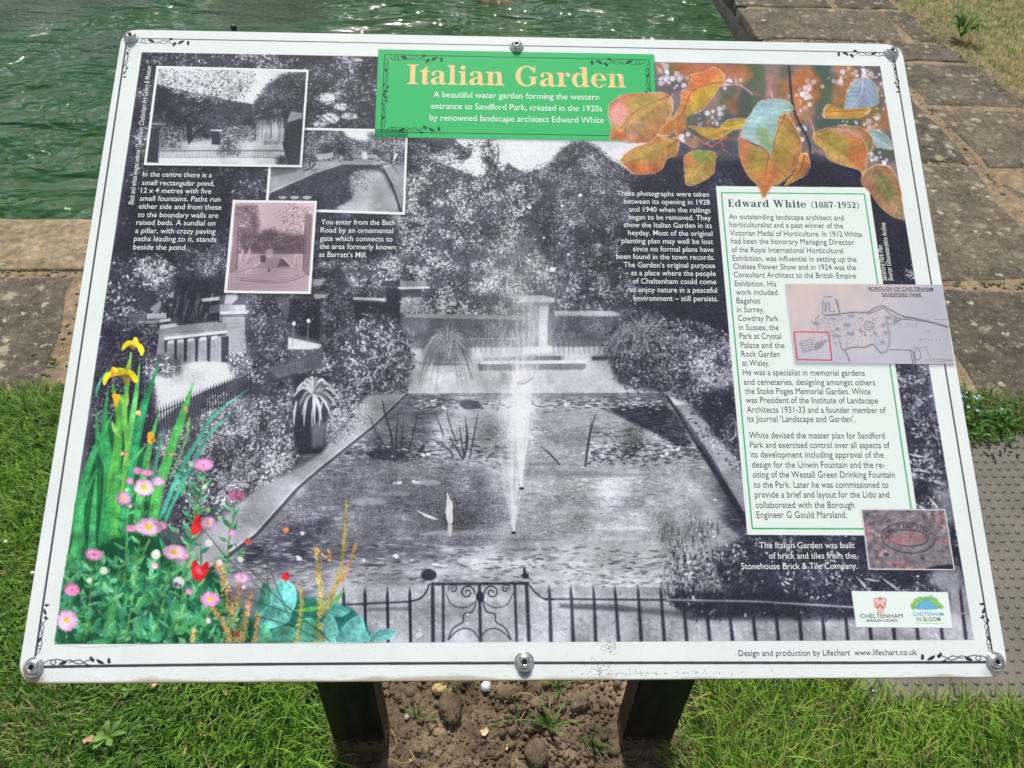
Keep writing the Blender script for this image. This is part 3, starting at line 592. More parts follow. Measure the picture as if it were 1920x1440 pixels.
fill([(528, 232), (560, 214), (575, 222), (566, 312), (538, 311), (530, 270)], G(.10), 1, .5, clip=k1); fill([(545, 209), (568, 212), (566, 222), (538, 230)], G(.65), .8, 1, clip=k1)
for _ in range(160):
    x = rng.uniform(482, 534); stroke([(x, rng.uniform(222, 245)), (x - rng.uniform(0, 3), 266)], 1, G(rng.uniform(.6, 1)), .4, clip=k1)
for y in range(8): stroke([(541, 248 + y * 8), (566, 256 + y * 8)], .8, G(.35), .5, clip=k1)
foliage([(520, 295), (536, 292), (538, 312), (520, 310)], .2, 4, 1, .2, .2, .8, clip=k1)
# third: sepia view through the entrance
O3 = [(436.5, 375), (594.5, 377), (583, 551.5), (420, 549.5)]; I3 = [(441, 379.5), (590, 381), (578.5, 546.5), (426, 545)]
k3 = inset(O3, I3)
S0 = C3((74, 60, 70)); S1 = C3((214, 190, 198))
def S(g):
    g = np.asarray(g, np.float32); return S0 + (S1 - S0) * np.clip(g, 0, 1.1)[..., None]
fill(I3, S(.92), clip=k3)
_G = G
G = S
foliage([(441, 385), (480, 385), (486, 420), (484, 440), (440, 450)], .35, 4, 1.1, .3, .2, .9, clip=k3, patch=18)
foliage([(484, 440), (505, 430), (525, 436), (545, 440), (575, 440), (575, 475), (450, 475)], .18, 4, 1.3, .18, .12, .7, clip=k3, patch=18)
foliage([(522, 400), (545, 385), (590, 388), (580, 435), (540, 440)], .4, 4, .55, .3, .1, .9, clip=k3, under=False, patch=18)
foliage([(450, 435), (486, 440), (484, 468), (450, 468)], .2, 4, 1.2, .2, .12, .7, clip=k3, patch=18)
fill([(442, 470), (575, 470), (575, 476), (442, 476)], S(.25), .9, 1, clip=k3)
fill([(436, 476), (575, 478), (578, 548), (424, 546)], S(.72), 1, 1, clip=k3)
fill([(498, 484), (528, 483), (548, 500), (480, 500), (490, 492)], S(.62), .9, clip=k3); fill([(526, 486), (534, 486), (546, 500), (520, 500)], S(.15), .9, clip=k3)
stroke([(531, 483), (550, 503)], 3, S(1), .9, clip=k3); stroke([(497, 484), (476, 502), (460, 512)], 2.4, S(1), .9, clip=k3)
fill([(488, 479), (499, 478), (498, 492), (489, 492)], S(.12), .95, clip=k3); fill(crs([(497, 478), (502, 468), (512, 468), (512, 478), (505, 484)], 4), S(1), .6, 2, clip=k3)
stroke([(442, 512), (480, 502), (545, 503), (560, 512), (545, 522), (500, 526), (450, 522)], 1.6, S(.3), .7, smooth=True, clip=k3)
stroke([(450, 526), (520, 530), (560, 522), (575, 512)], 2, S(.2), .7, smooth=True, clip=k3)
for y in (515, 520, 533, 538): stroke([(432, y), (500, y + 1.5), (575, y - 1)], 1, S(.45), .5, clip=k3)
fill([(443, 402), (449, 404), (448, 420), (444, 510), (430, 512), (434, 470)], S(.45), .9, 1, clip=k3); stroke([(447, 430), (444, 506)], 2, S(.12), .9, clip=k3)
stroke([(448, 424), (461, 424)], 2, S(1), .9, clip=k3)
fill([(572, 400), (586, 402), (580, 520), (568, 508)], S(.35), .85, 1, clip=k3); stroke([(572, 425), (568, 508)], 1.4, S(.1), .9, clip=k3)
for k in range(16): stroke([(572, 408 + k * 6), (584, 408 + k * 6)], .8, S(.15), .5, clip=k3)
for x, y in ((468, 474), (455, 475), (555, 484)): fill(crs([(x - 3, y), (x, y - 9), (x + 3, y), (x + 4, y + 10), (x - 4, y + 10)], 4), S(.95), .85, .5, clip=k3); fill(crs([(x, y - 2), (x + 3, y), (x + 2, y + 16), (x - 1, y + 14)], 4), S(.3), .5, .5, clip=k3)
fill(crs([(502, 505), (506, 504), (506, 509), (503, 509)], 4), S(.05), .9, clip=k3); stroke([(462, 496), (478, 482)], 1.3, S(.2), .8, clip=k3)
G = _G
photo_finish(k2 * (1 - k1) * (1 - polymask(O3)), .5, 1.18, .45, .07, .016); photo_finish(k1, .5, 1.18, .45, .07, .016)
ks = k3.copy(); g_ = noise(CHT // 4, CW // 4, 30, octaves=3); IMG *= 1 + (.05 * up(g_, CHT, CW) * ks)[..., None]
# ---------------------------------------------------------------- green title block
OT = [(709.5, 92.5), (1226, 102), (1232, 265), (702.5, 257.5)]
fill([(x + 2, y + 3) for x, y in OT], C3((20, 20, 30)), .25, 3)
GRN = C3((55, 181, 107)); fill(OT, GRN, tex=.006)
DG = C3((24, 66, 52))
def rectline(a, b, c, d, w, col, al=1):
    for p, q in ((a, b), (b, c), (c, d), (d, a)): stroke([p, q], w, col, al)
rectline((721, 102.8), (1217, 112.5), (1222, 255.8), (714.5, 247.5), 1.6, DG)
# ornament: scrolling tendril with leaves and hearts; (x, y) frame: u along the border, v inwards
def ornament(o, ex, ey, s, col, a=1.0):
    o = np.array(o, float); ex = np.array(ex, float); ey = np.array(ey, float)
    T = lambda pts: [tuple(o + ex * u * s + ey * v * s) for u, v in pts]
    def leaf(x, y, L, w, an):
        c, sn = math.cos(an), math.sin(an)
        pts = [(0, 0), (L * .3, -w), (L * .65, -w * .9), (L, 0), (L * .6, w * .5), (L * .25, w * .45)]
        fill(crs(T([(x + c * p - sn * q, y + sn * p + c * q) for p, q in pts]), 4), col, a)
    def heart(x, y, r, an): leaf(x, y, r * 1.5, r * .75, an); leaf(x, y, r * 1.5, r * .75, an + 1.3)
    lw = max(1.1, 1.4 * s)
    stroke(T([(-4, 0), (4, 5), (14, 6), (18, 1), (12, -2), (8, 2), (16, 7), (26, 6), (34, 4)]), lw, col, a, smooth=True)
    stroke(T([(34, 4), (44, 6), (52, 1), (62, -1), (70, 3), (78, 6)]), lw, col, a, smooth=True)
    stroke(T([(40, 1), (50, 4), (60, 6), (68, 1), (74, -2)]), lw, col, a, smooth=True)
    leaf(38, 5, -17, 4.0, .42); leaf(70, -3, 10, 3.4, -.1); heart(80, 5, 5, .3); leaf(90, 7, 17, 3.8, -.5); heart(110, 4, 4.6, -.4)
for (ox, oy), ex in (((732, 107), (1, .018)), ((1206, 116), (-1, -.018))): ornament((ox, oy), ex, (0, 1), .85, DG)
ornament((724, 113), (-.035, 1), (1, .02), .62, DG); ornament((1214.5, 123), (.032, 1), (-1, -.02), .62, DG)
ornament((727, 244), (1, .018), (0, -1), .85, DG); ornament((717.5, 240), (.035, -1), (1, .02), .62, DG)
ornament((1150, 251), (1, .018), (0, -1), .3, DG)
# serif capitals: each glyph = (sign, outline) pieces, unit = cap height, origin at the baseline
def _el(cx, cy, rx, ry, n=30, a0=0, a1=2 * math.pi):
    t = np.linspace(a0, a1, n); return np.c_[cx + rx * np.cos(t), cy + ry * np.sin(t)]
def _r(x0, y0, x1, y1): return [(x0, y0), (x1, y0), (x1, y1), (x0, y1)]
def _stem(x0, x1, y0, y1, sl, sr, top=True, bot=True, th=.055):
    o = [('+', _r(x0, y0, x1, y1))]
    if bot: o += [('+', _r(x0 - sl, y0, x1 + sr, y0 + th)), ('+', [(x0 - sl * .6, y0 + th), (x0, y0 + th + .07), (x1, y0 + th + .07), (x1 + sr * .6, y0 + th)])]
    if top: o += [('+', _r(x0 - sl, y1 - th, x1 + sr, y1))]
    return o
def _bowl(cx, cy, rx, ry, ix, iy, dx=0): return [('+', _el(cx, cy, rx, ry)), ('-', _el(cx + dx, cy, ix, iy))]
XH = .70
GL = {
 'I': (.62, _stem(.20, .43, 0, 1, .15, .15)),
 't': (.50, [('+', [(.14, .10), (.15, .04), (.22, -.015), (.33, -.02), (.42, .03), (.46, .12), (.43, .14), (.38, .08), (.36, .10), (.36, .93), (.31, .93), (.22, .78), (.02, .70), (.02, .64), (.14, .64)]), ('+', _r(.3, .64, .47, .70))]),
 'a': (.78, [('+', [(.44, .05), (.44, .56), (.40, .64), (.30, .66), (.22, .62), (.24, .55), (.22, .46), (.14, .44), (.07, .50), (.09, .61), (.20, .69), (.38, .715), (.55, .68), (.63, .60), (.65, .50), (.65, .12), (.69, .07), (.76, .09), (.78, .06), (.70, -.01), (.58, -.02), (.48, .03)]),
              ('+', [(.46, .42), (.24, .36), (.08, .28), (.03, .16), (.08, .03), (.20, -.02), (.34, .01), (.46, .10), (.46, .16), (.37, .08), (.29, .09), (.25, .17), (.28, .28), (.46, .36)])]),
 'l': (.50, _stem(.15, .36, 0, 1, .12, .12, False) + [('+', [(.03, .945), (.03, 1), (.36, 1), (.36, .9), (.15, .9)])]),
 'i': (.50, _stem(.15, .36, 0, XH, .12, .12, False) + [('+', [(.03, .645), (.03, .70), (.36, .70), (.36, .6), (.15, .6)]), ('+', _el(.25, .89, .115, .115))]),
 'n': (.92, _stem(.15, .36, 0, XH, .12, .10, False) + [('+', [(.03, .645), (.03, .70), (.36, .70), (.36, .6), (.15, .6)])] + _stem(.57, .78, 0, .5, .10, .12, False) + [('+', [(.34, .50), (.42, .62), (.50, .645), (.56, .60), (.57, .48), (.78, .48), (.76, .62), (.68, .70), (.56, .715), (.44, .67), (.34, .58)])]),
 'G': (1.12, [('+', _el(.54, .5, .50, .53)), ('-', _el(.56, .5, .29, .465)), ('-', _r(.62, .28, 1.2, .72)), ('-', [(.70, .62), (1.2, .62), (1.2, 1.1), (.98, 1.1)]), ('+', [(.88, .66), (.95, .66), (.95, 1.0), (.90, 1.0), (.86, .94), (.80, .90)]), ('+', _r(.75, .10, .97, .46)), ('+', _r(.64, .42, 1.08, .475)), ('-', [(.97, -.1), (1.2, -.1), (1.2, .4), (.97, .4)])]),
 'r': (.70, _stem(.15, .36, 0, XH, .12, .14, False) + [('+', [(.03, .645), (.03, .70), (.36, .70), (.36, .6), (.15, .6)]), ('+', [(.34, .46), (.40, .60), (.50, .66), (.48, .56), (.56, .48), (.66, .52), (.68, .62), (.62, .70), (.52, .715), (.42, .67), (.34, .56)])]),
 'd': (.90, _stem(.54, .75, 0, 1, 0, .10, False) + [('+', [(.42, .945), (.42, 1), (.75, 1), (.75, .9), (.54, .9)]), ('-', _r(.40, -.01, .54, .14)), ('+', _el(.34, .345, .30, .365)), ('-', _el(.40, .345, .145, .30)), ('+', _r(.54, 0, .75, .9))]),
 'e': (.76, [('+', _el(.385, .345, .355, .365)), ('-', _el(.40, .345, .155, .315)), ('+', _r(.2, .345, .72, .40)), ('-', [(.54, .10), (.9, .08), (.9, .344), (.54, .344)]), ('+', [(.52, .03), (.66, .10), (.74, .20), (.70, .22), (.62, .12), (.50, .06)])]),
 'E': (.86, _stem(.15, .37, 0, 1, .12, 0) + [('+', _r(.3, 0, .78, .055)), ('+', _r(.3, .945, .76, 1)), ('+', [(.72, 0), (.78, 0), (.82, .28), (.77, .28)]), ('+', [(.70, 1), (.76, 1), (.77, .74), (.72, .74)]), ('+', _r(.3, .48, .58, .53)), ('+', _r(.54, .38, .59, .63))]),
 'w': (1.12, [('+', [(.06, .68), (.28, .68), (.47, .18), (.40, -.02), (.35, -.02)]), ('+', [(.38, -.02), (.43, -.02), (.62, .58), (.57, .62)]), ('+', [(.46, .68), (.68, .68), (.86, .18), (.80, -.02), (.75, -.02)]), ('+', [(.78, -.02), (.83, -.02), (1.02, .66), (.97, .66)]), ('+', _r(0, .65, .36, .70)), ('+', _r(.40, .65, .76, .70)), ('+', _r(.88, .65, 1.1, .70))]),
 'W': (1.5, [('+', [(.08, .98), (.32, .98), (.56, .28), (.48, -.02), (.42, -.02)]), ('+', [(.46, -.02), (.51, -.02), (.78, .88), (.72, .92)]), ('+', [(.60, .98), (.84, .98), (1.08, .28), (1.0, -.02), (.95, -.02)]), ('+', [(.98, -.02), (1.03, -.02), (1.32, .96), (1.26, .96)]), ('+', _r(0, .945, .42, 1)), ('+', _r(.52, .945, .94, 1)), ('+', _r(1.14, .945, 1.44, 1))]),
 'h': (.92, _stem(.15, .36, 0, 1, .12, .10, False) + [('+', [(.03, .945), (.03, 1), (.36, 1), (.36, .9), (.15, .9)])] + _stem(.57, .78, 0, .5, .10, .12, False) + [('+', [(.34, .50), (.42, .62), (.50, .645), (.56, .60), (.57, .48), (.78, .48), (.76, .62), (.68, .70), (.56, .715), (.44, .67), (.34, .58)])]),
 '(': (.42, [('+', _el(.42, .42, .34, .60)), ('-', _el(.52, .42, .36, .57)), ('-', _r(.36, -.3, .9, 1.2))]),
 ')': (.42, [('+', _el(0, .42, .34, .60)), ('-', _el(-.10, .42, .36, .57)), ('-', _r(-.5, -.3, .06, 1.2))]),
 '1': (.62, _stem(.22, .42, 0, 1, .13, .13, False) + [('+', [(.06, .86), (.06, .90), (.36, 1), (.42, 1), (.42, .86), (.22, .86)])]),
 '8': (.68, _bowl(.34, .74, .26, .27, .12, .21) + [('+', _el(.34, .27, .31, .29)), ('-', _el(.34, .27, .14, .22)), ('-', _el(.34, .76, .11, .18))]),
 '7': (.66, [('+', [(.05, 1), (.62, 1), (.62, .9), (.42, .4), (.38, 0), (.18, 0), (.24, .4), (.5, .82), (.12, .82), (.08, .7), (.05, .7)])]),
 '-': (.46, [('+', _r(.06, .30, .40, .38))]),
 '9': (.66, _bowl(.31, .68, .28, .33, .11, .27) + [('+', [(.57, .72), (.60, .5), (.52, .2), (.34, -.01), (.12, -.02), (.10, .12), (.2, .12), (.28, .05), (.38, .12), (.44, .4), (.44, .6)])]),
 '5': (.66, [('+', [(.12, 1), (.56, 1), (.52, .86), (.16, .86), (.15, .62), (.32, .66), (.52, .58), (.60, .36), (.52, .08), (.30, -.02), (.10, .02), (.05, .14), (.14, .2), (.24, .06), (.36, .12), (.40, .34), (.36, .54), (.22, .58), (.12, .5)])]),
 '2': (.66, [('+', [(.05, 0), (.58, 0), (.62, .26), (.56, .26), (.5, .16), (.24, .16), (.5, .46), (.58, .7), (.48, .94), (.28, 1.01), (.10, .94), (.05, .78), (.14, .7), (.22, .78), (.26, .94), (.38, .88), (.38, .66), (.26, .38), (.05, .08)])]),
 ' ': (.42, []),
}
def serif(text, a, b, cap, col, track=.0):
    """set a line of serif type between two baseline points"""
    tot = sum(GL[c][0] for c in text) + track * (len(text) - 1)
    A, B = P([a, b]); capc = abs(P([(a[0], a[1] - cap)])[0, 1] - A[1]); d = (B - A); sx = np.linalg.norm(d) / tot; d /= np.linalg.norm(d)
    n = np.array((d[1], -d[0])); x = 0.0
    for c in text:
        w, parts = GL[c]
        allp = [np.array(p, float) for _, p in parts]
        if allp:
            qs = [A + (p[:, :1] + x) * sx * d + p[:, 1:] * capc * n for p in allp]
            al = np.concatenate(qs); bx0, by0 = np.floor(al.min(0) - 2).astype(int); bx1, by1 = np.ceil(al.max(0) + 2).astype(int)
            m = np.zeros((by1 - by0, bx1 - bx0), np.float32)
            for (s, _), q in zip(parts, qs):
                r = cover(q, 4)
                if r is None: continue
                X0, Y0, cv = r; h, ww = cv.shape
                sub = m[Y0 - by0:Y0 - by0 + h, X0 - bx0:X0 - bx0 + ww]
                cv = cv[:sub.shape[0], :sub.shape[1]]
                if s == '+': np.maximum(sub, cv, out=sub)
                else: np.minimum(sub, 1 - cv, out=sub)
            dst = IMG[by0:by1, bx0:bx1]; dst += (np.asarray(col) - dst) * m[..., None]
        x += w + track
TAN = C3((240, 200, 140))
serif('Italian', (760.5, 157.5), (946.5, 160.5), 36.5, TAN)
serif('Garden', (965, 161), (1175.5, 164.8), 37, TAN)
# ---------------------------------------------------------------- white text block with green rule
TP = [(1342, 349), (1629, 351.5), (1726, 1004.5), (1401, 1003)]
TINT = C3((222, 232, 227))
fill(TP, TINT); 
GL2 = C3((48, 160, 92))
for p, q in (((1352.5, 361.5), (1620.5, 364)), ((1620.5, 364), (1714, 992)), ((1714, 992), (1410.5, 991)), ((1410.5, 991), (1352.5, 361.5))): stroke([p, q], 2.5, GL2)
INK = C3((66, 72, 76))
serif('Edward White', (1365, 387.5), (1512, 389.5), 13.5, C3((58, 66, 72)), .05)
serif('(1887-1952)', (1521, 389.6), (1612, 390.5), 11.5, C3((58, 66, 72)), .04)
# ---------------------------------------------------------------- copper beech photograph
BK = [(1229, 118), (1652, 124.5), (1697, 414), (1668, 400), (1640, 372), (1622, 345), (1612, 320), (1570, 308), (1530, 285), (1508, 296), (1480, 300), (1400, 262), (1345, 262), (1300, 280), (1272, 262), (1250, 240), (1235, 180)]
km = polymask(BK) * MK
fill(BK, C3((138, 118, 112)), clip=km)
for _ in range(150):
    x, y = rng.uniform(1235, 1690), rng.uniform(120, 400); r = rng.uniform(10, 32)
    c = [(168, 104, 66), (150, 110, 62), (70, 92, 78), (66, 78, 84), (120, 112, 120), (176, 122, 84), (88, 104, 72), (188, 128, 120), (104, 88, 92)][rng.integers(0, 9)]
    th = np.linspace(0, 2 * np.pi, 9, endpoint=False); fill(np.c_[x + r * np.cos(th) * rng.uniform(.6, 1.3), y + r * np.sin(th)], C3(c), .6, rng.uniform(2, 7), clip=km)
for x, y, w, h, c in ((1415, 160, 22, 60, (70, 96, 76)), (1395, 195, 14, 30, (66, 82, 80)), (1540, 165, 22, 50, (64, 92, 80)), (1570, 235, 40, 14, (64, 90, 80)), (1310, 125, 50, 20, (180, 106, 66)), (1590, 160, 20, 40, (176, 122, 74)), (1372, 140, 40, 20, (176, 108, 72)), (1510, 165, 30, 40, (190, 118, 70)), (1660, 290, 30, 16, (70, 84, 80))):
    th = np.linspace(0, 2 * np.pi, 12, endpoint=False); fill(np.c_[x + w * np.cos(th), y + h * np.sin(th)], C3(c), .75, 5, clip=km)
def bokeh(x, y, r, a=.85, c=None):
    th = np.linspace(0, 2 * np.pi, 12, endpoint=False)
    fill(np.c_[x + r * np.cos(th), y + r * np.sin(th)], C3(c if c is not None else ((236, 236, 246), (228, 206, 226), (206, 226, 240))[rng.integers(0, 3)]), a, .9, clip=km)
for cx, cy, sx, sy, n in ((1242, 140, 10, 14, 22), (1275, 150, 22, 8, 22), (1310, 215, 28, 12, 14), (1335, 225, 20, 12, 12), (1375, 155, 12, 8, 10), (1510, 170, 10, 8, 14), (1500, 190, 16, 18, 12), (1575, 160, 12, 14, 12), (1615, 140, 22, 10, 34), (1640, 165, 10, 14, 16), (1640, 215, 10, 18, 12), (1595, 232, 16, 4, 6), (1500, 255, 8, 14, 12), (1360, 272, 20, 8, 12), (1280, 265, 8, 10, 8), (1640, 285, 8, 10, 6), (1660, 310, 10, 8, 5), (1650, 300, 12, 20, 6)):
    for _ in range(n): bokeh(rng.normal(cx, sx), rng.normal(cy, sy), rng.uniform(1.5, 5.5), rng.uniform(.35, .95))
# branch and stalks
stroke([(1479, 124), (1482, 160), (1486, 196), (1496, 226), (1512, 256), (1519, 280), (1515, 306)], [5, 5.5, 6, 6, 6, 5, 2], C3((62, 54, 62)), 1, .5, smooth=True)
stroke([(1250, 178), (1300, 160), (1355, 154), (1400, 168), (1440, 188)], [3, 3.4, 4, 4.5, 5], C3((140, 80, 104)), .95, .5, smooth=True)
stroke([(1350, 162), (1385, 160), (1412, 178)], 3, C3((214, 170, 186)), .9, .5, smooth=True)
stroke([(1443, 166), (1449, 184), (1453, 190)], [2, 6, 4], C3((222, 150, 150)), .9)
stroke([(1283, 240), (1310, 262), (1335, 276)], [2, 4, 6], C3((190, 110, 96)), .9, smooth=True); stroke([(1335, 276), (1352, 262), (1356, 280), (1372, 292)], [3, 4, 3, 1], C3((200, 96, 70)), .9)
stroke([(1519, 222), (1526, 246), (1524, 262)], [1.5, 4, 5], C3((216, 140, 120)), .9)
def beech(pts, ca, cb, vein, tip, cc=None, edge=True, nv=9, amp=1.0):
    """a leaf: outline, two-tone blade, midrib from vein[0] to vein[-1] and ribs"""
    o = crs(pts, 5); L = len(o)
    o = o + (rng.random((L, 1)) - .5) * 2.0 * amp
    q = P(o); A = P(vein); a0, a1 = A[0], A[-1]; d = a1 - a0; ln = np.linalg.norm(d); d = d / ln; nrm = np.array((-d[1], d[0]))
    ca, cb = C3(ca), C3(cb); cm = C3(cc) if cc is not None else None
    w = max(8.0, np.abs((q - a0) @ nrm).max())
    nz = noise(160, 160, 40, octaves=3)
    def col(X, Y):
        u = ((X - a0[0]) * d[0] + (Y - a0[1]) * d[1]) / ln; v = ((X - a0[0]) * nrm[0] + (Y - a0[1]) * nrm[1]) / w
        t = np.clip(np.abs(v) * .9 + .15 * nz[(Y.astype(int) % 160), (X.astype(int) % 160)], 0, 1)
        rib = .5 + .5 * np.cos((u * nv - np.abs(v) * 2.2) * 2 * np.pi)
        c = ca + (cb - ca) * t[..., None]
        if cm is not None: c = c + (cm - c) * np.clip((v + .2) * 1.2, 0, 1)[..., None] * .8
        nf = nz[(Y.astype(int) * 2 % 160), (X.astype(int) * 2 % 160)]
        c = c + (C3((186, 84, 66)) - c) * (np.clip(v * v * .55 + nz[(X.astype(int) % 160), (Y.astype(int) % 160)] * .10 - .05, 0, .6) * (ca[0] > ca[2]))[..., None]
        c = c + (C3((142, 146, 78)) - c) * (np.clip(.20 * nz[(Y.astype(int) % 160), (X.astype(int) % 160)], 0, .4) * (ca[0] > ca[2]))[..., None]
        lum = c.mean(-1, keepdims=True); c = lum + (c - lum) * .84
        c = c * (1 + .045 * nz[(Y.astype(int) % 160), (X.astype(int) % 160)])[..., None]
        return np.clip(c * (.95 + .07 * rib[..., None] ** .6) * (1 + .05 * np.sign(v))[..., None], 0, 1)
    if edge: fillc(q + 0, C3((232, 190, 160)), .9, .8)
    c0 = q.mean(0); fillc(c0 + (q - c0) * (1 - 2.0 / w), col, 1, .3)
    strokec(np.array(crs(A, 8, False)) if len(A) > 2 else np.linspace(A[0], A[1], 8), [3.4, 2.2, 1.0], C3(tip), .85)
    for k in range(1, nv):
        t = k / nv; p = a0 + d * ln * t
        if len(A) > 2:
            cur = crs(A, 8, False); p = cur[int(t * (len(cur) - 1))]
        for s in (1, -1):
            e = p + d * ln * .2 + nrm * s * w * .72
            strokec(np.linspace(p, e, 5), [1.5, .8], C3(tip), .42, clip=None if False else _lm(q))
_lmc = {}
def _lm(q):
    k = (round(float(q[0, 0]), 2), round(float(q[0, 1]), 2))
    if k not in _lmc:
        m = np.zeros((CHT, CW), np.float32); x0, y0, c = cover(q, 2); m[y0:y0 + c.shape[0], x0:x0 + c.shape[1]] = c
        _lmc.clear(); _lmc[k] = m
    return _lmc[k]
beech([(1350, 240), (1362, 226), (1386, 222), (1402, 226), (1396, 240), (1372, 244)], (206, 180, 50), (176, 150, 50), [(1356, 238), (1398, 230)], (170, 90, 60), nv=5)
beech([(1288, 236), (1320, 239), (1372, 243), (1364, 253), (1342, 262), (1320, 256), (1300, 242)], (196, 160, 50), (190, 130, 50), [(1364, 244), (1322, 258)], (170, 80, 60), nv=5)
beech([(1584, 190), (1592, 165), (1606, 150), (1622, 145), (1640, 158), (1648, 188), (1640, 198), (1612, 206), (1585, 210)], (150, 170, 200), (130, 152, 170), [(1618, 146), (1614, 176), (1592, 208)], (196, 196, 226), (120, 150, 140), nv=8)
beech([(1550, 196), (1578, 204), (1632, 204), (1614, 220), (1588, 222), (1544, 221)], (214, 160, 60), (196, 130, 50), [(1550, 210), (1620, 208)], (170, 90, 50), nv=6)
beech([(1618, 246), (1640, 243), (1664, 256), (1674, 280), (1652, 278), (1634, 266)], (140, 178, 190), (120, 150, 140), [(1620, 246), (1670, 276)], (196, 196, 210), nv=6)
beech([(1568, 236), (1610, 238), (1632, 252), (1638, 272), (1626, 290), (1600, 268)], (150, 140, 80), (176, 116, 76), [(1570, 238), (1634, 280)], (120, 90, 60), nv=7)
beech([(1616, 330), (1628, 316), (1650, 308), (1672, 318), (1688, 350), (1696, 410), (1690, 411), (1672, 406), (1650, 388), (1634, 366), (1616, 345)], (132, 122, 82), (186, 108, 78), [(1640, 312), (1664, 352), (1690, 400)], (110, 60, 54), (150, 116, 80), nv=8)
stroke([(1628, 322), (1650, 316), (1668, 330)], 3, C3((206, 110, 80)), .8, .5, smooth=True)
beech([(1526, 252), (1548, 240), (1582, 244), (1610, 254), (1624, 272), (1627, 292), (1620, 325), (1604, 316), (1572, 308), (1552, 298), (1544, 280), (1528, 268)], (196, 148, 66), (200, 122, 66), [(1530, 254), (1576, 282), (1618, 320)], (120, 96, 60), nv=9)
beech([(1500, 290), (1514, 289), (1519, 310), (1508, 330), (1486, 342), (1469, 352), (1478, 336), (1494, 316)], (206, 150, 60), (190, 96, 60), [(1508, 290), (1500, 320), (1472, 350)], (140, 60, 60), nv=6)
beech([(1386, 256), (1402, 268), (1430, 280), (1446, 290), (1453, 258), (1462, 226), (1474, 212), (1490, 235), (1502, 262), (1501, 290), (1490, 318), (1476, 334), (1460, 346), (1444, 352), (1431, 373), (1421, 350), (1402, 330), (1390, 306), (1385, 280)], (192, 140, 64), (194, 116, 62), [(1472, 214), (1440, 296), (1432, 370)], (128, 78, 54), nv=12)
beech([(1416, 198), (1430, 188), (1460, 186), (1480, 192), (1488, 206), (1472, 211), (1460, 221), (1457, 244), (1450, 266), (1446, 290), (1430, 276), (1402, 263), (1388, 255), (1398, 228)], (134, 168, 160), (120, 140, 76), [(1482, 206), (1440, 214), (1416, 236), (1446, 288)], (190, 214, 224), (150, 186, 200), nv=9)
beech([(1282, 300), (1290, 286), (1312, 282), (1340, 285), (1342, 300), (1338, 325), (1318, 341), (1288, 348), (1283, 325)], (176, 150, 66), (196, 116, 60), [(1340, 284), (1308, 310), (1288, 347)], (140, 84, 60), nv=7)
fill(crs([(1296, 286), (1315, 282), (1338, 284), (1326, 302), (1308, 306)], 5), C3((132, 146, 76)), .85, 1)
beech([(1230, 253), (1250, 258), (1272, 258), (1274, 275), (1266, 294), (1252, 298), (1240, 318), (1225, 326), (1190, 327), (1170, 312), (1161, 302), (1175, 285), (1196, 274), (1216, 266)], (194, 146, 72), (200, 118, 62), [(1272, 262), (1222, 292), (1168, 306)], (140, 80, 54), nv=9)
beech([(1264, 246), (1252, 256), (1226, 250), (1240, 236), (1264, 215), (1275, 196), (1276, 176), (1288, 164), (1296, 150), (1296, 140), (1320, 136), (1334, 126), (1348, 130), (1358, 140), (1360, 154), (1348, 164), (1335, 184), (1318, 204), (1300, 214), (1286, 220), (1286, 238), (1272, 256)], (214, 140, 62), (206, 112, 62), [(1352, 154), (1300, 170), (1276, 216), (1232, 248)], (140, 62, 70), nv=11)
fill(crs([(1350, 158), (1335, 180), (1314, 202), (1296, 212), (1286, 214), (1290, 196), (1306, 172), (1326, 160)], 5), C3((184, 158, 60)), .75, 1.5)
for k in range(8): stroke([lerp((1345, 158), (1290, 210), k / 8), lerp((1345, 158), (1290, 210), k / 8) + np.array((-9, -6))], 1, C3((130, 100, 50)), .6)
beech([(1142, 196), (1160, 181), (1185, 174), (1215, 174), (1240, 173), (1258, 181), (1262, 196), (1258, 216), (1244, 236), (1226, 262), (1204, 269), (1180, 268), (1160, 263), (1143, 262), (1146, 240), (1141, 220)], (190, 150, 72), (206, 122, 88), [(1260, 178), (1196, 206), (1168, 236), (1145, 260)], (150, 56, 90), nv=11)
fill(crs([(1143, 200), (1166, 198), (1180, 215), (1165, 236), (1148, 238), (1142, 220)], 5), C3((212, 150, 150)), .45, 5); fill(crs([(1180, 232), (1200, 226), (1198, 256), (1176, 262)], 5), C3((212, 160, 160)), .35, 4)
stroke([(1262, 176), (1255, 186), (1263, 206), (1248, 232), (1262, 216)], [4, 3, 3, 2], C3((228, 200, 210)), .5, 1)
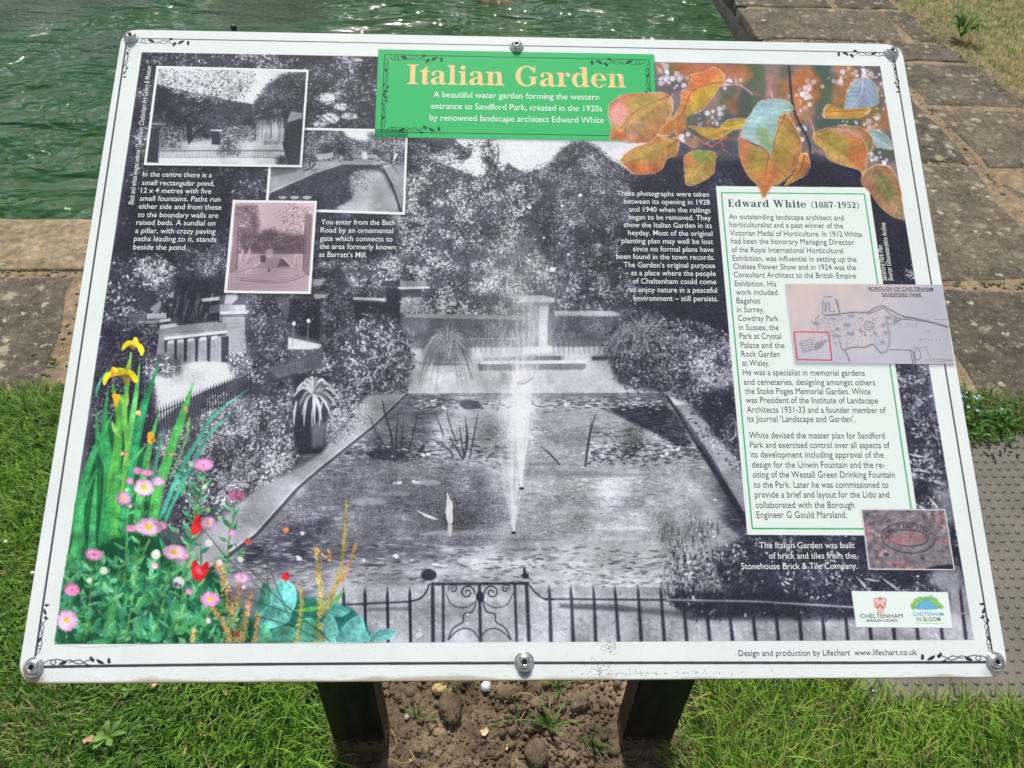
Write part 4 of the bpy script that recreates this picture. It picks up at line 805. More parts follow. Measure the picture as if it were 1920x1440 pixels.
# translucent patches: green hearts, copper rims, pink sheen
for pts, c, a_ in (([(1400, 275), (1430, 284), (1424, 320), (1404, 312)], (134, 146, 70), .5), ([(1448, 270), (1470, 232), (1492, 262), (1478, 300), (1452, 300)], (152, 138, 62), .45), ([(1420, 330), (1460, 318), (1446, 350), (1432, 366)], (186, 92, 66), .5), ([(1390, 262), (1410, 270), (1400, 300), (1388, 296)], (196, 120, 96), .4),
                   ([(1540, 252), (1580, 250), (1590, 280), (1556, 290)], (150, 150, 72), .5), ([(1590, 290), (1622, 284), (1618, 318), (1600, 312)], (196, 98, 70), .5), ([(1548, 240), (1600, 240), (1622, 256), (1590, 256)], (216, 150, 160), .4), ([(1176, 184), (1230, 180), (1222, 202), (1186, 206)], (164, 156, 80), .5), ([(1146, 244), (1176, 250), (1170, 262), (1146, 260)], (204, 92, 72), .5),
                   ([(1150, 198), (1166, 190), (1172, 224), (1150, 232)], (222, 160, 170), .5), ([(1192, 288), (1236, 272), (1250, 284), (1206, 300)], (160, 150, 72), .45), ([(1176, 306), (1226, 312), (1222, 324), (1188, 324)], (200, 96, 66), .5), ([(1300, 150), (1330, 134), (1346, 136), (1310, 166)], (220, 104, 60), .5), ([(1418, 240), (1440, 246), (1444, 284), (1424, 268)], (122, 146, 74), .6), ([(1424, 196), (1470, 192), (1456, 212), (1428, 226)], (168, 200, 214), .6), ([(1640, 330), (1668, 334), (1672, 380), (1652, 370)], (112, 124, 70), .5)):
    fill(crs(pts, 5), C3(c), a_, 4)
# ---------------------------------------------------------------- cut-out flowers, lower left
fm = None
LM = polymask([(300, 560), (180, 600), (102, 1208), (760, 1203), (760, 1060), (640, 900), (480, 640)]) * polymask([(266, 98), (1650, 124), (1826, 1199.5), (100, 1208)])
def blade(pts, w, c, a=1): 
    c = np.array(C3(c)); c = c.mean() + (c - c.mean()) * .88; c = np.clip(c * 1.06, 0, 1); stroke(pts, w, c, a, smooth=True, clip=LM)
    p = np.asarray(pts, float); stroke(p + (1.6, 0), [k * .3 for k in w] if not np.isscalar(w) else w * .3, np.clip(c * 1.16, 0, 1), .6 * a, smooth=True, clip=LM)
fill([(200, 800), (250, 760), (280, 900), (300, 960), (300, 1100), (260, 1210), (100, 1210), (118, 1100), (150, 940)], C3((30, 96, 56)), .95, 4, clip=LM)
for _ in range(60):
    x = rng.uniform(130, 280); y = rng.uniform(860, 1080); g = rng.uniform(.5, 1.05)
    stroke([(x, y), (x - 6, y + rng.uniform(40, 120))], [2, rng.uniform(4, 9)], C3((44 * g, 132 * g, 74 * g)), .7, clip=LM)
for pts, w, c in [([(190, 1180), (192, 1060), (205, 900), (196, 800), (203, 728)], [22, 24, 20, 12, 1], (44, 146, 78)),
                  ([(160, 1180), (150, 1040), (150, 940), (176, 850), (214, 770)], [20, 22, 18, 13, 1], (52, 158, 86)),
                  ([(212, 1150), (215, 1000), (212, 900), (186, 830), (180, 768)], [22, 26, 20, 12, 1], (50, 150, 84)),
                  ([(168, 1180), (170, 1060), (176, 960), (181, 880)], [14, 16, 10, 1], (60, 170, 96)),
                  ([(140, 1150), (146, 990), (160, 930), (182, 878)], [14, 12, 8, 1], (54, 158, 96)),
                  ([(130, 1180), (136, 1060), (150, 960), (152, 920)], [12, 13, 8, 2], (60, 164, 92)),
                  ([(228, 1180), (226, 1000), (248, 860), (268, 770), (300, 674)], [24, 26, 20, 16, 1], (44, 154, 96)),
                  ([(222, 1100), (216, 940), (222, 820), (230, 740)], [18, 18, 16, 10], (66, 158, 70)),
                  ([(252, 1060), (262, 940), (280, 840), (300, 768)], [16, 16, 12, 1], (70, 168, 88)),
                  ([(282, 1050), (292, 940), (322, 840), (345, 770), (363, 716)], [16, 20, 19, 14, 1], (76, 176, 84)),
                  ([(230, 900), (246, 800), (255, 740), (262, 680)], [9, 12, 10, 1], (90, 180, 96)),
                  ([(216, 905), (240, 870), (258, 852), (274, 834)], [6, 11, 8, 1], (70, 172, 96)),
                  ([(205, 690), (192, 708), (182, 730), (181, 744)], [1, 4, 6, 4], (60, 150, 120)),
                  ([(300, 975), (322, 920), (350, 860), (372, 826), (400, 780), (465, 730)], [6, 10, 10, 8, 6, 1], (60, 160, 134)),
                  ([(305, 985), (345, 900), (372, 850), (398, 808), (444, 767)], [6, 9, 8, 6, 1], (58, 150, 128)),
                  ([(286, 905), (294, 860), (307, 802)], [6, 7, 1], (60, 150, 110)), ([(250, 830), (260, 800), (262, 780)], [5, 6, 2], (56, 150, 92)),
                  ([(318, 900), (338, 850), (352, 815), (352, 790)], [2, 4, 5, 3], (96, 170, 96))]:
    blade(pts, w, c)
# iris stems, buds and flowers
stroke([(222, 960), (232, 900), (238, 840), (234, 770), (242, 700), (246, 660)], [5, 7, 8, 9, 6, 4], C3((120, 190, 80)), 1, smooth=True, clip=LM)
stroke([(200, 930), (212, 860), (222, 800), (216, 750), (212, 720)], [4, 6, 7, 8, 4], C3((96, 172, 70)), 1, smooth=True, clip=LM)
for pts, w, c in [([(209, 790), (216, 806), (226, 822)], [2, 9, 2], (140, 190, 90)), ([(224, 742), (236, 760), (240, 740)], [3, 9, 3], (150, 200, 90)), ([(232, 700), (240, 690), (244, 672)], [3, 10, 4], (150, 190, 90)), ([(236, 735), (238, 700)], [8, 3], (96, 170, 80)),
                  ([(278, 880), (279, 850), (280, 836)], [3, 8, 4], (96, 180, 90)), ([(352, 810), (353, 795), (356, 782)], [3, 8, 3], (110, 170, 90)), ([(232, 870), (236, 856), (238, 848)], [2, 4, 2], (160, 200, 110))]:
    stroke(pts, w, C3(c), 1, smooth=True, clip=LM)
YL = C3((240, 214, 40)); YD = C3((226, 160, 30))
def petal(pts, c, a=1): fill(crs(pts, 5), c, a, .3, clip=LM)
petal([(228, 658), (231, 645), (242, 638), (252, 642), (256, 650), (243, 648), (234, 655)], YL); petal([(252, 640), (264, 644), (271, 656), (266, 668), (261, 660), (256, 650)], YL); petal([(248, 648), (250, 635), (256, 632), (260, 640), (258, 650)], C3((248, 222, 70))); petal([(241, 648), (248, 646), (256, 650), (250, 656)], C3((170, 130, 50)), .8)
petal([(193, 719), (196, 703), (212, 694), (226, 697), (240, 703), (226, 704), (206, 708), (198, 722)], YL); petal([(226, 696), (246, 694), (257, 706), (258, 718), (250, 716), (244, 706), (234, 702)], YL); petal([(213, 697), (212, 688), (220, 690), (232, 690), (238, 698), (226, 702)], C3((246, 220, 60))); petal([(228, 704), (240, 702), (246, 712), (240, 720), (232, 716)], C3((176, 140, 60)), .8)
petal([(210, 740), (225, 740), (223, 752), (218, 764), (214, 752)], C3((242, 178, 40))); petal([(277, 812), (286, 810), (288, 820), (282, 834), (277, 828)], C3((242, 178, 40))); petal([(208, 692), (212, 688), (214, 706), (209, 706)], C3((230, 150, 40)))
for x, y, r in ((257, 774, 6), (349, 770, 7), (232, 850, 7), (289, 826, 5), (322, 852, 4), (212, 759, 4)):
    for _ in range(7): petal([(x + rng.normal(0, r * .5) + dx, y + rng.normal(0, r * .4) + dy) for dx, dy in ((-2.4, 0), (0, -2), (2.4, 0), (0, 2))], C3([(196, 150, 80), (150, 96, 60), (220, 190, 130)][rng.integers(0, 3)]))
# leafy stems
GS = [(30, 104, 66), (26, 86, 56), (110, 190, 120), (38, 132, 80), (52, 156, 96), (72, 178, 112), (34, 110, 66), (90, 188, 130), (60, 150, 80), (46, 140, 110)]
fill(crs([(100, 1210), (116, 1120), (150, 1050), (235, 1000), (300, 1010), (330, 1060), (400, 1070), (430, 1120), (480, 1210)], 5), C3((22, 74, 48)), .96, 5, clip=LM)
def lanc(x, y, L, a, w, c, al=1):
    dx, dy = math.sin(a) * L, -math.cos(a) * L; c = np.array(C3(c)); c = c.mean() + (c - c.mean()) * .78
    stroke([(x, y), (x + dx * .5, y + dy * .5 + 1), (x + dx, y + dy)], [2, w, .8], c, al, smooth=True, clip=LM)
    stroke([(x, y), (x + dx * .5, y + dy * .5 + 1), (x + dx, y + dy)], .8, np.clip(c * 1.3, 0, 1), .6, smooth=True, clip=LM)
for _ in range(900):
    x, y = rng.uniform(100, 470), rng.uniform(980, 1215)
    if y < 1205 - (x - 90) * .0 - 150 + max(0, (x - 330)) * .9: continue
    lanc(x, y, rng.uniform(16, 44), rng.normal(0, 1.0), rng.uniform(6, 14), GS[rng.integers(0, 10)], .92)
for sx, sy, ex, ey in [(235, 1200, 262, 1010), (290, 1190, 318, 1060), (160, 1190, 172, 1060), (330, 1190, 352, 1020), (232, 1100, 238, 930), (262, 1000, 268, 930), (200, 1180, 224, 1060), (372, 1100, 376, 1010), (350, 1070, 372, 880), (415, 1110, 432, 980), (430, 1000, 440, 945), (255, 1060, 280, 1010), (380, 1180, 392, 1130), (325, 1100, 330, 1060), (360, 1000, 384, 890)]:
    stroke([(sx, sy), lerp((sx, sy), (ex, ey), .5) + np.array((3, 0)), (ex, ey)], [4, 3.4, 2.4], C3((98, 150, 78)), .95, smooth=True, clip=LM)
    n = int(abs(sy - ey) / 13)
    for k in range(n):
        p = lerp((sx, sy), (ex, ey), k / n + .03); s = -1 if k % 2 else 1
        lanc(p[0], p[1], rng.uniform(14, 28), s * rng.uniform(.6, 1.3), rng.uniform(5, 9), GS[rng.integers(2, 10)])
for x, y, L, a, w in [(300, 1000, 40, .2, 10), (262, 930, 26, 1.2, 8), (340, 930, 26, .3, 8), (395, 965, 26, .9, 6), (350, 925, 22, -.9, 8), (360, 1010, 30, -.5, 9), (310, 1000, 30, 2.3, 7), (372, 930, 24, -1.0, 7), (335, 1000, 26, -.9, 8), (345, 1010, 24, 1.9, 8), (435, 1000, 24, .4, 7), (440, 1040, 22, 1.3, 8), (425, 1050, 26, -1.2, 7), (300, 1010, 46, 2.7, 12), (330, 880, 22, 2.2, 7), (350, 905, 20, 1.6, 7)]:
    lanc(x, y, L, a, w, GS[rng.integers(3, 9)])
# teal hosta leaves
def hosta(pts, c, v):
    c = np.array(C3(c)); c = c.mean() + (c - c.mean()) * .80; q = P(crs(pts, 5)); a0, a1 = P(v)[0], P(v)[-1]; d = (a1 - a0) / np.linalg.norm(a1 - a0); n = np.array((-d[1], d[0])); w = np.abs((q - a0) @ n).max()
    def col(X, Y):
        s = ((X - a0[0]) * n[0] + (Y - a0[1]) * n[1]) / w; u = ((X - a0[0]) * d[0] + (Y - a0[1]) * d[1]) / np.linalg.norm(a1 - a0)
        return np.clip(c * (1 + .10 * np.tanh(6 * s) + .05 * np.cos(u * 25 - abs(s) * 9) - .12 * (1 - u))[..., None], 0, 1)
    fillc(q, np.clip(c * 1.28, 0, 1), 1, .4, clip=LM); c0 = q.mean(0); fillc(c0 + (q - c0) * .95, col, 1, .3, clip=LM)
    stroke([v[0], v[1]], 1.2, np.clip(c * .78, 0, 1), .7, clip=LM)
fill([(470, 1205), (480, 1130), (520, 1110), (560, 1120), (600, 1120), (660, 1140), (690, 1180), (700, 1205)], C3((34, 110, 96)), .95, 4, clip=LM)
for pts, c, v in [([(480, 1150), (490, 1100), (500, 1092), (512, 1110), (505, 1140)], (66, 150, 130), ((488, 1150), (500, 1095))),
                  ([(508, 1128), (514, 1105), (526, 1087), (545, 1092), (556, 1112), (552, 1140), (535, 1160), (514, 1150)], (96, 196, 188), ((530, 1160), (528, 1090))),
                  ([(484, 1172), (490, 1150), (510, 1132), (535, 1140), (546, 1158), (530, 1172), (505, 1178)], (90, 190, 176), ((486, 1172), (540, 1145))),
                  ([(600, 1130), (625, 1126), (648, 1140), (656, 1146), (640, 1156), (612, 1152)], (84, 184, 166), ((602, 1132), (654, 1146))),
                  ([(545, 1195), (560, 1165), (585, 1160), (596, 1180), (590, 1204), (560, 1206)], (80, 180, 150), ((548, 1200), (590, 1164))),
                  ([(598, 1204), (603, 1172), (618, 1150), (632, 1172), (634, 1204)], (104, 200, 186), ((606, 1204), (618, 1154))),
                  ([(628, 1204), (648, 1170), (668, 1156), (680, 1158), (686, 1180), (690, 1204)], (96, 194, 190), ((640, 1204), (676, 1160))),
                  ([(693, 1196), (706, 1182), (724, 1178), (744, 1184), (732, 1198), (706, 1203)], (104, 200, 196), ((694, 1198), (742, 1184))),
                  ([(480, 1206), (486, 1184), (496, 1168), (507, 1185), (510, 1206)], (84, 184, 140), ((488, 1206), (496, 1170))),
                  ([(508, 1190), (520, 1178), (545, 1176), (556, 1190), (540, 1204), (514, 1206)], (76, 172, 146), ((510, 1196), (552, 1184)))]:
    hosta(pts, c, v)
lanc(552, 1145, 60, 1.45, 10, (90, 186, 80)); lanc(615, 1140, 46, .75, 9, (100, 190, 90)); lanc(590, 1190, 26, .4, 16, (80, 170, 80))
# dock seed spikes
def spike(pts, w, cols):
    l = crs(pts, 14, False); L = np.linalg.norm(np.diff(l, axis=0), axis=1).sum(); n = int(L * 2.2)
    i = np.sort(rng.integers(0, len(l), n)); t = i / len(l); p = l[i] + rng.normal(0, 1, (n, 2)) * (w * (.45 + .55 * (1 - t)))[:, None] * .5
    c = np.array([C3(cols[rng.integers(0, len(cols))]) for _ in range(n)], np.float32)
    stamps(P(p), rng.uniform(3, 6, n), rng.uniform(2.5, 4, n), rng.uniform(0, 3, n), c, 1, LM)
OC = [(206, 150, 96), (190, 128, 84), (222, 176, 120), (150, 104, 70), (200, 160, 90)]; OG = [(176, 166, 84), (196, 160, 90), (140, 140, 70), (212, 180, 110)]
stroke([(640, 1080), (622, 1120), (600, 1150)], 2, C3((120, 130, 60)), .9, clip=LM)
spike([(604, 1150), (625, 1110), (640, 1060), (646, 1000), (650, 940)], 6, OG); spike([(598, 1204), (600, 1150), (602, 1110), (597, 1078), (594, 1032)], 9, OG); spike([(636, 1095), (650, 1070), (662, 1040), (667, 1020)], 5, OC)
spike([(556, 1200), (562, 1160), (566, 1130), (563, 1100)], 5, OG); spike([(592, 1030), (620, 1050), (615, 1030)], 3, OC)
spike([(440, 1204), (432, 1150), (425, 1110), (413, 1062), (408, 1060)], 14, OC); spike([(450, 1204), (462, 1160), (470, 1110)], 9, OC); spike([(430, 1204), (424, 1180), (414, 1160), (398, 1140)], 8, OC); spike([(360, 1204), (364, 1180)], 6, OC); spike([(478, 1204), (484, 1150)], 6, OC); spike([(436, 1150), (448, 1110), (446, 1085)], 8, OC)
for pts in ([(372, 980), (420, 1040), (460, 1078), (500, 1116)], [(500, 1050), (545, 1160), (575, 1166), (620, 1204)], [(470, 1070), (520, 1120), (560, 1155), (610, 1190)], [(430, 1110), (500, 1135), (560, 1155)], [(440, 1018), (462, 1060), (500, 1090)], [(503, 1040), (520, 1010), (534, 995)], [(500, 1050), (504, 1120)], [(480, 1155), (550, 1175), (600, 1200)]):
    stroke(pts, 1.5, C3((60, 80, 66)), .9, smooth=True, clip=LM)
# daisies
def daisy(x, y, r, cen=None, flat=1.0, c=(232, 160, 206), an=0.0):
    c = np.array(c, float); n = max(16, int(r * 2.4))
    for ring, sc in ((1.0, .86), (.8, 1.0), (.55, 1.08)):
        for k in range(n):
            a = 2 * np.pi * (k + rng.random() * .5) / n + an; L = r * ring * rng.uniform(.86, 1.06)
            stroke([(x + math.cos(a) * r * .12, y + math.sin(a) * r * .12 * flat), (x + math.cos(a) * L * .7, y + math.sin(a) * L * .7 * flat), (x + math.cos(a) * L, y + math.sin(a) * L * flat)], [1, r * .17, r * .07 + .4], C3(c * sc * rng.uniform(.9, 1.08)), 1, clip=LM)
    if cen:
        th = np.linspace(0, 2 * np.pi, 12, endpoint=False); fill(np.c_[x + cen * np.cos(th), y + cen * .85 * np.sin(th)], C3((240, 196, 50)), 1, .5, clip=LM); fill(np.c_[x + cen * .5 * np.cos(th), y + cen * .4 * np.sin(th)], C3((250, 214, 70)), .8, .5, clip=LM)
PK = (226, 150, 200); PL = (240, 186, 224)
for a in [(258, 883, 10, None, .8, PK), (276, 887, 13, None, .5, PK), (244, 902, 8.5, None, .9, PK), (297, 903, 13, None, .72, PL), (270, 914, 20, 6.5, .85, PL), (232, 935, 14, 4, .95, PK), (381, 871, 20, None, .62, PK), (443, 929, 17, None, .6, (232, 140, 190)), (303, 985, 11, None, .8, PK), (246, 991, 11, None, .7, PK), (279, 988, 25, 7.5, .7, PL), (456, 953, 0, None, 1, PL),
          (346, 1043, 10, None, .8, PK), (327, 1035, 22, 6, .64, PL), (388, 981, 16, 3, .8, PL), (176, 1040, 17, None, .72, PK), (455, 1083, 18, None, .62, PL), (135, 1106, 16, None, .78, (232, 130, 180)), (125, 1163, 21, 6, 1.0, PL), (394, 1124, 19, 5.5, .82, PK), (354, 1109, 8, None, 1, PK), (436, 999, 8, None, 1, PK), (290, 1061, 8, None, .9, (236, 170, 190)), (244, 949, 5, None, 1, PK), (457, 1101, 5, None, 1, (226, 206, 220)), (391, 1164, 6, None, 1.1, (226, 206, 220))]:
    if a[2]: daisy(*a)
def blob(x, y, r, c, a=1, k=1.0):
    th = np.linspace(0, 2 * np.pi, 12, endpoint=False); fill(np.c_[x + r * np.cos(th), y + r * k * np.sin(th)], C3(c), a, .6, clip=LM)
for x, y, r, c in [(292, 1040, 9, (224, 228, 214)), (294, 1036, 6, (240, 240, 230)), (392, 1018, 7, (224, 222, 214)), (195, 1070, 8, (214, 222, 206)), (384, 913, 5, (206, 222, 190)), (168, 1088, 5, (220, 220, 200)), (450, 1048, 5, (226, 230, 216)), (452, 1050, 5, (210, 216, 200)), (358, 870, 5, (190, 210, 170)), (238, 918, 4, (180, 210, 160)), (335, 1092, 11, (214, 216, 222)), (330, 1096, 5, (90, 90, 110)), (338, 1098, 3, (80, 80, 100)), (412, 1055, 6, (226, 220, 206)), (390, 956, 5, (150, 190, 120)), (412, 971, 4, (160, 200, 140))]:
    blob(x, y, r, c)
RD = (222, 44, 48)
petal([(358, 994), (366, 968), (376, 968), (378, 990), (370, 1001), (360, 1002)], C3(RD)); daisy(390, 981, 15, 3, .85, PL)
petal([(358, 1062), (366, 1050), (376, 1062), (388, 1052), (392, 1066), (384, 1082), (374, 1088), (362, 1084)], C3(RD)); petal([(366, 1062), (374, 1064), (380, 1078), (370, 1076)], C3((250, 110, 130)), .9)
petal([(458, 1014), (466, 1008), (471, 1016), (464, 1022)], C3((206, 84, 80))); petal([(528, 1080), (536, 1072), (543, 1080), (537, 1090), (530, 1086)], C3(RD)); blob(536, 994, 6, (226, 120, 70)); blob(537, 993, 3, (240, 160, 110)); petal([(441, 1188), (447, 1185), (449, 1192), (443, 1194)], C3((196, 50, 50)))
petal([(372, 1090), (372, 1078), (378, 1078), (377, 1092)], C3(RD), .7)
# soft photographic modelling over the coloured cut-outs
def colour_finish(mask, soft, shade, size, fine, keep_green=False):
    ys_, xs_ = np.nonzero(mask > .01); y0, y1, x0, x1 = ys_.min(), ys_.max() + 1, xs_.min(), xs_.max() + 1
    sub = IMG[y0:y1, x0:x1].copy(); m = mask[y0:y1, x0:x1, None]; sat = (sub.max(-1, keepdims=True) - sub.min(-1, keepdims=True)); m = m * np.clip(sat * 7 - .35, 0, 1)
    if keep_green: m = m * (sub[..., 1:2] < sub[..., 0:1] * 1.9)
    b = sub * (1 - soft) + blur(sub, 1) * soft
    z = noise(y1 - y0, x1 - x0, size, octaves=4)[..., None]; f = noise(y1 - y0, x1 - x0, 5, octaves=2)[..., None]
    b = np.clip(b * (1 + shade * z + fine * f) + rng.standard_normal(b.shape[:2])[..., None].astype(np.float32) * .008, 0, 1)
    IMG[y0:y1, x0:x1] = sub + (b - sub) * m
colour_finish(LM, .6, .10, 34, .045)
colour_finish(polymask([(1136, 110), (1660, 118), (1705, 420), (1130, 420)]), .45, .05, 30, .025, True)
# ---------------------------------------------------------------- border rule and corner ornaments
BR = C3((62, 64, 74))
for p, q, w in (((262, 72), (1662, 98.8), 2.0), ((1677, 112), (1861, 1226), 3.0), ((77, 1250.5), (1850, 1241.5), 4.6), ((237, 80), (66, 1232), 3.4)):
    n = 14; pts = [lerp(p, q, i / n) for i in range(n + 1)]
    if w == 4.6: pts = [(x, y - 3.2 * math.sin(math.pi * min(1, (x - 77) / 1500) ** .8)) for x, y in pts]
    stroke(pts, w, BR)
OB = C3((52, 54, 62))
ornament((258, 75.5), (1, .02), (0, 1), .84, OB); ornament((241, 84), (-.16, .99), (1, .02), .54, OB)
ornament((1663, 100), (-1, -.019), (0, 1), .8, OB); ornament((1676, 112), (.16, .99), (-1, -.02), .54, OB)
ornament((86, 1244), (1, -.004), (0, -1), 1.05, OB); ornament((70, 1224), (.16, -.99), (1, 0), .80, OB)
ornament((1848, 1236), (-1, .004), (0, -1), 1.05, OB); ornament((1859, 1222), (-.165, -.99), (-1, 0), .80, OB)
# ---------------------------------------------------------------- park plan
MP = [(1472, 532), (1766.5, 534), (1789, 683.5), (1490, 681)]
fill([(x + 1, y + 4) for x, y in MP], C3((60, 60, 80)), .35, 4)
mn = noise(CHT // 3, CW // 3, 30, 60, 4)
def mapcol(X, Y):
    z = mn[np.clip((Y / 3).astype(int), 0, CHT // 3 - 1), np.clip((X / 3).astype(int), 0, CW // 3 - 1)]
    b = P([(1472, 532), (1490, 681), (1700, 560)]); u = (Y - b[0, 1]) / (b[1, 1] - b[0, 1]); v = (X - b[0, 0]) / (b[2, 0] - b[0, 0])
    w = np.clip(.85 - u * .9 - .45 * v + z * .22, 0, 1)[..., None]
    return C3((186, 183, 196)) + (C3((212, 188, 180)) - C3((186, 183, 196))) * w + (z * .012)[..., None]
fill(MP, mapcol, tex=.008); mk = polymask(MP)
PC = C3((112, 112, 126)); PD = C3((84, 84, 98))
def ml(pts, w=1.4, c=PC, a=.85, sm=True): stroke(pts, w, c, a, .3, smooth=sm and len(pts) > 2, clip=mk)
ml([(1630, 546), (1749.5, 546.5)], 1.2, PD, 1); ml([(1654, 556.5), (1728, 557)], 1.2, PD, 1)
ml([(1543, 563), (1542, 590), (1575, 592), (1570, 562)], 2.4, PC, .7, False); ml([(1548, 566), (1548, 586)], 2, PD, .6); ml([(1554, 566), (1555, 584), (1566, 584)], 2.4, PC, .8, False); ml([(1544, 557), (1561, 557)], 1.4, PD)
ml([(1566, 560), (1574, 586)], 3.5, PC, .6)
for y in (570, 576, 582): ml([(1544, y), (1552, y)], 1, PC, .8)
ml([(1545, 592), (1580, 588), (1600, 586), (1625, 586), (1640, 578), (1655, 574), (1670, 582), (1690, 592), (1720, 598), (1745, 604), (1779, 613)], 3.4, PC, .75)
ml([(1625, 590), (1645, 582), (1656, 578), (1668, 588), (1690, 598), (1720, 601), (1748, 606), (1779, 615)], 1.6, PD, .9)
ml([(1692, 592), (1700, 597), (1712, 596), (1722, 600)], 3, PD, .5); ml([(1680, 600), (1676, 606), (1690, 598)], 4, PC, .6)
ml([(1750, 599), (1777, 599.5)], 1, PC, .9)
ml([(1583, 656), (1600, 651), (1620, 651), (1636, 646), (1644, 654), (1652, 663)], 3, PC, .8); ml([(1652, 663), (1664, 656), (1668, 630), (1661, 600)], 5, PC, .35)
ml([(1668, 656), (1706, 656.5), (1712, 683)], 2, PD, .8, False); ml([(1706, 656), (1712, 660), (1716, 682)], 4, PD, .5, False)
ml([(1573, 635), (1578, 655), (1586, 660), (1592, 678)], 2.4, PC, .6); ml([(1580, 655), (1596, 679)], 1.2, PC, .8)
ml([(1715, 657), (1716, 672), (1722, 675), (1726, 668), (1723, 657), (1716, 656)], 1.4, PD, .8); ml([(1712, 652), (1735, 652), (1745, 673), (1787, 676)], 1.6, PC, .7, False); ml([(1735, 673), (1760, 679), (1787, 674)], 1.2, PC, .6)
th = np.linspace(0, 2 * np.pi, 20); ml(np.c_[1629 + 9 * np.cos(th), 611 + 8 * np.sin(th)], 1.6, PC, .9); ml(np.c_[1629 + 4 * np.cos(th), 611 + 4 * np.sin(th)], 2, PC, .6)
for x, y, w, h in ((1596, 593, 14, 6), (1588, 609, 16, 7), (1595, 626, 16, 8), (1614, 597, 6, 7), (1613, 620, 8, 8), (1622, 628, 7, 6), (1640, 625, 9, 8), (1638, 600, 6, 5), (1530, 607, 12, 10), (1562, 598, 16, 5), (1570, 617, 9, 7), (1656, 610, 8, 10), (1660, 624, 6, 10), (1679, 600, 10, 10), (1568, 630, 20, 6), (1655, 642, 8, 8), (1665, 596, 16, 8), (1566, 644, 7, 6)):
    fill(crs([(x - w / 2, y), (x - w * .1, y - h / 2), (x + w / 2, y - h * .1), (x + w * .1, y + h / 2)], 4), PC, .5, .8, clip=mk)
n = 420; pos = scatter([(1545, 590), (1640, 582), (1668, 600), (1668, 655), (1640, 645), (1585, 652), (1530, 620)], n); stamps(pos, rng.uniform(1.5, 5, n), 1.6, rng.uniform(0, 3, n), np.broadcast_to(PC, (n, 3)).copy(), .6, mk)
n = 160; pos = scatter([(1516, 600), (1560, 594), (1575, 622), (1540, 650), (1500, 662), (1496, 645), (1518, 636)], n); stamps(pos, rng.uniform(2, 6, n), 1.6, rng.uniform(0, 3, n), np.broadcast_to(PC, (n, 3)).copy(), .6, mk)
n = 60; pos = P(np.c_[rng.uniform(1660, 1720, n), rng.normal(608, 3, n)]); stamps(pos, 3, 1.6, rng.uniform(0, 3, n), np.broadcast_to(PC, (n, 3)).copy(), .7, mk)
for k in range(5): ml([(1502 + k, 640 + k * 4.6), (1525, 636 + k * 4.6)], 1.4, PC, .8)
ml([(1500, 640), (1506, 661), (1530, 656)], 1.2, PC, .8, False); fill(crs([(1526, 650), (1532, 642), (1545, 640), (1540, 652), (1530, 656)], 4), PC, .6, 1, clip=mk); ml([(1528, 600), (1536, 590)], 2, PC, .7); ml([(1546, 642), (1552, 638)], 2, PD, .7)
for k, x in enumerate((1724, 1732, 1739, 1745, 1755, 1762, 1775)): ml([(x, 637.4), (x + (4 if k < 1 else 2), 637.4)], 1.6, PD, .8)
ml([(1738, 621), (1742, 621)], 1, PD, .8)
RR = C3((206, 44, 72))
for p, q in (((1488.5, 622.5), (1553.5, 623)), ((1553.5, 622), (1559.5, 676)), ((1559.5, 675.5), (1494.5, 674.5)), ((1494.5, 675), (1488.5, 622))): stroke([p, q], 2.2, RR)
# ---------------------------------------------------------------- stamped brick
BP = [(1614, 954), (1772.5, 954.5), (1790.5, 1069.5), (1628, 1068.5)]; BI = [(1616.5, 956.5), (1770.5, 957), (1787.5, 1067), (1630.5, 1066)]
fill([(x + 1, y + 2) for x, y in BP], C3((40, 40, 50)), .3, 2); fill(BP, C3((206, 200, 208)))
bn = noise(CHT // 2, CW // 2, 5, 4, 3); bn2 = noise(CHT // 2, CW // 2, 26, 9, 5)
def brc(X, Y):
    i, j = np.clip((Y / 2).astype(int), 0, CHT // 2 - 1), np.clip((X / 2).astype(int), 0, CW // 2 - 1)
    z = bn[i, j]; z2 = bn2[i, j]; w = np.clip(z2 * .8 + z * .35 - .25, 0, 1)[..., None]
    return np.clip(C3((124, 116, 124)) + (C3((156, 120, 122)) - C3((124, 116, 124))) * w + (z * .05)[..., None], 0, 1)
fill(BI, brc, tex=.02); bm = polymask(BI)
for rx, ry in ((49.5, 28.5), (37, 15.5)):
    th = np.linspace(0, 2 * np.pi, 70); e = np.c_[1703 + rx * np.cos(th) + (.12 * ry * np.sin(th)), 1009 + ry * np.sin(th) + .02 * rx * np.cos(th)]
    stroke(e, 2.4, C3((52, 44, 54)), .9, .5, clip=bm); stroke(e + (.8, 1.6), 1.2, C3((176, 160, 168)), .6, .5, clip=bm)
fill(crs([(1668, 1012), (1690, 998), (1720, 1000), (1736, 1012), (1712, 1022), (1684, 1021)], 5), C3((170, 120, 118)), .5, 3, clip=bm)
fill([(1735, 1066), (1760, 1060), (1788, 1058), (1788, 1068), (1735, 1068)], C3((34, 30, 40)), .9, 1, clip=bm)
for x, y, r in ((1661, 1040, 6), (1702, 958, 4), (1711, 971, 3), (1630, 982, 2), (1748, 966, 3), (1634, 962, 2), (1765, 990, 4), (1706, 1008, 3)):
    fill(crs([(x - r, y), (x, y - r * .7), (x + r, y), (x, y + r * .6)], 4), C3((60, 52, 62)), .8, .7, clip=bm); stroke([(x - r, y + 1), (x, y + r * .7)], 1, C3((190, 180, 186)), .7, clip=bm)
# ---------------------------------------------------------------- logo block
LP = [(1596, 1108), (1777, 1110), (1786, 1177.5), (1605.5, 1176)]
fill(LP, C3((226, 236, 232)))
CR = C3((206, 120, 104)); 
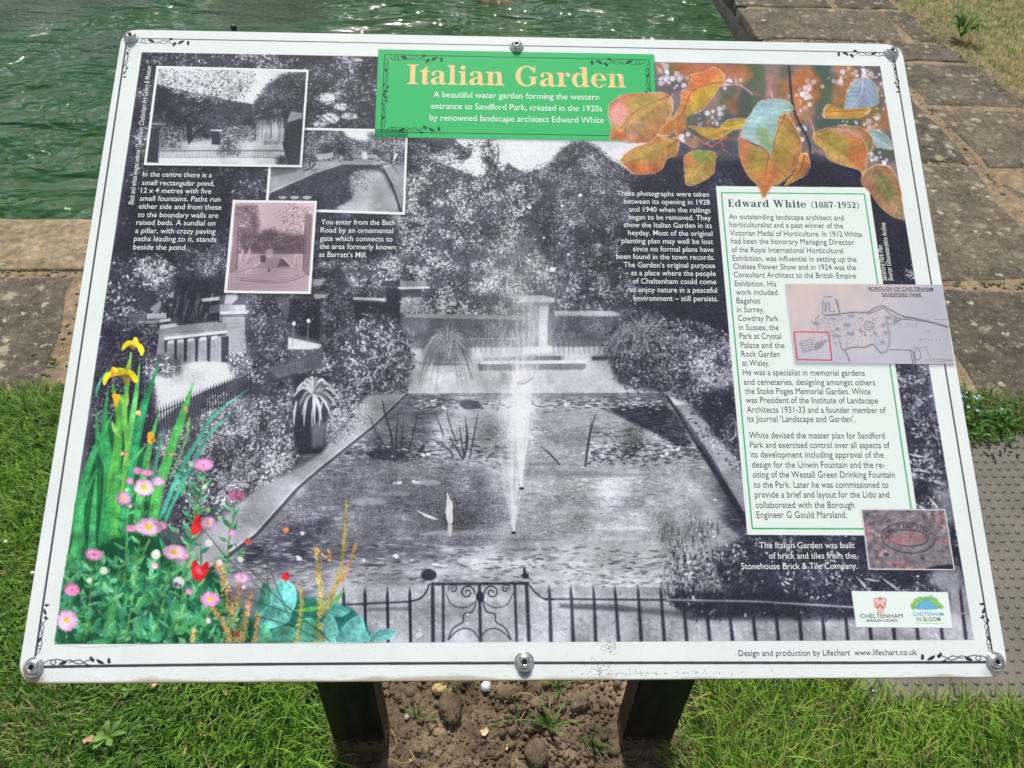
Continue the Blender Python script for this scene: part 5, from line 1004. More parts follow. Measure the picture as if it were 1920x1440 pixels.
# crest: shield with chevron, helmet, mantling, motto ribbon
fill(crs([(1643, 1128), (1656, 1128), (1657, 1138), (1650, 1146), (1643, 1138)], 4), C3((232, 190, 180)), 1, .3); 
stroke([(1642.5, 1128), (1642.5, 1138), (1650, 1147), (1657.5, 1138), (1657, 1128)], 1.1, CR, .9, smooth=True); stroke([(1644, 1140), (1650, 1134), (1656.5, 1141)], 2.6, C3((170, 60, 54)), .95)
for s in (-1, 1):
    stroke([(1650 + s * 3, 1124), (1650 + s * 9, 1122), (1650 + s * 11, 1128), (1650 + s * 9, 1134), (1650 + s * 11, 1140)], [1.5, 2.6, 2, 1.6], CR, .8, smooth=True); stroke([(1650 + s * 5, 1126), (1650 + s * 8, 1130), (1650 + s * 7, 1136)], 1.3, CR, .7, smooth=True)
    stroke([(1650, 1149), (1650 + s * 5, 1148), (1650 + s * 7, 1145)], 1.4, CR, .9, smooth=True)
fill(crs([(1646, 1124), (1650, 1119), (1654, 1124), (1650, 1127)], 4), CR, .8); stroke([(1642, 1122), (1658, 1122)], 1.2, CR, .8); stroke([(1646, 1120), (1650, 1122), (1654, 1120)], 1.2, CR, .8)
# dome with trees
LG = C3((116, 176, 72)); LB = C3((96, 168, 206))
for x, y, r in ((1713, 1134, 6), (1718, 1127, 6), (1725, 1124, 6), (1712, 1140, 4), (1758, 1135, 7), (1752, 1127, 7), (1745, 1122, 6), (1765, 1138, 4)):
    th = np.linspace(0, 2 * np.pi, 14); q = np.c_[x + r * np.cos(th) * (1 + .15 * np.sin(5 * th)), y + r * .9 * np.sin(th)]; fill(q, LG, .85, .5)
for x, y in ((1716, 1130), (1756, 1131), (1748, 1124), (1722, 1127)):
    th = np.linspace(0, 5, 10); stroke(np.c_[x + 4 * np.cos(th), y + 3.5 * np.sin(th)], 1, C3((190, 222, 150)), .9)
fill(crs([(1717, 1142), (1722, 1131), (1732, 1126), (1744, 1127), (1753, 1134), (1757, 1142)], 5), LB, 1, .4)
for k, x in enumerate((1724, 1730, 1737, 1744, 1750)): stroke([(x, 1142), (x * .6 + 1737 * .4, 1128)], 1, C3((160, 206, 228)), .9)
fill([(1729, 1122), (1743, 1122), (1742, 1127), (1730, 1127)], C3((90, 150, 130)), 1, .3); fill(crs([(1729, 1122), (1736, 1118), (1743, 1122)], 4), C3((120, 180, 110)), 1)
for x in (1731, 1735, 1739): stroke([(x, 1122), (x, 1127)], 1, C3((206, 226, 216)), .9)
stroke([(1715, 1168.3), (1730, 1168.6), (1770, 1169)], 1.2, C3((150, 206, 140)), .9)
# ---------------------------------------------------------------- wear: peeled spots, dirt, stains; also painted bolt shadows
def peel(pts, a=1):
    o = crs(pts, 5) + rng.normal(0, .35, (len(pts) * 5, 2)); fill(o + (.6, .7), C3((60, 54, 60)), .8, .3); fill(o, C3((206, 204, 212)), a, .3)
    fill(np.asarray(o) * .5 + np.mean(o, 0) * .5, C3((222, 216, 216)), .6, 1.5)
peel([(839, 924), (843, 934), (849, 945), (849, 965), (848, 980), (840, 980), (836, 962), (837, 944)]); peel([(841, 981), (848, 984), (848, 998), (844, 1008), (839, 996)], .8)
peel([(780, 956), (790, 960), (806, 966), (822, 974), (812, 974), (796, 968)]); peel([(968, 720), (974, 714), (984, 710), (996, 706), (997, 710), (984, 718)]); peel([(780, 1190), (788, 1186), (794, 1189), (790, 1194), (781, 1198)]); peel([(745, 904), (752, 902), (754, 906), (748, 909)])
for x, y, r in ((1088, 366, 4), (1054, 386, 3), (993, 389, 4), (1020, 446, 2.5), (1036, 505, 6), (1066, 477, 3), (1048, 456, 2), (877, 1152, 2.5)): blob2 = np.linspace(0, 2 * np.pi, 10); fill(np.c_[x + r * np.cos(blob2), y + r * .8 * np.sin(blob2)], C3((226, 226, 232)), .95, .4)
for x, y in ((852, 935), (856, 942), (859, 956), (862, 975), (820, 960), (1132, 1100)): fill([(x - 1.5, y - 1.5), (x + 1.5, y - 1.5), (x + 1.5, y + 1.5), (x - 1.5, y + 1.5)], C3((30, 26, 34)), .8)
for cx, cy, sx, sy, n in ((1142, 1214, 9, 9, 70), (1126, 1255, 9, 8, 60), (1150, 1264, 40, 3, 40), (1240, 1262, 80, 2, 60)):
    p = np.c_[rng.normal(cx, sx, n), rng.normal(cy, sy, n)]; stamps(P(p), rng.uniform(1.5, 5, n), rng.uniform(1, 2, n), rng.uniform(0, 3, n), np.array([C3((96, 88, 70))] * n), .65)
n = 260; p = np.c_[rng.uniform(60, 1880, n), rng.uniform(1206, 1274, n)]; stamps(P(p), rng.uniform(1.2, 3.2, n), 1.2, rng.uniform(0, 3, n), np.array([C3((150, 146, 132))] * n), .55)
n = 90; t = rng.random(n); p = np.c_[228 - 195 * t + rng.uniform(4, 40, n), 60 + 1210 * t]; stamps(P(p), rng.uniform(1.2, 2.6, n), 1.2, rng.uniform(0, 3, n), np.array([C3((150, 146, 140))] * n), .6)
# muddy lower edge
xs = np.linspace(40, 1890, 150)
edge = 1281.5 - (xs - 31) / 1864 * 10; top = edge - 3.0 - np.clip(noise(2, 150, 10)[0], -.6, 2.4) * 3.0
fill(np.r_[np.c_[xs, edge + 3], np.c_[xs, top][::-1]], C3((150, 132, 108)), .55, 1.6)
fill(np.r_[np.c_[xs, edge + 3], np.c_[xs, edge - 2.2][::-1]], C3((120, 100, 80)), .6, 1)
n = 300; p = np.c_[rng.uniform(60, 1880, n), 1272 + rng.normal(0, 4, n)]; stamps(P(p), rng.uniform(4, 22, n), rng.uniform(1, 3, n), rng.normal(0, .2, n), np.array([C3((186, 176, 150))] * n), .3)
# rust and damp round the fixings, plus bolt shadows painted into the print below
for x, y, r, c, a in ((56, 1262, 20, (190, 160, 120), .75), (66, 1276, 18, (120, 96, 76), .5), (984, 1262, 12, (80, 84, 80), .75), (966, 1240, 16, (170, 164, 150), .25), (1862, 1262, 18, (170, 174, 168), .55), (1872, 1268, 12, (196, 170, 130), .4), (246, 84, 10, (170, 180, 184), .6), (968, 102, 8, (60, 120, 80), .3)):
    th = np.linspace(0, 2 * np.pi, 16); fill(np.c_[x + r * np.cos(th), y + r * .7 * np.sin(th)], C3(c), a, r * .35)
np.clip(IMG, 0, 1, out=IMG)
# ================================================================ helpers
COL = SC.collection
def new_obj(name, data, parent=None):
    o = bpy.data.objects.new(name, data); COL.objects.link(o)
    if parent: o.parent = parent
    return o
def tag(o, label=None, cat=None, group=None, kind=None):
    if label: o['label'] = label
    if cat: o['category'] = cat
    if group: o['group'] = group
    if kind: o['kind'] = kind
    return o
def mesh_np(name, V, faces, mat, smooth=False, colors=None):
    """fast mesh: V (n,3); faces = list of (k, m) int arrays (k faces of m corners)"""
    me = bpy.data.meshes.new(name); V = np.asarray(V, np.float32)
    me.vertices.add(len(V)); me.vertices.foreach_set('co', V.ravel())
    loops = np.concatenate([np.asarray(f).ravel() for f in faces]).astype(np.int32)
    sizes = np.concatenate([np.full(len(f), np.asarray(f).shape[1]) for f in faces]).astype(np.int32)
    me.loops.add(len(loops)); me.loops.foreach_set('vertex_index', loops)
    me.polygons.add(len(sizes)); st = np.concatenate([[0], np.cumsum(sizes)[:-1]]).astype(np.int32)
    me.polygons.foreach_set('loop_start', st)
    if smooth: me.polygons.foreach_set('use_smooth', np.ones(len(sizes), bool))
    if colors is not None:
        at = me.color_attributes.new('tint', 'FLOAT_COLOR', 'POINT')
        at.data.foreach_set('color', np.c_[colors, np.ones(len(colors))].astype(np.float32).ravel())
    me.update(calc_edges=True); me.validate()
    if mat: me.materials.append(mat)
    return me
def nodes(name):
    m = bpy.data.materials.new(name); m.use_nodes = True; n = m.node_tree
    return m, n, n.nodes['Principled BSDF']
def N(n, t, **k):
    x = n.nodes.new('ShaderNode' + t)
    for a_, b_ in k.items():
        if a_ in x.inputs: x.inputs[a_].default_value = b_
        else: setattr(x, a_, b_)
    return x
def ramp(n, stops, src):
    r = n.nodes.new('ShaderNodeValToRGB'); cr = r.color_ramp
    while len(cr.elements) < len(stops): cr.elements.new(.5)
    for el, (p, c) in zip(cr.elements, stops): el.position = p; el.color = (*c, 1) if len(c) == 3 else c
    n.links.new(src, r.inputs[0]); return r
def mixc(n, fac, a_, b_):
    x = n.nodes.new('ShaderNodeMix'); x.data_type = 'RGBA'
    for s, v in ((0, fac), (6, a_), (7, b_)):
        if hasattr(v, 'links') or hasattr(v, 'is_linked'): n.links.new(v, x.inputs[s])
        else: x.inputs[s].default_value = v if s == 0 else (*v, 1)
    return x.outputs[2]
def bump(n, p, src, strength, dist=.002, prev=None):
    b = N(n, 'Bump', Strength=strength, Distance=dist); n.links.new(src, b.inputs['Height'])
    if prev: n.links.new(prev, b.inputs['Normal'])
    n.links.new(b.outputs[0], p.inputs['Normal']); return b.outputs[0]
def coords(n): return n.nodes.new('ShaderNodeTexCoord').outputs['Object']
def world_pos(n): return n.nodes.new('ShaderNodeNewGeometry').outputs['Position']
def srgb(r, g, b): return tuple(((c / 255 + .055) / 1.055) ** 2.4 if c > 10 else c / 255 / 12.92 for c in (r, g, b))
# ================================================================ materials
def plain(name, c, rough=.6, metal=0.0, noise_s=0, amt=.0):
    m, n, p = nodes(name); p.inputs['Base Color'].default_value = (*c, 1); p.inputs['Roughness'].default_value = rough; p.inputs['Metallic'].default_value = metal
    if noise_s:
        t = N(n, 'TexNoise', Scale=noise_s, Detail=6.0); n.links.new(coords(n), t.inputs['Vector'])
        r = ramp(n, [(.3, tuple(x * (1 - amt) for x in c)), (.7, tuple(min(1, x * (1 + amt)) for x in c))], t.outputs[0]); n.links.new(r.outputs[0], p.inputs['Base Color'])
    return m
img = bpy.data.images.new('printed_sheet', CW, CHT, alpha=False)
px = np.ones((CHT, CW, 4), np.float32); px[..., :3] = IMG[::-1]
img.pixels.foreach_set(px.ravel()); img.update(); img.pack()
def print_mat():
    m, n, p = nodes('printed_vinyl'); t = n.nodes.new('ShaderNodeTexImage'); t.image = img; t.interpolation = 'Cubic'; t.extension = 'EXTEND'
    n.links.new(t.outputs[0], p.inputs['Base Color']); p.inputs['Roughness'].default_value = .5; p.inputs['Specular IOR Level'].default_value = .16
    z = N(n, 'TexNoise', Scale=900.0, Detail=3.0); n.links.new(coords(n), z.inputs['Vector']); bump(n, p, z.outputs[0], .12, .0004)
    return m
M_PRINT = print_mat()
M_EDGE = plain('panel_edge', (.62, .60, .56), .5)
M_STEEL, n_, p_ = nodes('stainless_steel'); p_.inputs['Metallic'].default_value = 1; p_.inputs['Base Color'].default_value = (.62, .61, .59, 1)
z_ = N(n_, 'TexNoise', Scale=220.0, Detail=5.0); n_.links.new(coords(n_), z_.inputs['Vector']); r_ = ramp(n_, [(.3, (.16,) * 3), (.7, (.42,) * 3)], z_.outputs[0]); n_.links.new(r_.outputs[0], p_.inputs['Roughness'])
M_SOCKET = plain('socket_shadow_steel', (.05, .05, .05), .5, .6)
M_POST, n_, p_ = nodes('black_painted_post'); p_.inputs['Roughness'].default_value = .5; p_.inputs['Specular IOR Level'].default_value = .2
z_ = N(n_, 'TexNoise', Scale=60.0, Detail=8.0); mp_ = N(n_, 'Mapping'); mp_.inputs['Scale'].default_value = (1, 1, .2); n_.links.new(coords(n_), mp_.inputs[0]); n_.links.new(mp_.outputs[0], z_.inputs['Vector'])
r_ = ramp(n_, [(.35, (.007, .007, .007)), (.75, (.020, .019, .016))], z_.outputs[0]); sx_ = n_.nodes.new('ShaderNodeSeparateXYZ'); n_.links.new(world_pos(n_), sx_.inputs[0]); md_ = N(n_, 'MapRange'); md_.inputs[1].default_value = .0; md_.inputs[2].default_value = .07; md_.inputs[3].default_value = .62; md_.inputs[4].default_value = 0; n_.links.new(sx_.outputs[2], md_.inputs[0])
mz_ = N(n_, 'TexNoise', Scale=120.0, Detail=6.0); n_.links.new(world_pos(n_), mz_.inputs['Vector']); ad_ = N(n_, 'Math', operation='ADD'); n_.links.new(md_.outputs[0], ad_.inputs[0]); n_.links.new(mz_.outputs[0], ad_.inputs[1]); mr_ = ramp(n_, [(.72, (0, 0, 0)), (.95, (1, 1, 1))], ad_.outputs[0])
n_.links.new(mixc(n_, mr_.outputs[0], r_.outputs[0], (.10, .075, .05)), p_.inputs['Base Color']); bump(n_, p_, z_.outputs[0], .3, .001)
def text_mat(name, c): return plain(name, c, .45)
M_TW = text_mat('white_ink', srgb(226, 230, 232)); M_TG = text_mat('pale_green_ink', srgb(222, 240, 226)); M_TD = text_mat('grey_ink', srgb(84, 90, 92)); M_TK = text_mat('dark_ink', srgb(62, 66, 74))
M_TB = text_mat('blue_ink', srgb(110, 172, 208)); M_TO = text_mat('olive_ink', srgb(110, 130, 60)); M_TS = text_mat('stamp_ink', srgb(58, 50, 60))
def stone_mat(name, dark, lightc, lichen=1.0, tan=None, s=1.0):
    m, n, p = nodes(name); P_ = world_pos(n); p.inputs['Roughness'].default_value = .9; p.inputs['Specular IOR Level'].default_value = .2
    rnd = n.nodes.new('ShaderNodeObjectInfo').outputs['Random']
    a_ = N(n, 'TexNoise', Scale=7.5 * s, Detail=10.0, Roughness=.74); b_ = N(n, 'TexNoise', Scale=42.0 * s, Detail=9.0, Roughness=.78); c_ = N(n, 'TexNoise', Scale=260.0, Detail=5.0, Roughness=.7)
    for t in (a_, b_, c_): n.links.new(P_, t.inputs['Vector'])
    base = ramp(n, [(.34, dark), (.50, tuple((x + y) / 2 for x, y in zip(dark, lightc))), (.66, lightc)], a_.outputs[0])
    fine = ramp(n, [(.32, (.40, .39, .37)), (.5, (.95, .95, .95)), (.66, (1.7, 1.64, 1.5))], b_.outputs[0])
    x = n.nodes.new('ShaderNodeMix'); x.data_type = 'RGBA'; x.blend_type = 'MULTIPLY'; x.inputs[0].default_value = .9
    n.links.new(base.outputs[0], x.inputs[6]); n.links.new(fine.outputs[0], x.inputs[7]); col = x.outputs[2]
    # per-slab tone
    tr = ramp(n, [(0, (.80, .78, .76)), (1, (1.18, 1.14, 1.06))], rnd); x = n.nodes.new('ShaderNodeMix'); x.data_type = 'RGBA'; x.blend_type = 'MULTIPLY'; x.inputs[0].default_value = 1
    n.links.new(col, x.inputs[6]); n.links.new(tr.outputs[0], x.inputs[7]); col = x.outputs[2]
    hgt = b_.outputs[0]
    # lichen discs of several sizes, with ragged outlines
    wob = N(n, 'TexNoise', Scale=70.0, Detail=4.0); n.links.new(P_, wob.inputs['Vector'])
    va = N(n, 'VectorMath', operation='MULTIPLY_ADD'); va.inputs[1].default_value = (.045, .045, .045); n.links.new(wob.outputs['Color'], va.inputs[0]); n.links.new(P_, va.inputs[2])
    for sc, thr, keep, cc in ((13.0, .32, .42, (.30, .27, .19)), (26.0, .30, .26, (.42, .39, .29)), (60.0, .34, .34, (.27, .245, .175))):
        v = N(n, 'TexVoronoi', Scale=sc); n.links.new(va.outputs[0], v.inputs['Vector'])
        r1 = ramp(n, [(thr - .13, (1, 1, 1)), (thr, (0, 0, 0))], v.outputs['Distance'])
        sep = n.nodes.new('ShaderNodeSeparateColor'); n.links.new(v.outputs['Color'], sep.inputs[0])
        r2 = ramp(n, [(keep * lichen, (1, 1, 1)), (keep * lichen + .03, (0, 0, 0))], sep.outputs[0])
        mu = N(n, 'Math', operation='MULTIPLY'); n.links.new(r1.outputs[0], mu.inputs[0]); n.links.new(r2.outputs[0], mu.inputs[1])
        m2 = N(n, 'Math', operation='MULTIPLY'); n.links.new(mu.outputs[0], m2.inputs[0]); m2.inputs[1].default_value = .88
        vr = ramp(n, [(0, tuple(q * .6 for q in cc)), (1, tuple(min(1, q * 1.25) for q in cc))], sep.outputs[1])
        col = mixc(n, m2.outputs[0], col, vr.outputs[0])
    n.links.new(col, p.inputs['Base Color'])
    n1 = bump(n, p, a_.outputs[0], .5, .012); n2 = bump(n, p, b_.outputs[0], .7, .004, n1); bump(n, p, c_.outputs[0], .5, .0012, n2)
    return m
M_STONE = stone_mat('weathered_sandstone', (.060, .053, .045), (.150, .130, .106), 1.1)
M_STONE_T = stone_mat('worn_tan_sandstone', (.15, .118, .082), (.36, .29, .205), .25)
M_MORTAR = stone_mat('sandy_mortar', (.15, .115, .080), (.25, .195, .14), .1)
M_SOIL, n_, p_ = nodes('dry_clay_soil'); p_.inputs['Roughness'].default_value = .95; p_.inputs['Specular IOR Level'].default_value = .15
P_ = world_pos(n_); a_ = N(n_, 'TexNoise', Scale=14.0, Detail=9.0, Roughness=.65); b_ = N(n_, 'TexNoise', Scale=240.0, Detail=6.0, Roughness=.7)
for t_ in (a_, b_): n_.links.new(P_, t_.inputs['Vector'])
r_ = ramp(n_, [(.32, (.070, .052, .036)), (.52, (.150, .112, .076)), (.68, (.30, .235, .16))], a_.outputs[0]); f_ = ramp(n_, [(.3, (.6, .6, .6)), (.7, (1.4, 1.38, 1.34))], b_.outputs[0])
x_ = n_.nodes.new('ShaderNodeMix'); x_.data_type = 'RGBA'; x_.blend_type = 'MULTIPLY'; x_.inputs[0].default_value = .9; n_.links.new(r_.outputs[0], x_.inputs[6]); n_.links.new(f_.outputs[0], x_.inputs[7]); n_.links.new(x_.outputs[2], p_.inputs['Base Color'])
bump(n_, p_, b_.outputs[0], .6, .002)
def blade_mat(name, trans=.35, rough=.5):
    m, n, p = nodes(name); at = n.nodes.new('ShaderNodeVertexColor'); at.layer_name = 'tint'
    n.links.new(at.outputs[0], p.inputs['Base Color']); p.inputs['Roughness'].default_value = rough; p.inputs['Specular IOR Level'].default_value = .3
    tr = n.nodes.new('ShaderNodeBsdfTranslucent'); n.links.new(at.outputs[0], tr.inputs[0]); mx = n.nodes.new('ShaderNodeMixShader'); mx.inputs[0].default_value = trans
    n.links.new(p.outputs[0], mx.inputs[1]); n.links.new(tr.outputs[0], mx.inputs[2]); n.links.new(mx.outputs[0], n.nodes['Material Output'].inputs[0])
    return m
M_GRASS = blade_mat('grass_blade'); M_LEAF = blade_mat('leaf_blade', .25, .55)
M_TINT, n_, p_ = nodes('tinted_matter'); at_ = n_.nodes.new('ShaderNodeVertexColor'); at_.layer_name = 'tint'; n_.links.new(at_.outputs[0], p_.inputs['Base Color']); p_.inputs['Roughness'].default_value = .85
M_TURF = plain('turf_ground', (.075, .085, .030), .95, 0, 30, .5)
M_PLATE, n_, p_ = nodes('brown_studded_plate'); p_.inputs['Roughness'].default_value = .55
P_ = world_pos(n_); a_ = N(n_, 'TexNoise', Scale=9.0, Detail=9.0, Roughness=.7); b_ = N(n_, 'TexNoise', Scale=320.0, Detail=4.0)
for t_ in (a_, b_): n_.links.new(P_, t_.inputs['Vector'])
r_ = ramp(n_, [(.35, (.085, .074, .060)), (.65, (.150, .130, .105))], a_.outputs[0]); n_.links.new(r_.outputs[0], p_.inputs['Base Color']); bump(n_, p_, b_.outputs[0], .4, .0006)
# water: green algae murk under a rippled reflecting surface
WZ0 = -.12
M_WATER, n_, p_ = nodes('green_pond_water'); P_ = world_pos(n_)
a_ = N(n_, 'TexNoise', Scale=.7, Detail=3.0); n_.links.new(P_, a_.inputs['Vector'])
r_ = ramp(n_, [(.35, (.014, .062, .012)), (.65, (.032, .092, .042))], a_.outputs[0]); n_.links.new(r_.outputs[0], p_.inputs['Base Color'])
p_.inputs['Roughness'].default_value = .03; p_.inputs['IOR'].default_value = 1.45
def ripple(scale, sy, rot, detail=3.0):
    mp = N(n_, 'Mapping'); mp.inputs['Scale'].default_value = (1, sy, 1); mp.inputs['Rotation'].default_value = (0, 0, rot); n_.links.new(P_, mp.inputs[0])
    t = N(n_, 'TexNoise', Scale=scale, Detail=detail, Roughness=.55, Distortion=.4); n_.links.new(mp.outputs[0], t.inputs['Vector']); return t.outputs[0]
w1 = bump(n_, p_, ripple(2.0, 1.8, .25), .8, .26)
w2 = bump(n_, p_, ripple(7.0, 2.2, -.3, 1.5), .6, .034, w1)
# livelier chop in the two places where the fountain stirs the surface
ws_ = []
for cx_, cy_, rad_ in ((-2.50, 4.15, .42), (-2.15, 4.35, .30), (-1.25, 4.25, .46), (-1.88, 3.70, .22), (-2.75, 3.85, .25)):
    dv = N(n_, 'VectorMath', operation='DISTANCE'); dv.inputs[1].default_value = (cx_, cy_, WZ0); n_.links.new(P_, dv.inputs[0])
    mr = N(n_, 'MapRange'); mr.interpolation_type = 'SMOOTHSTEP'; mr.inputs[1].default_value = rad_ * .35; mr.inputs[2].default_value = rad_; mr.inputs[3].default_value = 1; mr.inputs[4].default_value = 0; n_.links.new(dv.outputs['Value'], mr.inputs[0]); ws_.append(mr.outputs[0])
lv_o = ws_[0]
for w_ in ws_[1:]: mxx = N(n_, 'Math', operation='MAXIMUM'); n_.links.new(lv_o, mxx.inputs[0]); n_.links.new(w_, mxx.inputs[1]); lv_o = mxx.outputs[0]
ch = ripple(34.0, 1.3, .1, 3.0); mu_ = N(n_, 'Math', operation='MULTIPLY'); n_.links.new(ch, mu_.inputs[0]); n_.links.new(lv_o, mu_.inputs[1])
bump(n_, p_, mu_.outputs[0], 1.0, .062, w2)
rf_ = N(n_, 'Math', operation='MULTIPLY_ADD'); rf_.inputs[1].default_value = .06; rf_.inputs[2].default_value = .03; n_.links.new(lv_o, rf_.inputs[0]); n_.links.new(rf_.outputs[0], p_.inputs['Roughness'])
M_WALL = plain('wet_pond_wall', (.030, .032, .024), .6, 0, 20, .5)
M_NOZ = plain('black_plastic', (.012, .012, .012), .5)
M_CHIP = plain('white_china_chip', (.70, .72, .68), .35, 0, 90, .15)
M_YSTONE = plain('yellow_limestone', (.46, .33, .15), .9, 0, 120, .3)
M_CLOD = M_SOIL
M_BARK = plain('bark', (.07, .05, .035), .9, 0, 20, .4)
rs = np.random.default_rng(11); rng = np.random.default_rng(2024)
# ================================================================ the setting
WZ = -.12; PX1, PY0, PY1, PX0 = 1.27, 1.885, 11.0, -9.0
def sheet(name, rects, z, mat):
    V = []; F_ = []
    for x0, y0, x1, y1 in rects:
        k = len(V); V += [(x0, y0, z), (x1, y0, z), (x1, y1, z), (x0, y1, z)]; F_.append((k, k + 1, k + 2, k + 3))
    return new_obj(name, mesh_np(name, V, [np.array(F_)], mat))
tag(sheet('lawn', [(-90, -60, 90, -.25), (-90, -.25, -.46, .66), (.52, -.25, 90, .66), (-90, .66, 90, 1.12), (-90, 11.7, 2.26, 120), (-90, 1.12, -9.7, 11.7)], -.012, M_TURF), kind='structure')
tag(sheet('dry_lawn', [(2.24, 1.12, 90, 120)], -.022, plain('dry_turf_ground', (.21, .18, .085), .95, 0, 14, .45)), kind='structure')
water_me = mesh_np('water', [(PX0, PY0 - .1, WZ), (PX1 + .05, PY0 - .1, WZ), (PX1 + .05, PY1, WZ), (PX0, PY1, WZ)], [np.array([(0, 1, 2, 3)])], M_WATER)
tag(new_obj('pond_water', water_me), kind='structure')
def box(name, x0, y0, z0, x1, y1, z1, mat, parent=None):
    V = [(x, y, z) for z in (z0, z1) for x, y in ((x0, y0), (x1, y0), (x1, y1), (x0, y1))]
    F_ = np.array([(3, 2, 1, 0), (4, 5, 6, 7), (0, 1, 5, 4), (1, 2, 6, 5), (2, 3, 7, 6), (3, 0, 4, 7)])
    return new_obj(name, mesh_np(name, V, [F_], mat), parent)
def ring_wall():
    V = []; F_ = []
    for x0, y0, x1, y1 in ((PX0 - .3, PY0 - .3, PX1 + .3, PY0), (PX1, PY0, PX1 + .3, PY1), (PX0 - .3, PY1, PX1 + .3, PY1 + .3), (PX0 - .3, PY0, PX0, PY1)):
        k = len(V); V += [(x, y, z) for z in (-.6, -.055) for x, y in ((x0, y0), (x1, y0), (x1, y1), (x0, y1))]
        F_ += [tuple(k + i for i in q) for q in ((3, 2, 1, 0), (4, 5, 6, 7), (0, 1, 5, 4), (1, 2, 6, 5), (2, 3, 7, 6), (3, 0, 4, 7))]
    return new_obj('pond_wall', mesh_np('pond_wall', V, [np.array(F_)], M_WALL))
tag(ring_wall(), kind='structure')
pave = sheet('pavement', [(-9.7, 1.00, 2.32, 1.84), (1.34, 1.84, 2.32, 11.7), (-9.7, 11.05, 1.34, 11.7), (-9.7, 1.84, -9.05, 11.05)], -.0035, M_MORTAR)
tag(pave, kind='structure')
def slab(pts, z=.0, th=.05, mat=None, wob=.008, name='paving_slab', tiltx=0, bev=.007):
    """irregular stone slab with worn edges; pts = 4 corners anticlockwise"""
    p = np.array(pts, float); out = []
    for i in range(4):
        a_, b_ = p[i], p[(i + 1) % 4]; n = max(3, int(np.linalg.norm(b_ - a_) / .07)); t = np.linspace(0, 1, n, endpoint=False)[:, None]
        seg = a_ + (b_ - a_) * t; d = (b_ - a_) / np.linalg.norm(b_ - a_); w = np.interp(np.linspace(0, 1, n), np.linspace(0, 1, max(3, n // 2)), rs.normal(0, wob, max(3, n // 2)))
        seg = seg + np.array([d[1], -d[0]]) * w[:, None]; out.append(seg)
    o = np.concatenate(out); c = o.mean(0); nn = len(o)
    def off(q, s): return c + (q - c) * (1 - s / np.linalg.norm(q - c, axis=1, keepdims=True))
    zj = rs.normal(0, .0012, nn)
    rings = [(o, z - th), (o, z - bev + zj * 2), (off(o, bev * .35), z - bev * .3 + zj), (off(o, bev * 1.3), z + zj * .6), (off(o, .05), z + rs.normal(0, .0012, nn))]
    V = np.concatenate([np.c_[q, np.broadcast_to(zz, nn)] for q, zz in rings] + [[[c[0], c[1], z]]])
    F4 = [(r * nn + i, r * nn + (i + 1) % nn, (r + 1) * nn + (i + 1) % nn, (r + 1) * nn + i) for r in range(4) for i in range(nn)]
    F3 = [(4 * nn + i, 4 * nn + (i + 1) % nn, 5 * nn) for i in range(nn)]
    return new_obj(name, mesh_np(name, V, [np.array(F4), np.array(F3)], mat or M_STONE, smooth=True), pave)
def rect(x0, y0, x1, y1, j=.008):
    return [(x0 + rs.normal(0, j), y0 + rs.normal(0, j)), (x1 + rs.normal(0, j), y0 + rs.normal(0, j)), (x1 + rs.normal(0, j), y1 + rs.normal(0, j)), (x0 + rs.normal(0, j), y1 + rs.normal(0, j))]
# coping along the near edge of the pond
for x0, x1 in ((-4.9, -3.95), (-3.93, -3.0), (-2.98, -1.98), (-1.96, -.92), (-.90, -.02), (0, .70), (.72, 1.30)):
    slab([(x0, 1.630), (x1, 1.628), (x1, 1.905), (x0, 1.905)], .004, .085, M_STONE_T, .003, 'coping_stone')
for q in ([(-4.9, 1.0), (-3.6, 1.0), (-3.6, 1.597), (-4.9, 1.597)], [(-3.57, 1.0), (-2.45, 1.0), (-2.48, 1.597), (-3.57, 1.597)], [(-2.42, 1.0), (-1.135, 1.0), (-1.25, 1.597), (-2.45, 1.597)], [(-1.05, .99), (-.30, .99), (-.30, 1.60), (-1.20, 1.60)], [(-.28, .99), (.55, .99), (.55, 1.60), (-.28, 1.60)], [(.575, .99), (1.22, .99), (1.25, 1.60), (.575, 1.60)],
          [(1.24, .99), (2.30, .99), (2.30, 1.575), (1.275, 1.575)]): slab(q, 0, .05, M_STONE)
# right-hand path
right = [[(1.285, 1.612), (1.765, 1.608), (1.785, 2.345), (1.285, 2.362)], [(1.80, 1.608), (2.285, 1.612), (2.285, 2.292), (1.825, 2.305)], [(1.285, 2.395), (1.782, 2.375), (1.795, 2.99), (1.285, 3.00)], [(1.845, 2.345), (2.285, 2.325), (2.285, 2.835), (1.830, 2.845)], [(1.830, 2.870), (2.275, 2.868), (2.240, 3.325), (1.838, 3.330)],
         [(1.285, 3.025), (1.800, 3.018), (1.810, 3.575), (1.285, 3.580)], [(1.838, 3.365), (2.225, 3.360), (2.200, 3.585), (1.830, 3.585)], [(1.285, 3.615), (2.030, 3.61), (2.055, 4.040), (1.285, 4.045)], [(2.065, 3.61), (2.195, 3.61), (2.185, 4.035), (2.075, 4.04)], [(1.285, 4.080), (1.805, 4.075), (1.810, 4.85), (1.285, 4.86)], [(1.845, 4.075), (2.165, 4.075), (2.150, 4.60), (1.840, 4.62)],
         [(1.285, 4.89), (1.82, 4.88), (1.82, 5.7), (1.285, 5.7)], [(1.845, 4.65), (2.15, 4.64), (2.17, 5.4), (1.845, 5.4)], [(1.285, 5.73), (1.82, 5.73), (1.82, 6.6), (1.285, 6.6)], [(1.85, 5.43), (2.17, 5.43), (2.2, 6.3), (1.85, 6.3)], [(1.285, 6.63), (1.82, 6.63), (1.82, 7.6), (1.285, 7.6)], [(1.85, 6.33), (2.2, 6.33), (2.2, 7.3), (1.85, 7.3)]]
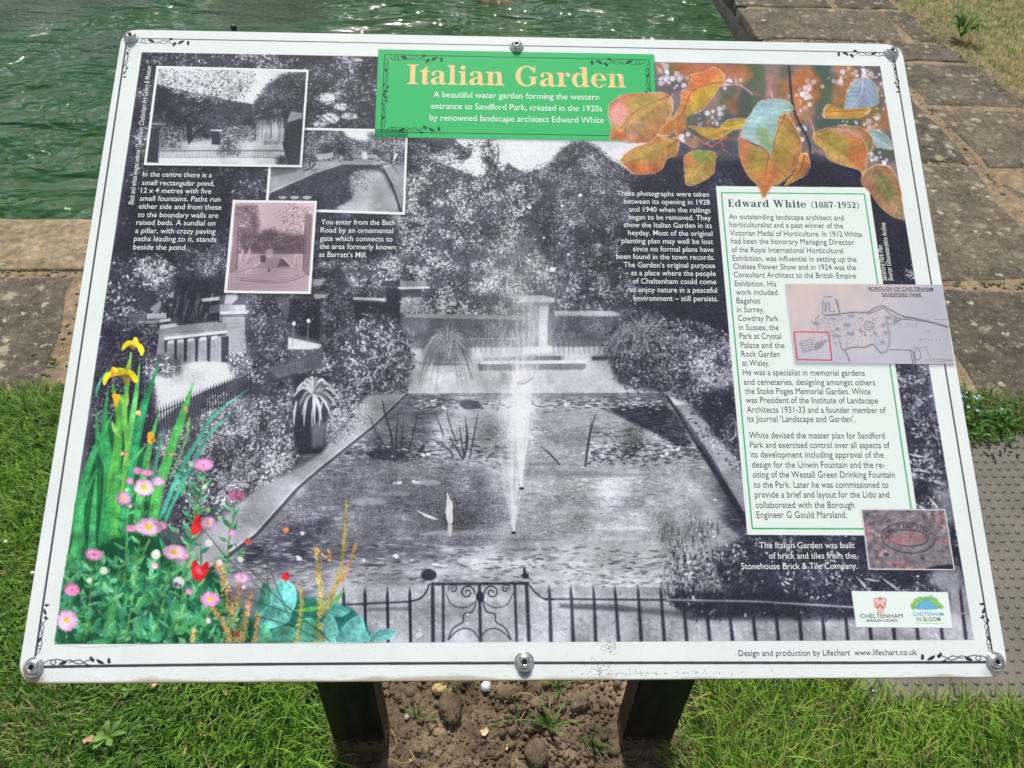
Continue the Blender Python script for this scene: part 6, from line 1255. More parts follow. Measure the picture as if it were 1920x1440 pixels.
for q in right: slab(q, rs.normal(.0, .0025), .07, M_STONE, .010)
# moss and small grit lodged in the joints
jx, jy = [], []
for x0, y0, x1, y1, n in ((1.81, 1.6, 1.83, 7, 260), (1.29, 2.36, 2.28, 2.39, 110), (1.30, 3.0, 2.25, 3.02, 90), (-2.4, 1.60, -.9, 1.63, 150), (1.2, 1.58, 2.28, 1.61, 160), (2.2, 1.7, 2.27, 4.6, 380), (-1.24, 1.05, -1.06, 1.58, 120), (1.3, 3.59, 2.2, 3.61, 70)):
    jx.append(rs.uniform(x0, x1, n)); jy.append(rs.uniform(y0, y1, n))
JX, JY = np.concatenate(jx), np.concatenate(jy)
# ---------------------------------------------------------------- soil patch under the board
def soil_h(x, y):
    r = np.sqrt(((x - .03) / .46) ** 2 + ((y - .22) / .46) ** 2)
    return r
nx, ny = 380, 330
X = np.linspace(-.50, .56, nx); Y = np.linspace(-.28, .70, ny); XX, YY = np.meshgrid(X, Y)
hn = noise(ny, nx, 60, octaves=6, gain=.55) * .006 + (.6 - np.abs(noise(ny, nx, 12, octaves=5, gain=.8))) * .0032
rr = np.sqrt(((XX - .03) / .50) ** 2 + ((YY - .20) / .46) ** 2)
ZZ = -.004 + hn - np.clip(rr - .9, 0, 1) * .14
V = np.c_[XX.ravel(), YY.ravel(), ZZ.ravel()]
ii = (np.arange(ny - 1)[:, None] * nx + np.arange(nx - 1)[None]).ravel()
tag(new_obj('soil', mesh_np('soil', V, [np.c_[ii, ii + 1, ii + nx + 1, ii + nx]], M_SOIL, smooth=True)), kind='structure')
def soil_z(x, y):
    i = np.clip(((np.asarray(x) + .50) / 1.06 * (nx - 1)).astype(int), 0, nx - 1); j = np.clip(((np.asarray(y) + .28) / .98 * (ny - 1)).astype(int), 0, ny - 1)
    return ZZ[j, i]
def lump(seed, sub=1, rough=.25):
    bm = bmesh.new(); bmesh.ops.create_icosphere(bm, subdivisions=sub, radius=1.0); v = np.array([q.co[:] for q in bm.verts]); f = np.array([[w.index for w in q.verts] for q in bm.faces]); bm.free()
    r = np.random.default_rng(seed); k = r.normal(0, 1, (5, 3)); ph = r.uniform(0, 6, 5)
    return v * (1 + rough * sum(np.sin(v @ k[i] * 2.2 + ph[i]) for i in range(5))[:, None] / 2.5 + r.normal(0, rough * .25, (len(v), 1))), f
protos = [lump(s, 1, .75) for s in range(8)]
def scatter_lumps(name, xs, ys, rad, mat, zf, flat=.75, colors=None):
    V = []; F_ = []; k = 0; C_ = []
    for i in range(len(xs)):
        v, f = protos[i % 8]; a_ = rs.uniform(0, 6.28); c, s = math.cos(a_), math.sin(a_)
        q = v * rad[i] * np.array([1, rs.uniform(.7, 1.2), flat]); q = np.c_[q[:, 0] * c - q[:, 1] * s, q[:, 0] * s + q[:, 1] * c, q[:, 2]]
        V.append(q + (xs[i], ys[i], zf[i] + rad[i] * .25)); F_.append(f + k); k += len(v)
        if colors is not None: C_.append(np.broadcast_to(colors[i], (len(v), 3)))
    return new_obj(name, mesh_np(name, np.concatenate(V), [np.concatenate(F_)], mat, False, np.concatenate(C_) if C_ else None))
n = 12000; xs = rs.normal(.03, .22, n); ys = rs.uniform(-.2, .62, n); dn = noise(100, 100, 22, octaves=3)
keep = dn[((ys + .3) * 99).astype(int).clip(0, 99), ((xs + .6) * 80).astype(int).clip(0, 99)] > rs.normal(-.55, .6, n)
keep &= ~((np.abs(np.abs(xs) - .248) < .052) & (ys > .21) & (ys < .29)); xs, ys = xs[keep], ys[keep]
rad = np.clip(rs.lognormal(-6.15, .62, len(xs)), .0007, .011)
cc_ = np.where(rs.random((len(JX), 1)) < .45, np.array((.07, .10, .03)), np.array((.20, .16, .11))) * rs.uniform(.6, 1.3, (len(JX), 1))
tag(scatter_lumps('joint_grit', JX, JY, rs.uniform(.002, .007, len(JX)), M_TINT, np.full(len(JX), -.004), .5, cc_), 'moss and grit lodged in the joints of the stone paving', 'moss', kind='stuff')
tag(scatter_lumps('soil_crumbs', xs, ys, rad, M_SOIL, soil_z(xs, ys)), 'loose crumbs of dry brown soil scattered between the two posts', 'soil', kind='stuff')
# ---------------------------------------------------------------- grass
def blades(name, x, y, z, h, w, col, mat=M_GRASS, lean=.6, dirs=None, seg=3, curl=1.0):
    n = len(x); a_ = rs.uniform(0, 2 * np.pi, n) if dirs is None else dirs
    L = np.abs(rs.normal(lean, .3, n)).clip(.05, 1.4)
    dx, dy = np.cos(a_), np.sin(a_); sx, sy = -dy, dx
    tw = rs.uniform(-.8, .8, n); sx2 = sx * np.cos(tw) + dx * np.sin(tw); sy2 = sy * np.cos(tw) + dy * np.sin(tw)
    rows = []; cols = []
    for k in range(seg + 1):
        t = k / seg; ang = L * (.35 + .9 * t * curl)
        d = h * t * np.sin(np.clip(ang, 0, 1.5)); zz = h * t * np.cos(np.clip(ang, 0, 1.45))
        ww = w * (1 - t ** 1.6) * .5
        cx = x + dx * d; cy = y + dy * d
        if k < seg:
            rows += [np.c_[cx - sx2 * ww, cy - sy2 * ww, z + zz], np.c_[cx + sx2 * ww, cy + sy2 * ww, z + zz]]
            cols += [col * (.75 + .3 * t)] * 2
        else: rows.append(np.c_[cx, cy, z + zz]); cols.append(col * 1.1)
    m = 2 * seg + 1; V = np.stack(rows, 1).reshape(-1, 3); C_ = np.stack(cols, 1).reshape(-1, 3)
    b0 = (np.arange(n) * m)[:, None]
    q = np.concatenate([b0 + np.array([[2 * k, 2 * k + 1, 2 * k + 3, 2 * k + 2]]) for k in range(seg - 1)])
    t3 = b0 + np.array([[2 * seg - 2, 2 * seg - 1, 2 * seg]])
    return new_obj(name, mesh_np(name, V, [q, t3], mat, False, np.clip(C_, 0, 1)))
gn = [noise(200, 200, c_, octaves=3) for c_ in (40, 16, 90)]
def gnz(k, x, y, s=40): return gn[k][(np.asarray(y) * s + 60).astype(int) % 200, (np.asarray(x) * s + 100).astype(int) % 200]
def grass_cols(x, y, yellow=0.0, dark=0.0):
    n = len(x); t = (gnz(0, x, y) * .42 + gnz(1, x, y, 18) * .22 + rs.normal(0, .42, n)); 
    g0 = np.array((.095, .25, .020)); g1 = np.array((.25, .44, .05)); c = g0 + (g1 - g0) * np.clip(.5 + t, 0, 1.3)[:, None]
    dr = rs.random(n) < np.clip(.04 + yellow + .14 * gnz(2, x, y) + .09 * gnz(1, x, y, 22), .02, .9)
    dry = np.array((.50, .42, .19)) * rs.uniform(.6, 1.1, (n, 1)); c = np.where(dr[:, None], dry, c)
    dk = rs.random(n) < .36; c = np.where((dk & ~dr)[:, None], np.array((.055, .14, .02)), c)
    return c
def region(n, x0, y0, x1, y1, f=None):
    x = rs.uniform(x0, x1, n); y = rs.uniform(y0, y1, n)
    if f is not None: k = f(x, y); x, y = x[k], y[k]
    return x, y
def in_soil(x, y):
    b = gnz(1, x, y, 60) * .035
    xl = np.interp(y, [-.3, .15, .25, .36, .5, .7], [-.10, -.345, -.335, -.355, -.3, -.1]) + b
    xr = np.interp(y, [-.3, .17, .24, .34, .5, .7], [.15, .33, .335, .375, .3, .1]) + b
    return (x > xl) & (x < xr) & (y < .58)
def near_lawn(x, y):
    k = ~in_soil(x, y)
    k &= ~((x > .67) & (x < 1.35) & (y > .296 + gnz(1, x, y) * .016) & (y < .955 + gnz(0, x, y) * .02 - np.clip(x - 1.2, -.05, .2) * -.3))
    k &= ~((x > .66) & (y > .27) & (y < .33) & (rs.random(len(x)) < .55))
    k &= y < 1.085 + gnz(1, x, y, 30) * .018 + .02 * (x > 1)
    return k
fx, fy = region(175000, -1.55, -.05, 1.75, 1.14, near_lawn)
vis = ~((np.abs(fx) < .5) & (fy > .55)) | (rs.random(len(fx)) < .3); fx, fy = fx[vis], fy[vis]
longer = np.exp(-((np.abs(fx) - .42) / .10) ** 2) * (fy < .5) + np.exp(-((fy - 1.04) / .06) ** 2) * .6 + .5 * (fx > .3) * (fy < .35) - .9 * (fy > .24) * (fy < .36) * (fx > .66)
yel = np.clip(-(fx + .55) * .7, 0, .35) * (fy < .32) + .03
h = (.026 + .016 * np.clip(gnz(0, fx, fy) + .4, 0, 2) + .026 * longer) * rs.uniform(.55, 1.5, len(fx))
swirl = gnz(2, fx, fy, 30) * 2.5 + rs.normal(0, 1.1, len(fx))
gz = np.where((fx > -.5) & (fx < .56) & (fy > -.28) & (fy < .70), np.maximum(soil_z(fx, fy) - .003, -.013), -.013)
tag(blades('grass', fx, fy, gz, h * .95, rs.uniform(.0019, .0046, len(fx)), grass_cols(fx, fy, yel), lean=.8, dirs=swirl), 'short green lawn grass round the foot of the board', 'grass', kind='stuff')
# clover and small round leaves in the turf
def leaves(name, x, y, z, r, col, tilt=.5, asp=.7, mat=M_LEAF, seg=7):
    n = len(x); a_ = rs.uniform(0, 6.28, n); th = np.linspace(0, 2 * np.pi, seg, endpoint=False)
    u = np.cos(th)[None] * r[:, None]; v = np.sin(th)[None] * r[:, None] * asp
    tx, ty = rs.normal(0, tilt, n), rs.normal(0, tilt, n)
    px_ = u * np.cos(a_)[:, None] - v * np.sin(a_)[:, None]; py_ = u * np.sin(a_)[:, None] + v * np.cos(a_)[:, None]
    V = np.stack([x[:, None] + px_, y[:, None] + py_, z[:, None] + px_ * tx[:, None] + py_ * ty[:, None]], -1).reshape(-1, 3)
    F_ = (np.arange(n) * seg)[:, None] + np.arange(seg)[None]
    return new_obj(name, mesh_np(name, V, [F_], mat, False, np.repeat(col, seg, 0)))
cx_, cy_ = region(5200, -1.5, .15, 1.3, 1.06, near_lawn); kk = gnz(1, cx_, cy_, 25) > .1; cx_, cy_ = cx_[kk], cy_[kk]; n = len(cx_)
tag(leaves('clover', cx_, cy_, rs.uniform(-.012, .010, n), rs.uniform(.002, .0055, n), np.array((.075, .17, .025)) * rs.uniform(.6, 1.5, (n, 1))), 'small round clover leaves mixed into the lawn', 'clover', kind='stuff')
# far lawn to the right of the path, drier
fx, fy = region(130000, 2.15, 1.1, 5.2, 8.0, lambda x, y: (x > 2.22 - (y - 3) * .035 * (y > 3) + gnz(1, x, y, 14) * .03)); 
edge = np.exp(-((fx - 2.25) / .10) ** 2)
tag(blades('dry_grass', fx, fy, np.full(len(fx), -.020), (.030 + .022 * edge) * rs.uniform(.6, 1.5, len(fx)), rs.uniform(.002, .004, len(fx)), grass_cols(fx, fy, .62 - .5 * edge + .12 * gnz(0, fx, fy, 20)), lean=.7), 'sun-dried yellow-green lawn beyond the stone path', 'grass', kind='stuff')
fx, fy = region(26000, -4.5, -.3, 4.5, 1.1, lambda x, y: (np.abs(x) > 1.5) & (y < 1.05))
tag(blades('side_grass', fx, fy, np.full(len(fx), -.013), .030 * rs.uniform(.6, 1.5, len(fx)), rs.uniform(.003, .006, len(fx)), grass_cols(fx, fy), lean=.7), 'lawn grass running out to both sides of the board', 'grass', kind='stuff')
# straws and thin dry roots on the soil
def strands(name, specs, mat, parent=None):
    V = []; F_ = []; C_ = []; k = 0
    for pts, r, c in specs:
        q = crs(np.array(pts)[:, :3], 4, False) if len(pts) > 2 else np.linspace(pts[0], pts[1], 4); n = len(q)
        d = np.gradient(q, axis=0); d /= np.linalg.norm(d, axis=1, keepdims=True) + 1e-9; s = np.cross(d, [0, 0, 1.0]); s /= np.linalg.norm(s, axis=1, keepdims=True) + 1e-9; u = np.cross(s, d)
        rr = r * np.linspace(1, .5, n)[:, None]
        for a_ in (0, 2.094, 4.189): V.append(q + s * math.cos(a_) * rr + u * math.sin(a_) * rr)
        for i in range(n - 1):
            for b in range(3): F_.append((k + b * n + i, k + b * n + i + 1, k + ((b + 1) % 3) * n + i + 1, k + ((b + 1) % 3) * n + i))
        k += 3 * n; C_.append(np.broadcast_to(np.array(c), (3 * n, 3)))
    return new_obj(name, mesh_np(name, np.concatenate(V), [np.array(F_)], mat, True, np.concatenate(C_)), parent)
sp = []
for _ in range(150):
    x, y = rs.uniform(-.33, .36), rs.uniform(.12, .5); a_ = rs.uniform(0, 6.28); L = rs.uniform(.008, .035); pts = []
    for k in range(4):
        pts.append((x, y, float(soil_z(x, y)) + .003 + rs.uniform(0, .005))); a_ += rs.normal(0, .7); x += math.cos(a_) * L / 3; y += math.sin(a_) * L / 3
    sp.append((pts, rs.uniform(.0004, .0009), np.array((.36, .24, .13)) * rs.uniform(.6, 1.25)))
for arc in ([(.0, .30), (.03, .318), (.065, .305), (.085, .275)], [(.045, .30), (.03, .272), (.02, .262), (.045, .238)], [(-.2, .262), (-.188, .235), (-.196, .218)], [(-.165, .225), (-.155, .205), (-.175, .198), (-.195, .21)]):
    sp.append(([(x, y, float(soil_z(x, y)) + .007 + .008 * (0 < i < 3)) for i, (x, y) in enumerate(arc)], .0011, (.42, .28, .16)))
for _ in range(46):
    x, y = rs.uniform(-1.2, 1.0), rs.uniform(.2, 1.0)
    if in_soil(np.array([x]), np.array([y]))[0] or (x > .62 and y > .28): continue
    a_ = rs.uniform(0, 6.28); L = rs.uniform(.02, .05); sp.append(([(x, y, .004), (x + L * .5 * math.cos(a_), y + L * .5 * math.sin(a_), .014), (x + L * math.cos(a_ + .4), y + L * math.sin(a_ + .4), .004)], .0008, np.array((.42, .33, .17)) * rs.uniform(.7, 1.2)))
tag(strands('dry_stalks', sp, M_TINT), 'thin dry roots and straw bits lying on soil and lawn', 'straw', kind='stuff')
# green seedlings on the bare soil
def seedling(x, y, nb, h, w, label, seed, spread=.9, c=(.075, .17, .03)):
    r = np.random.default_rng(seed); n = nb; xs_ = np.full(n, x) + r.normal(0, .003, n); ys_ = np.full(n, y) + r.normal(0, .003, n)
    o = blades('grass_seedling', xs_, ys_, np.full(n, float(soil_z(x, y)) - .002), h * r.uniform(.6, 1.2, n), np.full(n, w), np.array(c) * r.uniform(.7, 1.5, (n, 1)), M_LEAF, lean=spread, seg=5)
    return tag(o, label, 'weed', 'grass seedlings on the bare soil')
seedling(.078, .261, 12, .06, .0050, 'biggest green weed seedling in the middle of the soil patch', 1, 1.05)
seedling(.150, .232, 8, .055, .0045, 'upright grass seedling beside the right post foot', 2, .7)
seedling(-.098, .335, 5, .045, .0035, 'thin grass seedling beside the yellowish stone', 3, .8)
seedling(-.155, .285, 6, .05, .0030, 'sparse grass seedling growing nearest the left post', 4, .9)
seedling(.100, .335, 7, .045, .0040, 'short grass seedling close under the board edge, right of centre', 5, .8)
seedling(.020, .270, 5, .05, .0045, 'long-leaved grass seedling below the white chip', 6, 1.1)
seedling(-.315, .225, 9, .06, .0040, 'bent grass tuft leaning against the outside of the left post', 7, .9)
seedling(.300, .215, 10, .06, .0035, 'grass tuft with straw at the outside foot of the right post', 8, .9, (.14, .22, .05))
r = np.random.default_rng(77)
ex, ey = [], []
for _ in range(70):
    sd = r.choice([-1, 1]); cx0 = sd * r.uniform(.30, .40) + .01; cy0 = r.uniform(.14, .40); k = r.integers(5, 14)
    ex.append(cx0 + r.normal(0, .007, k)); ey.append(cy0 + r.normal(0, .007, k))
for _ in range(90):
    cx0 = r.uniform(.665, 1.34); cy0 = .288 + r.normal(0, .007); k = r.integers(5, 12); ex.append(cx0 + r.normal(0, .006, k)); ey.append(cy0 + r.normal(0, .004, k))
for _ in range(60):
    cx0 = r.uniform(-1.35, -.8); cy0 = 1.05 + r.normal(0, .03); k = r.integers(5, 12); ex.append(cx0 + r.normal(0, .01, k)); ey.append(cy0 + r.normal(0, .01, k))
EX, EY = np.concatenate(ex), np.concatenate(ey); k = ~((np.abs(np.abs(EX) - .248) < .05) & (EY > .215) & (EY < .285)); EX, EY = EX[k], EY[k]
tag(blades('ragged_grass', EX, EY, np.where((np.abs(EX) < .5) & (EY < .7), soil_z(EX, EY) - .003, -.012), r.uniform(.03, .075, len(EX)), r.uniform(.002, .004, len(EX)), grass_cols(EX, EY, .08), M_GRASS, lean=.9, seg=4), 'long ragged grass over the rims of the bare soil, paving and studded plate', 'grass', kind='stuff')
# rosettes and small plants in the lawn
def rosette(x, y, n, L, w, label, cat, seed, c=(.10, .20, .035), z=.0, rise=.35):
    r = np.random.default_rng(seed); root = new_obj('rosette_weed', None); root.location = (x, y, z); tag(root, label, cat)
    for k in range(n):
        a_ = 2 * np.pi * k / n + r.normal(0, .25); Lk = L * r.uniform(.7, 1.15); wk = w * r.uniform(.8, 1.2); t = np.linspace(0, 1, 7)
        prof = np.array([.18, .35, .6, .95, 1.0, .7, .02]) * wk; zz = .004 + rise * Lk * np.sin(t * 2.2) * r.uniform(.6, 1.3)
        ax = np.array([math.cos(a_), math.sin(a_)]); sx = np.array([-ax[1], ax[0]])
        Lf = np.c_[ax * (t * Lk)[:, None] + sx * prof[:, None], zz + prof * .3]; Md = np.c_[ax * (t * Lk)[:, None], zz]; Rt = np.c_[ax * (t * Lk)[:, None] - sx * prof[:, None], zz + prof * .3]
        V = np.concatenate([Lf, Md, Rt]); F_ = [(i, i + 1, 7 + i + 1, 7 + i) for i in range(6)] + [(7 + i, 8 + i, 15 + i, 14 + i) for i in range(6)]
        new_obj('leaf', mesh_np('leaf', V, [np.array(F_)], M_LEAF, True, np.broadcast_to(np.array(c) * r.uniform(.75, 1.3), (21, 3))), root)
    return root
rosette(-.685, .249, 7, .030, .0055, 'flat weed rosette with oval leaves in the grass at lower left', 'weed', 1, (.15, .27, .055))
rosette(-.678, .335, 4, .016, .0035, 'small pale green leaf cluster in the lawn just below the board, left', 'weed', 2, (.16, .28, .07))
rosette(.735, .262, 6, .022, .0040, 'bright broad-leaved weed in grass below the studded plate', 'weed', 3, (.13, .27, .04))
rosette(2.316, 3.662, 26, .10, .010, 'bright green weed tuft at the edge of the dry lawn', 'weed', 4, (.07, .17, .02), 0, .9)
# forget-me-not patch between slab and studded plate
r = np.random.default_rng(5); root = new_obj('forget_me_not', None); root.location = (1.19, 1.04, 0); tag(root, 'leafy plant with tiny pale blue flowers at the edge of the right paving', 'plant')
n = 620; fx, fy = r.normal(.0, .045, n) * 1.3, r.normal(-.03, .04, n); c_ = np.array((.06, .15, .025)) * r.uniform(.6, 1.8, (n, 1))
lo = leaves('leaf', fx, fy, r.uniform(-.01, .045, n), r.uniform(.004, .010, n), c_, .7, .42); lo.parent = root; lo.name = 'foliage'
for k in range(14):
    x, y, z = r.normal(0, .035), r.normal(.0, .03), r.uniform(.03, .055); th = np.linspace(0, 2 * np.pi, 5, endpoint=False)
    V = [(x, y, z)] + [(x + .0042 * math.cos(t + d), y + .0042 * math.sin(t + d), z + .001) for t in th for d in (-.45, .45)]
    new_obj('flower', mesh_np('flower', V, [np.array([(0, 1 + 2 * i, 2 + 2 * i) for i in range(5)])], M_TINT, False, np.broadcast_to(np.array((.36, .46, .80)), (11, 3))), root)
# small white clover heads among the grass
def bud(x, y, z, rr_, label):
    v, f = lump(int(abs(x * 1000)), 2, .22); V = v * rr_ * .7 + (0, 0, 0); o = new_obj('white_flower_head', mesh_np('white_flower_head', V, [f], plain('petal_white', (.62, .64, .52), .7), True)); o.location = (x, y, z); return tag(o, label, 'flower')
bud(-1.031, .650, .012, .006, 'tiny white flower bud in the grass left of the board, upper of two')
bud(-.945, .575, .012, .006, 'tiny white flower bud in the grass against the left board edge')
# dead leaf scraps
def scrap(x, y, z, s, c, label, seed, name='dead_leaf', cat='leaf'):
    r = np.random.default_rng(seed); th = np.linspace(0, 2 * np.pi, 9, endpoint=False); rd = s * r.uniform(.6, 1.2, 9); V = np.c_[rd * np.cos(th), rd * .7 * np.sin(th), r.uniform(0, s * .8, 9)]; V = np.r_[V, [[0, 0, s * .1]]]
    o = new_obj(name, mesh_np(name, V, [np.array([(i, (i + 1) % 9, 9) for i in range(9)])], M_TINT, False, np.broadcast_to(np.array(c), (10, 3)) * r.uniform(.8, 1.2, (10, 1)))); o.location = (x, y, z); o.rotation_euler = (r.normal(0, .3), r.normal(0, .3), r.uniform(0, 6)); return tag(o, label, cat)
scrap(-.035, .251, float(soil_z(-.035, .251)) + .004, .009, (.62, .50, .28), 'pale yellow curled leaf scrap on the soil, left of centre', 1)
scrap(.007, .229, float(soil_z(.007, .229)) + .004, .007, (.55, .40, .20), 'yellow-brown leaf scrap on the soil near the bottom middle', 2)
scrap(-.630, .340, .01, .009, (.45, .33, .15), 'tan dead leaf in the grass just below the board, left', 3); scrap(-.500, .322, .012, .008, (.50, .40, .18), 'yellow crumpled leaf in the grass left of the left post', 4)
scrap(.330, .205, float(soil_z(.33, .205)) + .006, .009, (.50, .36, .18), 'tan leaf scrap on soil right of the right post foot', 5); scrap(-.715, .242, .01, .010, (.36, .22, .13), 'brown shrivelled leaf beside the flat weed rosette', 6)
scrap(-.310, .205, float(soil_z(-.31, .205)) + .004, .008, (.10, .26, .12), 'small green leaf scrap left of the left post foot', 7)
def stone(x, y, rad, label, mat, seed, name='stone', flat=.7, rough=.3, cat='stone', sub=3):
    v, f = lump(seed, sub + (1 if sub > 2 else 0), rough); fr = np.random.default_rng(seed); v = v * (1 + (.03 if sub > 2 else 0) * (np.sin(v @ fr.normal(0, 9, 3)) + np.sin(v @ fr.normal(0, 14, 3)) + fr.normal(0, .8, len(v))))[:, None]; V = v * rad * np.array([1.1, .9, flat]); o = new_obj(name, mesh_np(name, V, [f], mat, False)); o.location = (x, y, float(soil_z(x, y)) + rad * .35); o.rotation_euler = (0, 0, seed); return tag(o, label, cat)
stone(-.032, .332, .0125, 'chalk-white angular chip on the soil under the board', M_CHIP, 33, 'white_stone_chip', .75, .45, sub=1)
stone(-.116, .330, .0125, 'pale yellow pitted stone left of the white chip', M_YSTONE, 22, rough=.15)
stone(-.100, .326, .005, 'small pale pebble right beside the yellow stone', M_YSTONE, 25, 'pebble')
stone(-.175, .285, .0045, 'little grey-green pebble near the left post', plain('grey_pebble', (.30, .33, .29), .6), 24, 'pebble')
stone(-.161, .212, .0042, 'smallest cream pebble in the bottom of the soil patch', M_YSTONE, 26, 'pebble')
stone(-.096, .296, .024, 'fist-like clod of dry brown earth casting a dark shadow', M_CLOD, 27, 'earth_clod', .6, .16, 'clod')
stone(.005, .318, .015, 'smaller earth clod beside the arched straw', M_CLOD, 28, 'earth_clod', .6, .16, 'clod')
stone(.135, .305, .017, 'cracked earth clod left of the right post', M_CLOD, 29, 'earth_clod', .55, .18, 'clod')
stone(.055, .215, .022, 'low earth clod at the bottom edge, right of centre', M_CLOD, 30, 'earth_clod', .5, .16, 'clod')
# ---------------------------------------------------------------- studded plate
root = new_obj('studded_plate', None); root.location = (.665, .292, 0); tag(root, 'brown studded anti-slip plate sunk in the grass, right of the board', 'plate')
th = .006
bp = []
for i, (ax, ay) in enumerate(((0, 0), (.69, 0), (.69, .70), (0, .70))): bp.append((ax, ay))
bm = bmesh.new(); vs = [bm.verts.new((x, y, -.02)) for x, y in bp]; f0 = bm.faces.new(vs); ex = bmesh.ops.extrude_face_region(bm, geom=[f0]); [setattr(v, 'co', v.co + Vector((0, 0, .023))) for v in ex['geom'] if isinstance(v, bmesh.types.BMVert)]
bmesh.ops.recalc_face_normals(bm, faces=bm.faces); bmesh.ops.bevel(bm, geom=list(bm.edges), offset=.0015, segments=2, affect='EDGES')
me = bpy.data.meshes.new('plate'); bm.to_mesh(me); bm.free(); me.materials.append(M_PLATE); new_obj('plate', me, root).location = (0, 0, -.0015)
prof = [(.0058, -.001), (.0054, .0009), (.0044, .0022), (.0028, .0029), (.0, .0031)]
V = []; F4 = []; F3 = []; S = 10
for r_, z_ in prof[:-1]: V += [(r_ * math.cos(2 * math.pi * k / S), r_ * math.sin(2 * math.pi * k / S), z_) for k in range(S)]
V.append((0, 0, prof[-1][1]))
for i in range(3): F4 += [(i * S + k, i * S + (k + 1) % S, (i + 1) * S + (k + 1) % S, (i + 1) * S + k) for k in range(S)]
F3 = [(3 * S + k, 3 * S + (k + 1) % S, 4 * S) for k in range(S)]
V = np.array(V); F4 = np.array(F4); F3 = np.array(F3)
stud_me = mesh_np('stud', V, [F4, F3], M_PLATE, True)
cand = [(.042 + .0225 * i, .022 + .0228 * j) for i in range(28) for j in range(29)]
cand = [(x + (.012 if False else 0), y) for x, y in cand]
def in_frame(x, y, z=0):
    q = RW @ (np.array([x, y, z]) - CAMP); u, v = 1480 * q[0] / q[2] + 960, 1480 * q[1] / q[2] + 720; 
    return u, v
first, rest = [], []
for x, y in cand:
    u, v = in_frame(x + .665, y + .292); seen = u < 1950 and (v > 1262 or u > 1893 - (1271 - v) * .172 - 12)
    if (abs(x - .0195) < .012 and abs(y - .03) < .012): continue
    (first if seen else rest).append((v, x, y))
first.sort(reverse=True); rest += first[300:]; first = first[:300]
for v_, x, y in first: o = new_obj('stud', stud_me, root); o.location = (x, y, .0015)
VV = np.concatenate([V + (x, y, .0015) for _, x, y in rest]); k = np.arange(len(rest))[:, None, None] * len(V)
tag(new_obj('studs_beyond', mesh_np('studs_beyond', VV, [(F4[None] + k).reshape(-1, 4), (F3[None] + k).reshape(-1, 3)], M_PLATE, True), root), kind='stuff')
S = 14; V = [(.0052 * math.cos(2 * math.pi * k / S), .0052 * math.sin(2 * math.pi * k / S), .0034) for k in range(S)] + [(.0044 * math.cos(2 * math.pi * k / S), .0044 * math.sin(2 * math.pi * k / S), .0032) for k in range(S)]
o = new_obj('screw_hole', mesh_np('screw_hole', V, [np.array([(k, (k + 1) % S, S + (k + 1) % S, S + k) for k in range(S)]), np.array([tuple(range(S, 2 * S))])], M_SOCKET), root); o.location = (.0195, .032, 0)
v, f = lump(3, 2, .2); o = new_obj('screw', mesh_np('screw', v * (.003, .003, .001), [f], M_CHIP, True), root); o.location = (.0195, .0305, .004)
# ---------------------------------------------------------------- fountain nozzle and rock in the pond
root = new_obj('fountain_nozzle', None); root.location = (-1.343, 3.896, WZ); tag(root, 'small black fountain nozzle standing in the green pond', 'fountain nozzle')
def lathe(name, prof, S, mat, parent, loc=(0, 0, 0), smooth=True):
    V = [(r_ * math.cos(2 * math.pi * k / S), r_ * math.sin(2 * math.pi * k / S), z_) for r_, z_ in prof for k in range(S)]
    F_ = [(i * S + k, i * S + (k + 1) % S, (i + 1) * S + (k + 1) % S, (i + 1) * S + k) for i in range(len(prof) - 1) for k in range(S)]
    o = new_obj(name, mesh_np(name, V, [np.array(F_), np.array([tuple(range(S))[::-1]]), np.array([tuple(range((len(prof) - 1) * S, len(prof) * S))])], mat, smooth), parent); o.location = loc; return o
lathe('pipe', [(.009, -.1), (.009, .010)], 12, M_NOZ, root); lathe('nozzle_head', [(.011, .010), (.017, .014), (.017, .028), (.012, .034), (.006, .037)], 14, M_NOZ, root)
root = new_obj('pond_rock', None); root.location = (.0, 4.50, WZ - .035); tag(root, 'mossy brown rock breaking the water at the far side of view', 'rock')
MR = stone_mat('mossy_rock', (.10, .07, .045), (.26, .22, .17), 1.2)
for i, (dx, dy, r_) in enumerate(((0, 0, .11), (.14, .03, .09), (-.13, .04, .06), (.24, .06, .06))):
    v, f = lump(40 + i, 3, .35); new_obj('boulder', mesh_np('boulder', v * r_ * (1.2, .9, .55) + (dx, dy, 0), [f], MR, True), root)
# ---------------------------------------------------------------- trees across the pond (mirrored in the water)
def tree(x, y, H, rx, label, seed, c=(.045, .085, .022)):
    r = np.random.default_rng(seed); root = new_obj('tree', None); root.location = (x, y, -.03); tag(root, label, 'tree')
    sp_ = [([(0, 0, 0), (.1, 0, H * .2), (0, .1, H * .45), (.05, 0, H * .7)], .16 * rx / 2.2, (.07, .05, .035))]
    for k in range(6):
        a_ = r.uniform(0, 6.28); z0 = H * r.uniform(.22, .5); sp_.append(([(0, 0, z0), (math.cos(a_) * rx * .35, math.sin(a_) * rx * .35, z0 + H * .12), (math.cos(a_) * rx * .7, math.sin(a_) * rx * .7, z0 + H * .24)], .06, (.07, .05, .035)))
    t = strands('trunk', sp_, M_TINT, root)
    n = 5200; cl = 46; cc = np.c_[r.normal(0, rx * .42, cl), r.normal(0, rx * .42, cl), H * (.58 + r.normal(0, .18, cl))]; cc[:, 2] = cc[:, 2].clip(H * .12, H * .93)
    i = r.integers(0, cl, n); p = cc[i] + r.normal(0, 1, (n, 3)) * rx * .17
    lo = leaves('crown', p[:, 0], p[:, 1], p[:, 2], r.uniform(.05, .13, n), np.array(c) * r.uniform(.5, 1.5, (n, 1)), 1.2, .6); lo.parent = root
